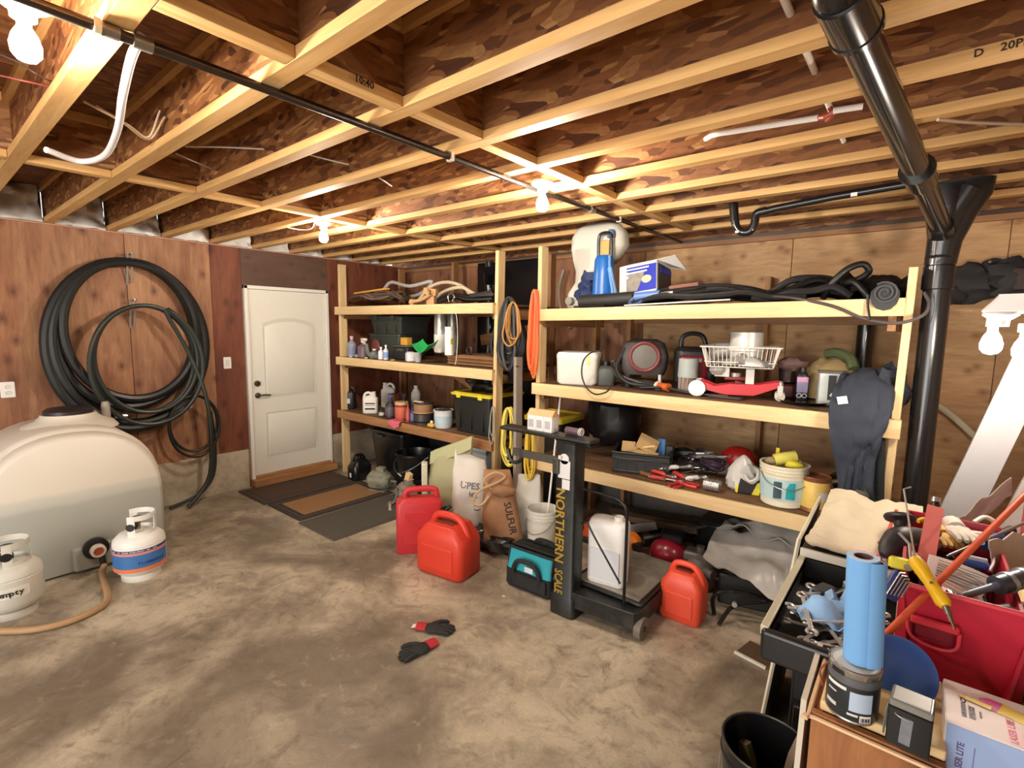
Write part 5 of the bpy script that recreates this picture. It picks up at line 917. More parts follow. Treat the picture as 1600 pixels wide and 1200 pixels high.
for s in (-1,1): G().box((s*.1,0,.02),(.05,.26,.04)).obj('skid_foot',mat('#222',.5) if False else mat('#222222',.5),t)
for s in (-.06,.06): G().cyl((.14,-.1,.2+s),(.155,-.1,.2+s),.012,10).obj('bolt_head',mat('#cfcfcf',.3,.8),t)
q=SH(1066,609,z); t=thing('grey_canister','pale grey cup canister upside down on clear tube','canister',(q.x+.01,q.y+.07,z)); G().lathe([(.058,0),(.055,.12),(.058,.125)],22).obj('clear_tube',mat('#8f7a6c',.25,var=.1),t); G().lathe([(.068,.11),(.07,.12),(.066,.24),(.06,.245),(0,.245)],22).obj('grey_cup',mat('#a6aeac',.45,var=.05),t)
for a in (200,230,260,290): G().cyl((.06*math.cos(math.radians(a)),.06*math.sin(math.radians(a)),0),(.06*math.cos(math.radians(a)),.06*math.sin(math.radians(a)),.11),.003,6).obj('tie_rod',mat('#d9d2cc',.3,.5),t)
q=SH(1036,603,z); t=thing('orange_lamp','small orange and white lantern lying on middle right shelf','lantern',(q.x-.02,q.y+.03,z+.032),-25); G().cyl((-.03,0,0),(.07,0,0),.026,14,.03).obj('lantern_body',mat('#c9612a',.4),t); G().lathe([(.032,0),(.034,.02),(.02,.025),(0,.02)],16,(-.03,0,0),rot('Y',-90)).obj('lantern_lens',mat('#ded2b2',.3),t)
# dark bars
t=thing('black_bar','black bar with bent ends lying along front of the middle shelf','bar',SH(1085,617,z)); a=SH(1000,606,z+.012);b=SH(1138,620,z+.012); G(t).tube(cr([a,a.lerp(b,.3)+V((0,.02,.015)),a.lerp(b,.6)+V((0,-.01,0)),b],5),.011,8).obj('bar_body',bk2,t); G(t).rbox(b+V((-.02,.02,-.004)),(.22,.10,.012),.02).obj('bar_plate',mat('#3a3230',.5),t)
# trolley jack
q=SH(1148,612,z); t=thing('trolley_jack','red trolley jack with steel casters on middle right shelf','jack',(q.x,q.y+.07,z),12); red=mat('#c4222c',.4,var=.1); st=mat('#b9b4ac',.35,.6,var=.15)
for s in (-1,1): G().prism([(-.26,.06),(-.24,.11),(-.14,.075),(-.05,.095),(.12,.10),(.24,.125),(.25,.09),(.10,.025),(-.08,.02)],-.006,.006,M(((1,0,0),(0,0,1),(0,1,0))),(0,s*.07,0)).obj('side_plate',red,t,bev=.002)
G().rbox((.0,0,.05),(.2,.13,.03),.01).obj('cross_member',red,t); G().rbox((-.02,0,.13),(.14,.07,.03),.012).bar((-.02,0,.1),(.12,0,.06),.05,.03).obj('lift_arm',mat('#7d1f22',.45),t); G().cyl((-.02,0,.14),(-.02,0,.165),.04,16).obj('saddle',mat('#a59c94',.4,.6),t)
for s in (-1,1): G().cyl((-.25,s*.085-.012,.055),(-.25,s*.085+.012,.055),.055,20).obj('front_wheel',st,t)
for s in (-1,1): 
    G().cyl((.25,s*.06-.009,.03),(.25,s*.06+.009,.03),.03,16).obj('caster_wheel',mat('#d7d0c2',.45),t); G().bar((.25,s*.06-.014,.03),(.25,s*.06-.014,.1),.006,.03,(1,0,0)).cyl((.25,s*.06,.09),(.25,s*.06,.12),.016,10).obj('caster_fork',st,t)
G().box((-.1,-.05,.17),(.09,.03,.06)).obj('bracket',mat('#d8d4cd',.45),t); G().box((.07,-.05,.15),(.05,.03,.10)).obj('bracket',mat('#d8d4cd',.45),t)
# wire basket on the jack
q=V((at(1160,560,'y',3.60).x,3.38,z)); t=thing('wire_basket','white wire basket of duct pieces on top of red jack','basket',(q.x,q.y+.16,z+.21),14); wr=mat('#e5e0d8',.4); bw,bd,bh=.42,.28,.13
def loop(w_,d,zz): return [V((x,y,zz)) for x,y in rrect(w_,d,.02,2)]
g=G(); g.tube(loop(bw+.06,bd+.05,bh),.005,6,True).tube(loop(bw,bd,bh*.25),.0035,6,True).tube(loop(bw-.03,bd-.03,0),.004,6,True).obj('rim_wire',wr,t)
g=G()
for k in range(17):
    x=-bw/2+bw*k/16
    for s in (-1,1): g.tube([(x*.93,s*(bd/2-.015),0),(x,s*(bd/2+.012),bh)],.0024,5)
for k in range(11):
    y=-bd/2+bd*k/10
    for s in (-1,1): g.tube([(s*(bw/2-.015),y*.93,0),(s*(bw/2+.02),y,bh)],.0024,5)
for k in range(9): x=-bw*.45+bw*.9*k/8; g.tube([(x,-bd/2,0),(x,bd/2,0)],.0024,5)
g.obj('upright_wires',wr,t,kind='stuff')
G().lathe([(.0,0),(.035,0),(.055,.03),(.05,.05),(.03,.05)],18,(-.13,-.03,-.06)).obj('cup_below',mat('#a9a6a0',.4),t)
duct=mat('#b5b5b2',.35,.5,var=.12)
t=thing('duct_elbow','grey metal duct piece lying left in the wire basket','duct',(q.x-.11,q.y+.16,z+.30),20); G().cyl((-.07,0,0),(.06,.02,.02),.055,20).obj('duct_body',duct,t); G().tube([(-.06,.056*math.cos(a*PI/8),.056*math.sin(a*PI/8)) for a in range(16)],.004,6,True).obj('duct_bead',duct,t)
t=thing('duct_collar','round pale metal duct collar standing in wire basket','duct',(q.x+.03,q.y+.18,z+.265),0); G().lathe([(.10,0),(.10,.05),(.105,.055),(.105,.07),(.10,.075),(.10,.17),(.095,.17),(.095,.0)],26,cap=False).lathe([(.098,.16),(0,.165)],26,cap=False).obj('duct_body',mat('#cdcdc9',.4,.3,var=.06),t); G().lathe([(.102,.045),(.108,.05),(.108,.065),(.102,.07)],26,cap=False).obj('duct_bead',mat('#e4e2dc',.4,.3),t)
t=thing('duct_boot','flat grey duct boot lying across the basket','duct',(q.x+.06,q.y+.08,z+.222),-10); G().loft([(rrect(.3,.10,.02),0),(rrect(.26,.09,.02),.03),(rrect(.12,.06,.02),.06)]).obj('boot_body',mat('#9a9896',.4,.4),t); G().cyl((-.04,-.02,.03),(.0,-.05,.05),.035,14).obj('boot_collar',duct,t)
for k,(x,y) in enumerate(((-.05,.10),(.02,.08),(.10,.12))):
    pass
# bottle, dark tray, tin, bag, jeans
q=SH(1245,629,z); t=thing('black_tray','round black drain pan lying at shelf front','pan',(q.x+.02,q.y+.08,z)); G().lathe([(.0,.0),(.12,0),(.14,.02),(.145,.02),(.12,.006),(0,.006)],26,cap=False).obj('pan_body',bkg,t)
x,y,w_,h=fit(1238,1263,566,626,z+.008); t=thing('fluid_bottle','black bottle with pink and purple label on drain pan','bottle',(x,y+.01,z+.007),15); G().loft([(rrect(.068,.05,.015),0),(rrect(.072,.052,.015),.01),(rrect(.072,.052,.015),.15),(rrect(.045,.04,.015),.18),(rrect(.03,.03,.014),.185)]).obj('bottle_body',mat('#201d22',.35),t,ang=50); G().cyl((0,0,.18),(0,0,.21),.019,14).obj('cap',mat('#1a181a',.4),t); G().prism([(-.03,.05),(.03,.05),(.033,.15),(-.033,.15)],0,.002,M(((1,0,0),(0,0,-1),(0,1,0))),(0,-.0265,0)).obj('label_panel',mat('#8d86a8',.5,var=.3,scale=70),t); G().box((0,-.0285,.132),(.06,.002,.03)).obj('label_band',mat('#d39abf',.5,var=.2,scale=60),t)
for s in (-1,1): G().tube([(s*.015+.013*math.cos(a*PI/6),-.028,.03+.013*math.sin(a*PI/6)) for a in range(12)],.003,5,True).obj('label_ring',mat('#e2dde2',.5),t)
q=SH(1222,612,z); t=thing('red_can','dark red machine part between jack and black bottle','part',(q.x-.02,q.y+.26,z),30); G().rbox((0,0,.05),(.16,.14,.10),.02).obj('part_body',mat('#4a171a',.4,var=.3),t); G().cyl((0,0,.10),(.0,.03,.2),.05,16).obj('part_drum',mat('#2a1718',.45),t); G().ell((.02,0,.23),(.09,.07,.05),14,8,amp=.3).obj('part_cover',mat('#6e5550',.6),t)
q=SH(1300,632,z); t=thing('white_tin','grey and white rectangular tin under dark clothes','tin',(q.x-.02,q.y+.14,z),12); G().rbox((0,0,.10),(.16,.12,.20),.01).obj('tin_body',mat('#b9beb9',.4,.3,var=.08),t); G().rbox((0,0,.203),(.17,.13,.012),.01).obj('tin_lid',mat('#8f8a80',.4,.4),t); G().box((-.01,-.062,.11),(.04,.004,.15)).obj('label_band',mat('#33383a',.5),t); G().box((.05,-.064,.04),(.14,.004,.05),rot('Y',38)).obj('label_band',mat('#dcded8',.5),t)
q=V((at(1290,560,'y',3.75).x,3.5,z)); qc=q; o=G().sheet(lambda u,v:(qc.x-.14+.42*u,qc.y+.36+.30*(v-.5),z+.02+(.25*math.sin(PI*min(1,.15+u*.85))**.6)*(math.sin(PI*v)**.5)+.03*NZ.noise(V((u*6,v*6,3)))),18,14,.006).obj('canvas_bag',mat('#a08a5e',.8,var=.15,bmp=.2)); tag(o,'tan canvas bundle behind tin on middle right shelf','bag'); 
c1=at(1322,560,'y',3.82); cable('green_cloth','olive green cloth strip on top of tan canvas',[c1+V((-.12,.12,.02)),c1+V((-.05,.06,.03)),c1+V((.02,0,.0)),c1+V((.05,-.04,-.06))],.032,mat('#5d6a45',.8),'cloth',8)
# dark trousers hanging over the beam
den=mat('#2c323f',.85,var=.25,scale=20,bmp=.3)
A=at(1293,590,'y',3.32); B=at(1398,585,'y',3.34)
def jeans(u,v):
    w0=.22-.09*max(0,v-.45)/.55*1.0; cx=(A.x+B.x)/2+.02-.0*v+.03*max(0,v-.6); x=cx+(u-.5)*w0*1.15+.012*math.sin(v*9+u*4)
    if v<.42:
        s=v/.42; y=3.62-.37*s; zz=RM+.10+.17*math.sin(PI*(.18+.62*s))*(.75+.25*math.sin(PI*u))-.07*s
    else:
        s=(v-.42)/.58; y=3.235-.035*math.sin(PI*min(1,s*1.6))-.008; zz=RM+.085-.53*s*(1+.12*math.sin(u*5+1))
    f=NZ.noise(V((u*4,v*7,2)))*.035+NZ.noise(V((u*11,v*15,5)))*.014
    return (x,y-abs(f)*.9,zz+f*(.8 if v<.42 else .15))
t=thing('dark_trousers','dark blue grey trousers draped over the middle right beam','clothes',(A.x,3.3,RM+.002)); g=G(t); g.sheet(jeans,26,40,.012); g.obj('trouser_cloth',den,t)
q=at(1317,600,'y',3.235); G(t).sheet(lambda u,v:(q.x-.02+.045*u+.01*v,3.20+.005*u,RM+.10-.04*v+.01*u),3,3,.004).obj('white_tag',mat('#dcdde0',.6),t)
G(t).ell(V((B.x-.02,3.46,RM+.14)),(.08,.13,.13),16,10,amp=.4,seed=5).obj('trouser_fold',mat('#2b313d',.85,var=.25,bmp=.3),t)
o=G().sheet(lambda u,v:(at(1370,700,'y',3.25).x-.03+.06*u+.03*v,3.26+.01*math.sin(u*6),RM-.10-.48*v),6,12,.01).obj('black_sleeve',mat('#1d1f20',.8,var=.2)); tag(o,'black garment sleeve hanging beside the dark trousers','clothes')
q=SH(1395,640,z); t=thing('black_pad','black folded cloth behind right end of middle shelf','cloth',(q.x-.05,q.y+.25,z)); G().ell((0,0,.07),(.12,.14,.08),16,8,amp=.3,seed=2).obj('cloth_fold',mat('#1e2124',.8),t)
# ================= right unit: low level =================
z=RL+.003
q=SH(985,757,z); t=thing('plastic_crate','black ribbed plastic crate full of odds on low right shelf','crate',(q.x-.0,q.y+.20,z),18); cm=mat('#232423',.5,var=.2,bmp=.2); cw,cdp,ch=.40,.34,.155
g=G()
for s in (-1,1): g.box((0,s*cdp/2,ch/2),(cw,.012,ch)).box((s*cw/2,0,ch/2),(.012,cdp,ch))
g.box((0,0,.006),(cw,cdp,.012)).obj('crate_shell',cm,t)
g=G()
for zz,e in ((ch,.02),(ch*.72,.01),(ch*.12,.012)): g.tube(loop(cw+e,cdp+e,zz),.010,6,True)
g.obj('crate_rim',cm,t)
for k in range(6): G().box((-cw*.42+cw*.168*k,-cdp/2-.008,ch*.42),(.012,.008,ch*.55)).obj('crate_rib',cm,t)
for s in (-1,1): G().prism([(-.06,ch*.7),(-.045,ch*.5),(.045,ch*.5),(.06,ch*.7)],0,.008,M(((1,0,0),(0,0,-1),(0,1,0))),(s*.1,-cdp/2-.006,0)).obj('label_recess',mat('#141514',.5),t)
bx,by=q.x,q.y+.2
t=thing('cardboard_piece','torn tan cardboard pieces sticking out of black crate','cardboard',(bx+.02,by-.04,z+.15)); cb=mat('#b99b6a',.75,var=.12)
G().box((-.1,-.05,.03),(.10,.012,.08),rot('Z',15)@rot('X',-25)).obj('flap',cb,t); G().box((.03,.0,.06),(.15,.012,.12),rot('Z',25)@rot('Y',25)@rot('X',-30)).obj('flap',cb,t); G().box((.05,-.07,.012),(.18,.08,.008),rot('Z',20)@rot('Y',6)).obj('flap',mat('#c9ab78',.75),t); G().tube([(-.06,-.04,.02),(.1,-.02,.06)],.008,6).obj('wood_stick',LUM[0],t)
t=thing('blue_packet','light blue packet standing in the black crate','packet',(bx+.11,by+.08,z+.013),15); G().rbox((0,0,.12),(.06,.04,.22),.005).obj('packet_body',mat('#5b8fd0',.5),t); G().rbox((-.05,-.01,.1),(.06,.05,.17),.005).obj('packet_body',mat('#233a78',.5),t); G().rbox((.06,0,.09),(.05,.05,.18),.006).obj('packet_side',mat('#4b4e52',.5),t)
t=thing('white_strip','white plastic strip lying at back of the black crate','strip',(bx-.02,by+.12,z+.17),10); G().rbox((0,0,.03),(.13,.03,.025),.005).obj('strip_body',mat('#e4e2e2',.4),t); G().rbox((0,.01,.01),(.15,.05,.02),.005).obj('strip_base',mat('#1f2022',.5),t)
o=G().ell((0,0,0),(.16,.14,.22),18,12,amp=.25,seed=6).obj('black_garbage_bag',mat('#1a1719',.4,var=.3)); o.location=(at(975,660,'y',4.1).x-.1,4.08,z+.25); tag(o,'dark bag of stuff behind black crate','bag'); o.scale=(1.6,1.2,1.15)
# tools heap
def pliers(lab,px,py,ang,c1,s=1):
    q=SH(px,py,z); t=thing('pliers',lab,'pliers',(q.x,q.y+.03,z+.012),ang); hm=mat(c1,.45)
    for k in (-1,1): G().tube(cr([(0,0,.0),(-.05*s,.02*k*s,.002),(-.11*s,.028*k*s,.0),(-.16*s,.018*k*s,0)],4),[.008*s]*6+[.010*s]*7,6).obj('handle',hm,t); G().bar((0,.004*k,0),(.055*s,.002*k,.0),.013*s,.014*s).obj('jaw',mat('#8a8784',.35,.8),t)
    G().cyl((0,0,-.009),(0,0,.011),.013*s,10).obj('pivot',mat('#a5a29d',.3,.8),t)
for a in (('red handled pliers nearest black crate on low shelf',1022,752,200,'#c03030',1.0),('red handled pliers at low shelf front edge',1052,755,170,'#d03a34',1.1),('long red pliers below purple cord',1066,758,80,'#b92f35',1.0),('black handled pliers among the tools',1045,722,20,'#222226',1.2),('dull red pliers behind the tool heap',1030,735,120,'#8d3532',.9)): pliers(*a)
def screwdriver(lab,p,ang,col,L=.2,r=.014,zz=None,tip='#a9a6a2',grp=None):
    t=thing('screwdriver',lab,'screwdriver',p,ang,grp); G().lathe([(0,0),(r*.8,.003),(r,.02),(r*.8,L*.35),(r*1.05,L*.42),(r*.6,L*.47),(0,L*.47)],12,(-L*.5,0,0),rot('Y',90)).obj('handle',mat(col,.4),t); G().cyl((-L*.04,0,0),(L*.5,0,0),r*.28,8).obj('shank',mat(tip,.3,.85),t); return t
for k,(lab,px,py,an,c_) in enumerate((('orange and tan screwdriver on the low right shelf',1040,745,25,'#d26a3c'),('dark blue handled tool with clear end on low shelf',1058,728,-20,'#1e2740'),('red screwdriver under the pliers',1040,757,10,'#a8302c'),('steel grey driver lying behind tools',1085,725,35,'#6d6a6a'),('brown wood handled driver by crate corner',1016,757,-15,'#7d5636'))): q=SH(px,py,z); screwdriver(lab,(q.x,q.y+.02,z+.016+.012*(k%2)),an,c_,.24,.02)
def wrench(lab,p,L,R,m,grp=None,open_=True):
    t=thing('wrench',lab,'wrench',p,0,grp,R); w_=L*.055
    G().box((0,0,0),(L*.78,w_,w_*.5)).obj('shank',m,t,bev=.001)
    G().tube([(L*.44+w_*1.05*math.cos(a*PI/6),w_*1.05*math.sin(a*PI/6),0) for a in range(12)],w_*.34,6,True).obj('ring_end',m,t)
    if open_: G().tube([(-L*.45+w_*1.1*math.cos(math.radians(a)),w_*1.1*math.sin(math.radians(a)),0) for a in range(215,510,30)],w_*.4,6).obj('open_end',m,t)
    return t
stl=mat('#a8a6a4',.25,.9,var=.1)
for k,(px,py,a) in enumerate(((1075,740,30),(1090,735,-20),(1062,748,10),(1105,728,55),(1100,742,-35),(1078,752,-10))): q=SH(px,py,z); wrench(['steel wrench left in low shelf tool heap','steel wrench angled back in low shelf heap','short wrench at front of low shelf heap','wrench lying by purple cord coil','steel wrench crossing under purple cord','small wrench near shelf lip'][k],(q.x,q.y+.03,z+.010+.008*(k%3)),.24,rot('Z',a)@rot('Y',-14+7*(k%4)),stl)
q=SH(1075,735,z); t=thing('tool_roll','dark unrolled tool pouch under the heap of hand tools','tool pouch',(q.x,q.y+.14,z),10); G().ell((0,0,.03),(.26,.12,.05),24,10,amp=.4,fr=3,seed=31).obj('pouch_body',mat('#3a3233',.7,var=.35,scale=14),t)
for k in range(5): G().tube(cr([(-.2+.09*k,-.10,.05),(-.17+.09*k,.0,.10+.01*(k%2)),(-.2+.1*k,.10,.06)],4),.012,7).obj('pouch_strap',mat(['#4d474a','#2a2628','#6a6567'][k%3],.5,var=.2),t)
for k,(px,py,a,lab,cc,L) in enumerate(((1040,712,35,'black handled grip tool at back of the tool heap','#1e1e21',.26),(1068,706,-10,'curved black handle on top of the tool heap','#19191c',.22),(1085,716,15,'grey steel bar tool crossing the heap','#858284',.26),(1058,722,-30,'navy handled driver sticking left from the heap','#222b45',.2),(1096,708,40,'grey handled tool pointing up right','#6f6b6e',.24))):
    q=SH(px,735,z); t=thing('hand_tool',lab,'tool',(q.x,q.y+.12,z+.10+.012*(k%2)),a); G().tube(cr([(-L*.5,0,.0),(-L*.2,.01,.02),(L*.1,.0,.015),(L*.25,0,.0)],4),[.018]*5+[.014]*8,10).obj('grip',mat(cc,.45,var=.1),t); G().cyl((L*.22,0,.0),(L*.5,.0,-.02),.009,8).obj('shank',mat('#b5b3b1',.25,.9),t); G().ell((L*.5,0,-.02),(.02,.014,.014),10,6).obj('tip',mat('#cfcdca',.25,.9),t)
q=SH(1105,745,z); t=bundle('dark purple cord coil on low right shelf heap',[(loopy((q.x,q.y+.12,z+.04),.075,.06,.07,3,k+11,.15),'cord_loop') for k in range(3)],.010,[mat('#3f2c3c',.6),mat('#574056',.6)],'purple_coil','coil',(q.x,q.y+.12,z))
x,y,w_,h=fit(1098,1126,752,771,z); t=thing('grey_tin','short grey ribbed tin at front of low right shelf','tin',(x,y,z+.04),0); G().cyl((-.05,0,0),(.05,0,0),.038,18).obj('tin_body',mat('#9b9896',.35,.6,var=.15),t)
for k in (-.03,0,.03): G().tube([(k,.039*math.cos(a*PI/8),.039*math.sin(a*PI/8)) for a in range(16)],.003,5,True).obj('tin_rib',mat('#b3b0ad',.35,.6),t)
q=SH(1140,728,z); t=thing('red_bowl','glossy red plastic scoop behind white bag','scoop',(q.x,q.y+.2,z+.10)); G().ell((0,.03,.0),(.13,.10,.10),20,10).obj('scoop_shell',mat('#b3231f',.35,var=.1),t); G().box((0,.03,-.05),(.2,.08,.10)).obj('scoop_base',mat('#3b2826',.6),t)
q=SH(1118,728,z); t=thing('clear_jar','grey plastic cone beside red scoop','cone',(q.x,q.y+.16,z)); G().lathe([(.07,0),(.06,.07),(.02,.12),(0,.12)],18).obj('cone_body',mat('#a59d97',.4),t); G().lathe([(.075,0),(.075,.012),(.07,.012)],18).obj('cone_rim',mat('#8f8782',.4),t)
q=SH(1160,772,z); wbg=mat('#c3c1bd',.4,var=.12,bmp=.2); t=thing('plastic_bag','crumpled white grey plastic bag on low right shelf','bag',(q.x-.03,q.y+.10,z)); G().loft([([(rr*math.cos(k*PI/12)*(1+.10*math.sin(k*1.7+zz*30)),rr*.8*math.sin(k*PI/12)*(1+.12*math.cos(k*2.1+zz*40))) for k in range(24)],zz) for rr,zz in ((.07,0),(.10,.02),(.105,.07),(.09,.13),(.06,.18),(.035,.215),(.008,.24))]).obj('bag_body',wbg,t,ang=25); G().ell((.03,.03,.11),(.08,.06,.075),14,8,amp=.45,seed=4).obj('bag_top',wbg,t,ang=25); G().tube(cr([(.03,-.06,.12),(.07,-.09,.09),(.11,-.08,.12),(.10,-.03,.16)],4),.014,6).obj('bag_handle',wbg,t)
q=SH(1165,773,z); t=thing('yellow_guard','black and yellow plastic tool guard before white bag','guard',(q.x+.0,q.y+.02,z),15); G().prism([(-.06,0),(.05,0),(.075,.09),(.03,.06),(-.04,.10)],0,.05,M(((1,0,0),(0,0,1),(0,1,0)))).obj('guard_shell',mat('#1d1b1c',.5),t,bev=.004); G().prism([(.03,.0),(.075,-.0),(.09,.095),(.06,.08)],-.004,.054,M(((1,0,0),(0,0,1),(0,1,0)))).obj('yellow_edge',mat('#e4d536',.45),t); G().prism([(-.07,.01),(-.055,0),(-.05,.055),(-.065,.05)],-.004,.054,M(((1,0,0),(0,0,1),(0,1,0)))).obj('yellow_edge',mat('#e4d536',.45),t)
t,r,h=pail('white pail with teal label overflowing with yellow gloves',(1187,1254,722,795),z,'#e0d9c2',label='#b4cfd2',cat='pail',tap=.9); t.rotation_euler=(0,0,math.radians(20))
for x_,cc,ww in ((.02,'#1e98a0',.05),(-.05,'#41555a',.045)): G().rbox((x_,-r*.93,h*.44),(ww,.012,h*.4),.004).obj('label_print',mat(cc,.5),t)
yl=mat('#d9cf35',.6,var=.15); px_,py_=t.location.x,t.location.y
t=thing('work_glove','yellow and grey work glove stuffed in the white pail','glove',(px_,py_,z+h-.02),15); G().cyl((-.06,-.02,.035),(.06,.0,.07),.036,14).obj('glove_cuff',mat('#cfc65a',.7,var=.2),t); G().ell((-.075,-.02,.028),(.035,.03,.026),12,8,amp=.2).obj('glove_fingers',mat('#8a7a5e',.7),t); G().ell((.05,-.04,.02),(.05,.03,.025),12,8,amp=.3).obj('yellow_cloth',yl,t)
t=thing('yellow_paddle','yellow plastic handle upright in the white pail','handle tool',(px_-.05,py_+.04,z+h-.06)); G().loft([(rrect(.035,.02,.006),0),(rrect(.022,.016,.005),.14)]).obj('handle_body',mat('#e3c92c',.45),t); G().box((0,0,.0),(.05,.03,.02)).obj('handle_foot',mat('#e3c92c',.45),t)
t=thing('white_bottle_top','small white plastic piece at right of the pail top','plastic piece',(px_+.07,py_+.02,z+h-.03)); G().ell((0,0,.03),(.025,.02,.03),12,8).obj('piece_body',mat('#dedacb',.5),t); G().cyl((0,0,.0),(0,0,.03),.018,10).obj('piece_neck',mat('#dedacb',.5),t)
t,r,h=can('yellow label steel can beside the teal pail',(1250,1291,742,802),z,'#8d5a3c',label='#e5c36a'); G().lathe([(r*.9,h-.006),(r*.9,h-.02),(0,h-.02)],20,cap=False).obj('inner_lid',mat('#c6b9b4',.35,.6),t)
for a,b_,c_ in ((-70,-30,'#d8d6d6'),(-30,0,'#dca63a')): G().rings([[V((r*1.01*math.cos(math.radians(d)),r*1.01*math.sin(math.radians(d)),zz)) for zz in (h*.35,h*.6)]+[V((r*.99*math.cos(math.radians(d)),r*.99*math.sin(math.radians(d)),zz)) for zz in (h*.6,h*.35)] for d in range(a,b_+1,10)]).obj('label_patch',mat(c_,.5),t)
q=SH(1312,800,z); t=thing('watering_can','grey white plastic watering can right of yellow can','watering can',(q.x-.0,q.y+.08,z),-25); m=mat('#b5aea2',.5,var=.1); G().lathe([(.0,0),(.05,0),(.075,.03),(.07,.09),(.045,.115),(0,.115)],20).obj('can_body',m,t); G().cyl((.04,0,.03),(.13,0,.10),.016,12).obj('spout',m,t); G().tube(cr([(-.05,0,.08),(-.08,0,.14),(0,0,.165),(.05,0,.11)],4),.012,8).obj('handle',m,t)
q=SH(1350,803,z); t=thing('grey_beaker','grey translucent plastic beaker at right end of low shelf','beaker',(q.x,q.y+.07,z)); G().lathe([(.055,0),(.062,.13),(.066,.135),(.06,.135),(.052,.008),(0,.008)],22,cap=False).obj('beaker_body',mat('#8f9086',.4,var=.06),t); G().box((0,-.062,.02),(.01,.01,.03)).obj('beaker_tab',mat('#a5a59b',.4),t)
q=SH(1345,770,z); o=thing('red_cloth','dark red cloth heap at back right of low shelf','cloth',(q.x,q.y+.22,z)); G().ell((0,0,.08),(.14,.12,.10),18,12,amp=.5,seed=14).obj('cloth_fold',mat('#6d2622',.8,var=.3),o); G().ell((-.13,-.03,.06),(.08,.07,.07),14,8,amp=.5,seed=15).obj('grey_fold',mat('#6a635d',.7,var=.3),o)
# ================= below the right unit =================
t=thing('chainsaw','orange chainsaw with grey bar under low right shelf','chainsaw',SH(945,850,0)); q=at(940,820,'y',3.55); t.location=(q.x,3.52,.02)
o_=mat('#e0661e',.42,var=.1)
t.location=(q.x-.03,3.55,.04); zq=at(940,815,'y',3.55).z-.04
G().rbox((0,0,zq*.5),(.26,.16,.14),.03).obj('engine_cover',mat('#c9552a',.45,var=.15),t,bev=.005); G().rbox((-.04,0,zq*.5-.09),(.3,.14,.05),.02).obj('saw_base',bk2,t); G().bar((.1,0,zq*.55),(.46,.10,zq*1.35),.07,.012,(0,1,0)).obj('guide_bar',mat('#8e8d8c',.35,.7),t,bev=.01); G().tube(cr([(-.1,-.08,zq*.55),(-.1,-.09,zq*.95),(.0,-.09,zq*1.08),(.08,-.08,zq*.95),(.08,-.08,zq*.6)],4),.014,8).obj('front_handle',bk2,t); G().box((-.05,0,zq*.5-.14),(.2,.12,.06)).obj('saw_foot',bk2,t)
q=at(983,852,'y',3.35); t=thing('leaf_trimmer','orange trimmer motor housing beside the scale deck','trimmer',(q.x,3.35,0),20); zq=q.z
G().loft([(rrect(.14,.12,.03),zq-.10),(rrect(.18,.16,.04),zq-.05),(rrect(.17,.15,.04),zq+.05),(rrect(.1,.1,.03),zq+.09)]).obj('motor_housing',mat('#e97e20',.4,var=.08),t,ang=50); G().cyl((0,0,0),(0,0,zq-.09),.05,14).obj('lower_case',bk2,t); G().bar((.06,-.08,zq+.06),(.10,-.09,zq-.14),.05,.06).obj('black_cover',bk2,t); G().cyl((.1,.05,zq+.05),(.55,.35,zq+.1),.014,10).obj('shaft_tube',mat('#6a6260',.4,.5),t)
q=at(1045,862,'y',3.55); t=thing('red_engine','dark red engine cover standing below right shelf','engine',(q.x,3.55,0),15); zq=q.z
G().ell((0,-.03,zq),(.14,.13,.12),22,12).obj('engine_cover',mat('#84162a',.3,var=.15,coat=.3),t); G().lathe([(.12,0),(.13,.06),(.12,zq-.05)],20).obj('crank_case',bk2,t); G().box((-.04,-.158,zq-.02),(.05,.012,.03)).obj('badge',mat('#c9c3c3',.4),t); G().rbox((.02,.02,zq+.12),(.16,.14,.06),.02).obj('air_filter',bk2,t); G().cyl((.1,-.12,zq-.12),(.18,-.15,zq-.12),.04,14).obj('muffler',mat('#7d7772',.4,.6),t)
for k,(px,py,Yy,lab,cc) in enumerate(((1000,868,3.2,'pale plastic tube piece by orange trimmer','#b9b2a0'),(1095,872,3.4,'grey round housing right of red engine','#6d6764'))):
    q=at(px,py,'y',Yy); t=thing('machine_piece',lab,'machine part',(q.x,Yy,0),30*k); zq=max(q.z,.08); G().lathe([(.09,0),(.10,.04),(.09,zq*.8),(.05,zq),(0,zq)],20).obj('piece_body',mat(cc,.5,var=.15),t); G().cyl((0,-.05,zq*.7),(.06,-.12,zq*.7),.035,12).obj('piece_port',mat(cc,.5,var=.15),t)
for k,(px,py,dx,lab,cc) in enumerate(((1000,815,.5,'long dusty timber offcut against the dark concrete curb','#5e5044'),(1060,835,.6,'second timber offcut in front of the first','#4c4138'),(985,805,.35,'short timber offcut leaning near the chainsaw bar','#6b5947'))):
    q=at(px,py,'y',4.2-.2*k); t=thing('timber_offcut',lab,'timber',(q.x+.2,4.2-.2*k,0)); G().bar((-dx,.0,.06+.06*k),(dx,.06,.14+.04*k),.10,.05,(0,0,1)).obj('board',mat(cc,.8,var=.3,scale=15),t,bev=.002); [G().box((sx_*dx*.5,0,.04+.017*k),(.1,.1,.08+.035*k)).obj('prop_block',mat(cc,.8,var=.3,scale=15),t) for sx_ in (-1,1)]
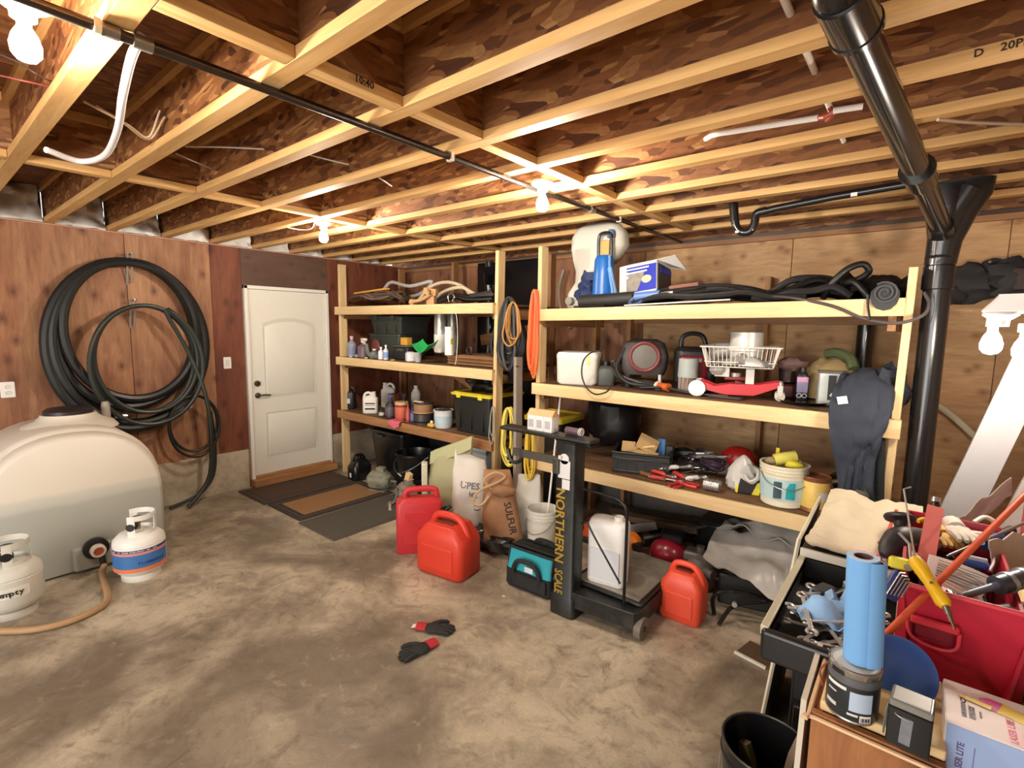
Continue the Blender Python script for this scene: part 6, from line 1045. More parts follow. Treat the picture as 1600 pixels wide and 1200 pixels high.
q=at(1120,880,'y',3.75); t=thing('black_case','black lidded case under the grey tarp','case',(q.x+.12,4.02,0),0); G().rbox((0,0,.14),(.62,.30,.28),.02).obj('case_body',mat('#151515',.4,var=.2),t,bev=.004); G().rbox((0,0,.29),(.63,.31,.03),.02).obj('case_lid',mat('#1f1f20',.4),t); G().box((-.1,-.155,.22),(.06,.012,.05)).obj('latch',mat('#b5b3ae',.3,.8),t)
# grey tarp
tp_=mat('#96928d',.3,var=.25,scale=7,bmp=.5)
c0,c1,c2,c3=[at(x,y,'y',Y) for x,y,Y in ((1132,832,3.80),(1280,820,3.7),(1262,965,2.95),(1098,872,3.28))]
def tarp(u,v):
    a=c0.lerp(c1,u); b=c3.lerp(c2,u); p=a.lerp(b,v); f=.05*NZ.noise(V((u*3+2,v*4,1)))+.045*math.sin(v*13+u*5)*(.4+.6*u)+.03*NZ.noise(V((u*6-v*4,v*3,5)))+.02*NZ.noise(V((u*9,v*9,7)))
    return (p.x,p.y,max(.03,p.z+.8*f+.09*math.sin(PI*v)*(1-u*.3)))
o=G().sheet(tarp,34,32,.008).obj('grey_tarp',tp_); tag(o,'creased silver grey tarp slumped under low right shelf','tarp')
def flap(u,v):
    p=V(tarp(.10+.85*u,.02+.42*v)); s_=.055*math.sin(PI*min(1,max(0,v*1.15)))**.5; w_=.02*math.sin(u*9+v*6)+.025*NZ.noise(V((u*5,v*5,11)))
    return (p.x-.05*(1-u)*v,p.y-.03*v,p.z+s_+.022+w_*(.4+v))
o=G().sheet(flap,26,16,.008).obj('tarp_flap',tp_); tag(o,'folded over upper layer of the grey tarp with pale highlights','tarp')
t=thing('folding_chair','black tubular chair frame folded under the grey tarp','chair',(at(1165,930,'z',.1).x,3.12,0),15)
G().tube(cr([(-.13,.0,.012),(-.14,.02,.12),(-.05,.04,.17),(.14,.05,.16),(.21,.03,.12),(.22,0,.012)],5),.013,8).obj('seat_frame',bkg,t); G().tube(cr([(-.1,-.1,.012),(-.02,0,.10),(.16,.03,.15)],4),.012,8).obj('cross_leg',bkg,t); G().rbox((.05,.14,.13),(.34,.03,.2),.02,R=None).obj('chair_back',mat('#171616',.5),t); G().cyl((-.02,-.01,.12),(-.02,-.03,.12),.016,10).obj('rivet',mat('#cfcfcf',.3,.8),t)

# more loose hand tools on the low right shelf, and engine bits below it
TL=[(1018,735,20,'#a8352f','red grip hand tool touching the black crate','#c9c6c2',.20,.05),(1030,748,-8,'#c23a33','bright red gripped tool lying at the shelf lip','#a5a3a0',.20,.02),(1048,738,35,'#d9d6d2','pale chrome tool in the centre of the tool heap','#d9d7d4',.22,.06),(1060,746,-25,'#b6322f','red handled snips left of the short grey tin','#b9b7b4',.18,.03),(1072,728,12,'#2a2a2e','black rubber gripped tool on top of the pouch','#d4d2cf',.24,.12),(1083,748,60,'#e1dfdc','white plastic tool next to the short grey tin','#cfcdca',.16,.03),(1090,722,-40,'#3c3f46','slate gripped tool leaning on the purple coil','#e0deda',.22,.13),(1106,712,18,'#8c8a88','silver bar tool behind the purple coil','#dddbd8',.26,.10),(1044,722,-15,'#27272b','black pistol grip tool behind the chrome one','#bdbbb8',.22,.10),(1026,722,50,'#7d2a2a','maroon handled tool at crate corner','#b5b3b0',.18,.08)]
for px,py,a,cc,lab,c2,L,dz in TL:
    q=SH(px,min(py+12,760),RL+.003); t=thing('hand_tool',lab,'tool',(q.x,q.y+.04+.5*dz,RL+.02+dz),a,None); t.rotation_euler=(0,math.radians(-8 if dz>.05 else 0),math.radians(a))
    G().tube(cr([(-L*.5,.01,.0),(-L*.25,.0,.006),(0,.0,.004),(L*.12,0,0)],4),[.011,.014,.016,.016,.015,.014,.015,.016,.017,.016,.014,.013,.011],8).obj('grip',mat(cc,.4,var=.1),t); G().bar((L*.1,0,0),(L*.42,.0,.0),.016,.010).obj('jaw',mat(c2,.25,.7),t); G().tube([(L*.46+.018*math.cos(k*PI/5),.018*math.sin(k*PI/5),0) for k in range(10)],.006,6,True).obj('ring_jaw',mat(c2,.25,.7),t)
EB=[(1010,838,3.75,'dark pulley wheel behind the orange trimmer','#2a2827',0),(1075,850,3.75,'silver muffler can right of red engine','#a5a19b',1),(1088,860,3.55,'grey carburettor lump by the tarp edge','#6b6764',2),(1012,880,3.25,'pale hose elbow in front of red engine','#b5ad98',1),(1062,892,3.2,'tan plastic cup beside small fuel can','#b9aa80',1),(1030,818,3.95,'dark brown engine block at the back wall','#3b302a',2)]
for px,py,Y,lab,cc,kd in EB:
    q=at(px,py,'y',Y); zt=max(q.z,.06); t=thing('engine_part',lab,'machine part',(q.x,Y,0),px%60); m=mat(cc,.45,.2 if kd==1 else 0,var=.2)
    if kd==0: G().tube([(.09*math.cos(k*PI/10),0,.10+.09*math.sin(k*PI/10)) for k in range(20)],.014,8,True).obj('wheel_rim',m,t); G().cyl((0,-.03,.10),(0,.03,.10),.03,14).obj('hub',mat('#8d8883',.4,.6),t); [G().bar((0,0,.10),(.085*math.cos(a),0,.10+.085*math.sin(a)),.012,.012).obj('spoke',m,t) for a in (.5,2.6,4.7)]
    elif kd==1: G().lathe([(.05,0),(.055,.01),(.055,zt*.8),(.035,zt),(0,zt)],18).obj('part_body',m,t); G().tube(cr([(.03,-.03,zt*.6),(.08,-.06,zt*.7),(.10,-.1,zt*.4)],4),.018,8).obj('part_pipe',m,t)
    else: G().rbox((0,0,zt*.5),(.16,.13,zt),.02).obj('part_body',m,t); [G().box((0,-.068,zt*(.3+.15*k)),(.14,.01,.012)).obj('fin',m,t) for k in range(4)]; G().cyl((.03,0,zt),(.03,0,zt+.04),.03,12).obj('part_cap',mat('#8f8a84',.35,.6),t)
# ================= right foreground: bench, drawer, red tub =================
# tool chest with open drawer
CX0,CX1,CY0,CY1=-.29,.02,2.12,2.74
t=thing('tool_chest','tall black tool chest with its top drawer pulled out','cabinet',((CX0+CX1)/2,2.43,0)); ch=mat('#1c1b1b',.4,.2,var=.15)
G(t).box(((CX0+CX1)/2,(CY0+CY1)/2,.40),(CX1-CX0,CY1-CY0,.80)).obj('chest_body',ch,t,bev=.006)
G(t).box(((CX0+CX1)/2,CY1-.02,.865),(CX1-CX0,.04,.13)).box((CX0+.008,(CY0+CY1)/2,.865),(.016,CY1-CY0,.13)).box((CX1-.008,(CY0+CY1)/2,.865),(.016,CY1-CY0,.13)).obj('chest_side',ch,t)
G(t).box(((CX0+CX1)/2,(CY0+CY1)/2,.943),(CX1-CX0+.01,CY1-CY0+.01,.026)).obj('chest_top',mat('#2a2828',.45,var=.1),t,bev=.004)
G(t).box(((CX0+CX1)/2,CY0-.006,.945),(CX1-CX0+.01,.012,.03)).obj('top_edge',mat('#cfcabb',.45,var=.05),t)
for k in range(3): G(t).box(((CX0+CX1)/2,CY0-.008,.64-.2*k),(CX1-CX0-.03,.02,.17)).obj('drawer_front',mat('#262525',.4,.2),t,bev=.004)
dy0,dy1,dz0,dz1=1.53,2.115,.845,.925
g=G(t); g.box(((CX0+CX1)/2,(dy0+dy1)/2,dz0+.004),(CX1-CX0-.02,dy1-dy0,.008)); 
for x in (CX0+.012,CX1-.012): g.box((x,(dy0+dy1)/2,(dz0+dz1)/2),(.006,dy1-dy0,dz1-dz0))
g.box(((CX0+CX1)/2,dy1-.004,(dz0+dz1)/2),(CX1-CX0-.02,.006,dz1-dz0)); dr=g.obj('drawer',mat('#191818',.5,.1,var=.15),t)
G(t).rbox(((CX0+CX1)/2+.005,dy0-.012,(dz0+dz1)/2-.004),(CX1-CX0+.015,.03,dz1-dz0+.012),.012).obj('drawer_face',mat('#151415',.35,var=.1),dr,bev=.004)
for x in (CX0+.004,CX1-.004): G(t).box((x,(dy0+dy1)/2+.02,dz1-.008),(.022,dy1-dy0+.06,.03)).obj('slide_rail',mat('#bdb7a0',.45,.2,var=.08),dr,bev=.003)
# canvas on the chest
def canv(u,v):
    x=CX0+.01+(CX1-CX0+.03)*u; y=CY0+.02+(CY1-CY0-.0)*v; z=.965+.028*NZ.noise(V((u*3,v*4,5)))+.012*NZ.noise(V((u*9,v*11,2)))+.012
    z+=.03*math.exp(-((u-.1)/.12)**2)*math.exp(-((v-.1)/.2)**2)+.05*v*v
    return (x,y,z)
o=G().sheet(canv,22,22,.006).obj('canvas_cloth',mat('#c9bda4',.8,var=.1,scale=12,bmp=.25)); tag(o,'cream canvas cloth spread on top of the tool chest','cloth')
c=V((CX0+.02,CY0+.06,.985)); o=G().tube(cr([c+V((-.01,-.02,0)),c+V((.03,-.05,.01)),c+V((.10,-.055,.0)),c+V((.2,-.05,.0))],6),[.014,.018,.022,.024,.024,.022,.02,.02,.018,.016,.016,.015,.014,.014,.013,.012,.012,.01,.01],10).obj('canvas_fold',mat('#bfae95',.8,var=.1,bmp=.2)); tag(o,'rolled front hem of canvas cloth above the open drawer','cloth')
# leaning board left of the chest
a=at(1228,900,'y',2.35); t=thing('leaning_board','thin grey board with cream edge leaning between tarp and chest','board',(-.42,2.5,0)); G().rings([[V((.0,-.28,0)),V((.012,-.28,0)),V((.012,.26,0)),V((0,.26,0))],[V((.09,-.24,.93)),V((.102,-.24,.93)),V((.102,.28,.97)),V((.09,.28,.97))]]).obj('board_panel',mat('#8c8580',.6,var=.1),t); G().tube([(.006,-.282,0),(.096,-.243,.935),(.096,.28,.975)],.008,4).obj('cream_edge',mat('#d9d0b9',.5),t)
# wrenches and sockets in the drawer
chr_=mat('#d9d7d4',.25,.65,var=.08); chr2=mat('#a9a6a3',.3,.65,var=.1)
rg=random.Random(5); dn=['open end','box end','combination','offset','stubby','long']
names=['under the blue rag','by the left slide rail','at the drawer front','pointing at the canvas','across the socket rings','in the drawer middle','at the far left corner','half below another wrench','by the paper roll','lying flat on the drawer floor','tilted on the sockets','near the front lip','along the left side','beside the chrome ring','at the back of the pile','under the ratchet']
for k in range(30):
    x=rg.uniform(CX0+.07,CX1-.06); y=rg.uniform(dy0+.06,dy0+.36); zz=dz0+.03+.0022*k; L=rg.uniform(.14,.24); a=rg.uniform(20,120)
    if k==0: x,y,a,L,zz=CX0+.17,dy0+.08,115,.2,dz0+.075
    x=min(max(x,CX0+.03+abs(L*.5*math.cos(math.radians(a)))),CX1-.03-abs(L*.5*math.cos(math.radians(a))))
    wrench('chrome %s wrench %s'%(dn[k%6],names[k%16]+('' if k<16 else ', upper layer')),(x,y,zz),L,rot('Z',a)@rot('Y',rg.uniform(-12,12)),chr_ if k%3 else chr2,'wrenches heaped in open drawer')
for k in range(9):
    x=rg.uniform(CX0+.06,CX1-.06); y=rg.uniform(dy0+.05,dy0+.33); r=rg.uniform(.012,.02); t=thing('socket','chrome socket number in the drawer heap','socket',(x,y,dz0+.05+.003*k),0,'sockets in the open drawer',rot('X',rg.uniform(50,120))@rot('Z',rg.uniform(0,180)))
    t['label']='short chrome ring socket lying among wrenches in the open drawer'
    G().lathe([(r*.6,-.014),(r,-.014),(r,.014),(r*.6,.014),(r*.55,-.01)],14,cap=False).obj('socket_body',chr_ if k%2 else chr2,t)
t=thing('ratchet','black and chrome ratchet at back of the open drawer','ratchet',(-.14,dy0+.40,dz0+.07),70); G().cyl((-.1,0,0),(.04,0,0),.010,10).obj('handle',mat('#3a393b',.4,.5),t); G().cyl((.055,0,-.012),(.055,0,.014),.022,16).obj('ratchet_head',chr_,t); G().rbox((-.06,.03,.0),(.08,.05,.04),.012).obj('grip_block',mat('#2b2a2d',.45),t)
o=G().sheet(lambda u,v:(-.13+.18*(u-.5)+.03*NZ.noise(V((u*3,v*3,2))),dy0+.23+.20*(v-.5)+.03*NZ.noise(V((u*3,v*3,8))),dz0+.085+.05*NZ.noise(V((u*5,v*5,1)))+.025*math.sin(u*7)*math.sin(v*6)),16,16,.003).obj('blue_rag',mat('#8db4dd',.85,var=.08,bmp=.2)); tag(o,'crumpled light blue paper towel on the wrenches','rag')
# wooden crate with paint can and towel roll
BX0,BX1,BYa,BYb,BZ=-.128,.108,1.262,1.56,.93
t=thing('wood_crate','tall plywood box stand holding the paint can','stand',((BX0+BX1)/2,1.4,0)); pw=plymat('crate_ply','#a8703f','#8f5a33','#5f3820',2)
G(t).box(((BX0+BX1)/2,BYa+.01,.455),(BX1-BX0,.018,.91)).obj('front_panel','crate_ply',t,bev=.002); G(t).box(((BX0+BX1)/2,BYb-.01,.45),(BX1-BX0,.018,.90)).obj('back_panel','crate_ply',t)
for x in (BX0+.009,BX1-.009): G(t).box((x,(BYa+BYb)/2,.45),(.018,BYb-BYa-.04,.90)).obj('side_panel','crate_ply',t)
G(t).box(((BX0+BX1)/2+.006,(BYa+BYb)/2+.01,.918),(BX1-BX0-.014,BYb-BYa-.03,.024)).obj('top_board',LUM[0],t,bev=.004); G(t).tube(cr([(BX0-.004,BYb,.905),(BX0-.004,BYa,.905),(BX0+.006,BYa-.006,.903),(BX1,BYa-.006,.90)],4),.005,6).obj('edge_trim',mat('#d9b58c',.5),t)
t=thing('white_board','white board standing against left side of plywood box','board',(BX0-.03,1.42,0)); G().rings([[V((-.012,-.11,0)),V((.0,-.11,0)),V((.0,.13,0)),V((-.012,.13,0))],[V((.002,-.11,.90)),V((.014,-.11,.90)),V((.014,.13,.92)),V((.002,.13,.92))]]).obj('board_panel',mat('#c9c0b0',.6,var=.06),t)
_p=at(1327,1130,'z',BZ); _d=V((_p.x,_p.y,0)).normalized(); px_,py_=_p.x+_d.x*.05,_p.y+_d.y*.05; r=.050; h=.118; t=thing('paint_can','dark paint can with silver rim on the plywood box','paint can',(px_,py_,BZ),0)
G().lathe([(r*.97,0),(r,.003),(r*.985,.006),(r*.985,h-.012),(r*1.02,h-.008),(r*1.02,h),(r*.98,h+.002),(r*.94,h-.003),(r*.86,h-.008),(r*.84,h-.004),(r*.3,h-.004),(0,h-.004)],36).obj('can_body',mat('#c3c2c0',.22,.9,var=.05),t)
G().lathe([(r*.99,.006),(r*1.0,.007),(r*1.0,h*.70),(r*.99,h*.705)],36,cap=False).obj('label_wrap',mat('#23282b',.4,var=.2,scale=30),t); G().lathe([(r*.99,h*.705),(r*1.0,h*.71),(r*1.0,h*.86),(r*.99,h*.865)],36,cap=False).obj('label_band',mat('#55575a',.4,var=.5,scale=45),t)
def arcpatch(a0,a1,z0,z1,m,nm,dr=.0009,par=t,rr=r):
    G().rings([[V((q_*math.cos(math.radians(d)),q_*math.sin(math.radians(d)),zz)) for q_,zz in ((rr*1.0,z0),(rr+dr,z0),(rr+dr,z1),(rr*1.0,z1))] for d in [a0+(a1-a0)*k/8 for k in range(9)]]).obj(nm,m,par)
arcpatch(-92,-42,h*.25,h*.62,mat('#aebfd6',.4,var=.03),'colour_patch'); arcpatch(-68,-42,h*.07,h*.2,mat('#e0dfdc',.4,var=.1),'barcode_patch',.0009)
for k in range(9): arcpatch(-66+2.4*k,-66+2.4*k+(1.4 if k%3 else .7),h*.085,h*.16,mat('#17181a',.4),'barcode_bar',.0016)
for a0,a1,z0,z1,cc in ((-140,-108,.86,.95,'#1d1d1f'),(-150,-100,.60,.66,'#d5d5d3'),(-146,-122,.47,.50,'#bdbdbb'),(-150,-120,.20,.27,'#b9bab9'),(-95,-72,.16,.2,'#cfcfcd')): arcpatch(a0,a1,h*z0,h*z1,mat(cc,.4),'label_print',.0012)
G().lathe([(r*.95,h-.002),(r*.93,h+.0005),(r*.86,h-.004),(r*.84,h-.0015),(0,h-.0015)],36,cap=False).obj('can_lid',mat('#d3d2cd',.35,var=.05),t)
G().tube(cr([(-r,0,h*.8),(-r*1.28,-.0,h*.55),(-r*1.1,-.015,h*.35)],4),.0025,6).obj('bail_wire',mat('#9c5a44',.4,.5),t)
R2=.031; rh=.238; t=thing('towel_roll','light blue paper towel roll standing on the paint can','paper roll',(px_+.006,py_+.008,BZ+h+.0025)); t.rotation_euler=(math.radians(0),math.radians(-2.5),0)
bt=mat('#6ea3d8',.8,var=.05,scale=40,bmp=.12)
G().lathe([(.018,0),(R2,0),(R2*1.005,rh*.5),(R2,rh),(.018,rh),(.018,0)],36,cap=False).obj('towel_body',bt,t); G().lathe([(.0185,0),(.0185,rh+.001),(.0165,rh+.001),(.0165,0)],28,cap=False).obj('core_tube',mat('#6b4a44',.7),t)
G().lathe([(.0185,rh),(R2*.985,rh),(R2*.985,rh+.0008),(.0185,rh+.0008)],36,cap=False).obj('towel_end',mat('#b9d4ee',.8,var=.05),t)
G().sheet(lambda u,v:((R2+.002+.010*u)*math.cos(math.radians(-62+58*u)),(R2+.002+.010*u)*math.sin(math.radians(-62+58*u)),rh*v*.995+.004*math.sin(v*12)*u),8,14,.0012).obj('loose_sheet',bt,t)
# black box with clear top
t=thing('black_box','small black box with grey clear lid beside the paint can','box',tuple(at(1414,1172,'z',BZ)+V((.004,.030,0))),-4); bw,bd,bh=.072,.062,.082
G().rbox((0,0,bh/2),(bw,bd,bh),.003).obj('box_body',mat('#121213',.35,var=.1),t); G().rbox((0,0,bh+.008),(bw*.98,bd*.96,.016),.004).obj('box_lid',mat('#77756f',.25,var=.2,scale=40),t); G().rbox((0,0,bh+.017),(bw*.86,bd*.8,.002),.003).obj('lid_label',mat('#b9bab2',.4,var=.1),t); G().box((-.004,-bd/2-.001,bh*.5),(bw*.26,.002,bh*.7),rot('Y',2)).obj('worn_label',mat('#6f7079',.6,var=.4,scale=60),t)
G().tube(cr([(-bw*.5-.004,-.02,.01),(-bw*.55,-.022,.04),(-bw*.5,-.01,.075),(-bw*.3,-.032,.07),(0,-.033,.066)],4),.002,5).obj('clip_wire',mat('#8d8d86',.3,.6),t)
# blue disc leaning on the tub
t=thing('blue_disc','round blue plastic lid leaning upright behind black box','lid',tuple(at(1398,1060,'y',1.46)-V((0,0,.06)))); Rd=rot('Z',8)@rot('X',68); 
G().lathe([(0,.006),(.06,.004),(.074,.0),(.080,.002),(.080,.010),(.074,.010),(.06,.012),(0,.014)],36,(0,0,.080),Rd).obj('lid_disc',mat('#123f86',.35,var=.08),t)
# bench to the right
t=thing('work_bench','wooden work bench under the red tub','bench',(.60,2.0,0)); G(t).box((.56,2.06,.82),(.88,1.84,.04)).obj('bench_top',LUM[1],t,bev=.003)
for x in (.16,.96):
    for y in (1.2,2.76): G(t).box((x,y,.40),(.08,.08,.80)).obj('leg',LUM[2],t)
# red tub
t=thing('red_tub','big red plastic tub full of tools with moulded handle','tub',(.13,2.0,.842)); rd=mat('#b51e36',.38,var=.06)
tz0,tz1=.842,1.115; th=.008
def TW(x,y,z): return V((x-.13,y-2.0,z-.842))
F0,F1=1.655,2.36; xl,xr=.006,.262
def wall(p,q,inn):   # tapered wall between top corners p, q
    i=V(inn); g=G(); g.rings([[TW(*(V((p[0],p[1],tz0))+i*.03)),TW(*(V((q[0],q[1],tz0))+i*.03)),TW(*(V((q[0],q[1],tz0))+i*(.03+th))),TW(*(V((p[0],p[1],tz0))+i*(.03+th)))],[TW(*p,tz1),TW(*q,tz1),TW(*(V((q[0],q[1],tz1))+i*th)),TW(*(V((p[0],p[1],tz1))+i*th))]]); return g
wall((xl,F0),(xr,F0),(0,1,0)).obj('front_wall',rd,t); wall((xl,F1),(xr,F1),(0,-1,0)).obj('back_wall',rd,t); wall((xl,F0),(xl,F1),(1,0,0)).obj('left_wall',rd,t); _t=tz1; tz1=tz1-.05; wall((xr,F0),(xr,F1),(-1,0,0)).obj('right_wall',rd,t); tz1=_t
G().box(TW((xl+xr)/2,(F0+F1)/2,tz0+.004),(xr-xl-.05,F1-F0-.05,.008)).obj('tub_floor',rd,t)
G().tube([TW(xl,F0-.004,tz1-.004),TW(xr,F0-.004,tz1-.004)],.008,8).obj('rim_lip',mat('#c42a3e',.35,var=.05),t)
hz=tz1-.118; G().tube(cr([TW(xl+.02,F0-.008,hz+.045),TW(xl+.03,F0-.012,hz-.01),TW(xl+.06,F0-.014,hz-.028),TW(xl+.10,F0-.014,hz-.03),TW(xl+.125,F0-.012,hz-.015),TW(xl+.128,F0-.010,hz+.025)],6),.0045,8).obj('handle_loop',mat('#d23a48',.35),t)
G().rbox(TW(xl+.08,F0-.003,hz+.005),(.09,.006,.05),.012,3,rot('X',90)@rot('Z',0) if False else None).obj('handle_recess',mat('#7d1224',.4),t)
G().rbox(TW(xl+.078,F0-.010,hz+.030),(.10,.016,.02),.006).obj('handle_bar',mat('#c9303f',.35),t)
# orange divider board in the tub, red post
o=thing('pink_strap','pale red flat strip standing in the red tub','strip',TW(0,0,0)*0+at(1445,900,'y',1.80)); a=at(1462,792,'y',1.98); b=at(1443,890,'y',1.78); G(o).bar(b+V((0,0,-.02)),a,.040,.006,(0,1,0)).obj('strip_body',mat('#d9766e',.5),o)
# ---- tools in and around the tub
def dp(px,py,d): return CP+ray(px,py)*d
# long yellow screwdriver with bit
a=dp(1428,872,1.33); b=dp(1478,948,1.22); c=dp(1492,984,1.19)
t=thing('yellow_screwdriver','yellow handled multi bit screwdriver lying over the red tub rim','screwdriver',a); d=b-a; fr=frame(d); Lh=d.length
G(t).lathe([(0,0),(.015,.003),(.019,.02),(.0165,Lh*.35),(.014,Lh*.55),(.0165,Lh*.8),(.0175,Lh*.92),(.011,Lh),(0,Lh)],14,a,fr).obj('handle',mat('#e2b11e',.35,var=.05),t); dn_=(c-b).normalized()
G(t).cyl(b,b+dn_*.018,.008,12).cyl(b+dn_*.018,b+dn_*.034,.0055,6).cyl(b+dn_*.034,c,.0032,6).obj('bit_holder',mat('#a9a098',.25,.9),t); G(t).box(a.lerp(b,.55)+V((0,-.013,.006)),(.006,.004,.014)).obj('ink_mark',mat('#5d4a12',.5),t)
# hex keys
def hexkey(lab,pts,r,c='#cfcbc8'):
    return cable('hex_key',lab,pts,r,mat(c,.25,.7),'hex key',6,None,1)
hexkey('long pale L shaped hex key standing up from the tub',[dp(1431,880,1.45),dp(1412,764,1.5),dp(1423,761,1.5)],.0028)
hexkey('bent pale metal rod beside the long hex key',[dp(1424,884,1.42),dp(1421,850,1.45),dp(1404,832,1.47)],.004,'#dcd8d4')
t=thing('hex_key_set','navy blue hex key holder with steel keys by the towel roll','hex key set',dp(1398,920,1.30)); fr=M((CR,CU,-_f)).transposed(); g0=dp(1398,915,1.30)
G(t).rbox(g0,(.045,.075,.02),.008,3,fr@rot('Z',-32)).obj('holder_body',mat('#22346f',.4,var=.1),t)
for k in range(5): 
    p=g0+fr@rot('Z',-32)@V((-.018+.009*k,.0,.014)); G(t).tube([p+fr@rot('Z',-32)@V((0,-.03+.003*k,0)),p+fr@rot('Z',-32)@V((0,.035-.004*k,0)),p+fr@rot('Z',-32)@V((.012,.040-.004*k,0))],.0018,5).obj('steel_key',mat('#c9cad0',.25,.8),t)
p=dp(1405,880,1.42); t=thing('yellow_tape','yellow tape measure end behind the hex key holder','tape',p); G().rbox((0,0,0),(.05,.03,.03),.01,3).obj('tape_body',mat('#d8cf3a',.45),t); G().cyl((.02,-.018,0),(.02,-.012,0),.01,12).obj('tape_button',mat('#8a8a60',.45),t)
# grinder
p=dp(1412,830,1.62); t=thing('angle_grinder','black power tool with round cap lying behind hex keys','power tool',p); kb=mat('#2a2526',.5,var=.2); G(t).tube(cr([dp(1380,868,1.58),dp(1395,850,1.6),dp(1412,838,1.62),dp(1440,838,1.68),dp(1462,832,1.72)],5),[.012,.02,.026,.03,.032,.034,.036,.038,.038,.037,.036,.034,.032,.03,.028,.026,.025,.024,.022,.02,.018],12).obj('tool_body',kb,t); fr2=frame(dp(1405,808,1.66)-dp(1408,850,1.62)); G(t).lathe([(0,0),(.042,0),(.045,.006),(.043,.012),(.03,.016),(0,.016)],22,dp(1406,812,1.66),fr2).obj('round_cap',mat('#2b2123',.45),t); G(t).lathe([(0,.016),(.026,.0165),(.0,.017)],18,dp(1406,812,1.66),fr2).obj('cap_disc',mat('#a58a84',.4),t); G(t).box(dp(1402,832,1.62),(.02,.03,.02)).obj('pink_label',mat('#d2b6b2',.5),t)
G(t).cyl(dp(1406,815,1.66),dp(1410,835,1.64),.018,12).obj('gear_neck',kb,t); G(t).ell(dp(1398,862,1.60),(.03,.03,.025),12,8).obj('rear_grip',kb,t)
# yellow hook handle + black flashlight
t=thing('yellow_hook','curved yellow plastic handle beside black flashlight','handle tool',dp(1440,812,1.75)); G(t).tube(cr([dp(1434,814,1.75),dp(1444,812,1.75),dp(1449,822,1.74),dp(1454,834,1.72)],5),[.008]*5+[.010]*6+[.008]*5,10).obj('hook_body',mat('#e8c322',.45),t); G(t).tube([dp(1454,834,1.72),dp(1458,842,1.71)],.006,8).obj('hook_end',mat('#3a3020',.5),t)
a=dp(1457,828,1.70); b=dp(1463,779,1.75); t=thing('flashlight','black flashlight with silver end standing in the tub','flashlight',a); d=b-a; G(t).cyl(a-d*.3,a+d*.86,.0115,14).obj('barrel',mat('#17151a',.4),t); G(t).cyl(a+d*.86,b,.0135,14).obj('tail_cap',mat('#c9c6cc',.25,.8),t)
# red ruler by the canvas
a=dp(1372,872,1.75); b=dp(1400,800,2.0); t=thing('red_square','red and white straight tool leaning on the canvas','square',a); G(t).bar(a,b,.024,.012,CR).obj('red_blade',mat('#a93a33',.45),t); G(t).bar(a+CR*.022,b+CR*.03-(b-a)*.22,.022,.010,CR).obj('white_blade',mat('#d9d2ca',.45),t); G(t).cyl(a+(b-a)*.3-CR*.012,a+(b-a)*.3-CR*.02,.006,8).obj('red_knob',mat('#b7463d',.45),t)
p=dp(1353,867,1.75); o=G().sheet(lambda u,v:(p.x-.03+.07*u,p.y+.04*v,p.z-.004+.014*NZ.noise(V((u*5,v*5,3)))),6,5,.004).obj('pink_wrapper',mat('#d58ca0',.6)); tag(o,'small pink wrapper on the canvas behind towel roll','wrapper')
# instruction paper
P0,P1,P2,P3=dp(1452,866,1.42),dp(1551,903,1.46),dp(1528,945,1.36),dp(1443,905,1.33)
def paper(u,v): 
    a=P0.lerp(P1,u); b=P3.lerp(P2,u); p=a.lerp(b,v); return p+CU*(.006*math.sin(PI*u))
t=thing('instruction_sheet','white printed instruction sheet curled on tools in the tub','paper',P3); g=G(t); g.sheet(paper,8,6,.0012); g.obj('sheet_paper',mat('#ece2dd',.7,var=.02),t)
nn=(P1-P0).cross(P3-P0).normalized(); nn=-nn if nn.dot(CP-P0)<0 else nn; ru=(P1-P0).normalized(); rv=(P3-P0).normalized(); Lw=(P1-P0).length; Lv=(P3-P0).length
g=G(t)
for k in range(7):
    v=.16+.105*k; u0=.12; u1=.9-.12*(k%3)
    a=P0.lerp(P3,v)+ru*Lw*u0+nn*.0075; b=P0.lerp(P3,v)+ru*Lw*u1+nn*.0075; g.bar(a,b,.0022 if k!=4 else .006,.0006,nn)
g.obj('printed_lines',mat('#6b6365',.6),t,kind='stuff')
# orange rod, steel rod, grey pipe
a=dp(1384,992,1.255); b=dp(1640,735,1.52); t=thing('orange_pole','long orange red pole lying diagonally over the red tub','pole',a); G(t).cyl(a,b,.0085,12).obj('pole_shaft',mat('#d8603f',.4,var=.06),t); G(t).cyl(b,b+(b-a)*.02,.0095,12).obj('pole_tip',mat('#c04e30',.4),t)
a=dp(1482,868,1.62); b=dp(1640,800,1.8); t=thing('steel_rod','thin steel rod crossing under the orange pole','rod',a); G(t).cyl(a,b,.005,10).obj('rod_shaft',mat('#8d8583',.3,.8),t); G(t).cyl(a,a+(a-b)*.02,.004,8).obj('rod_tip',mat('#6d6563',.3,.8),t)
a=dp(1500,932,1.36); b=dp(1640,890,1.42); t=thing('grey_caulk_gun','grey plastic tube tool at right edge of the tub','tool',a); G(t).cyl(a,a.lerp(b,.45),.010,12).obj('nose_tube',mat('#6f7d92',.4),t); G(t).cyl(a.lerp(b,.4),b,.026,16).obj('barrel',mat('#585d66',.3,.5,var=.15),t); G(t).cyl(a.lerp(b,.5),a.lerp(b,.54),.028,16).cyl(a.lerp(b,.66),a.lerp(b,.69),.028,16).obj('barrel_ring',mat('#c5c7ca',.3,.7),t); G(t).cyl(dp(1560,958,1.40),dp(1640,950,1.42),.022,14).obj('lower_tube',mat('#1f2023',.4),t)
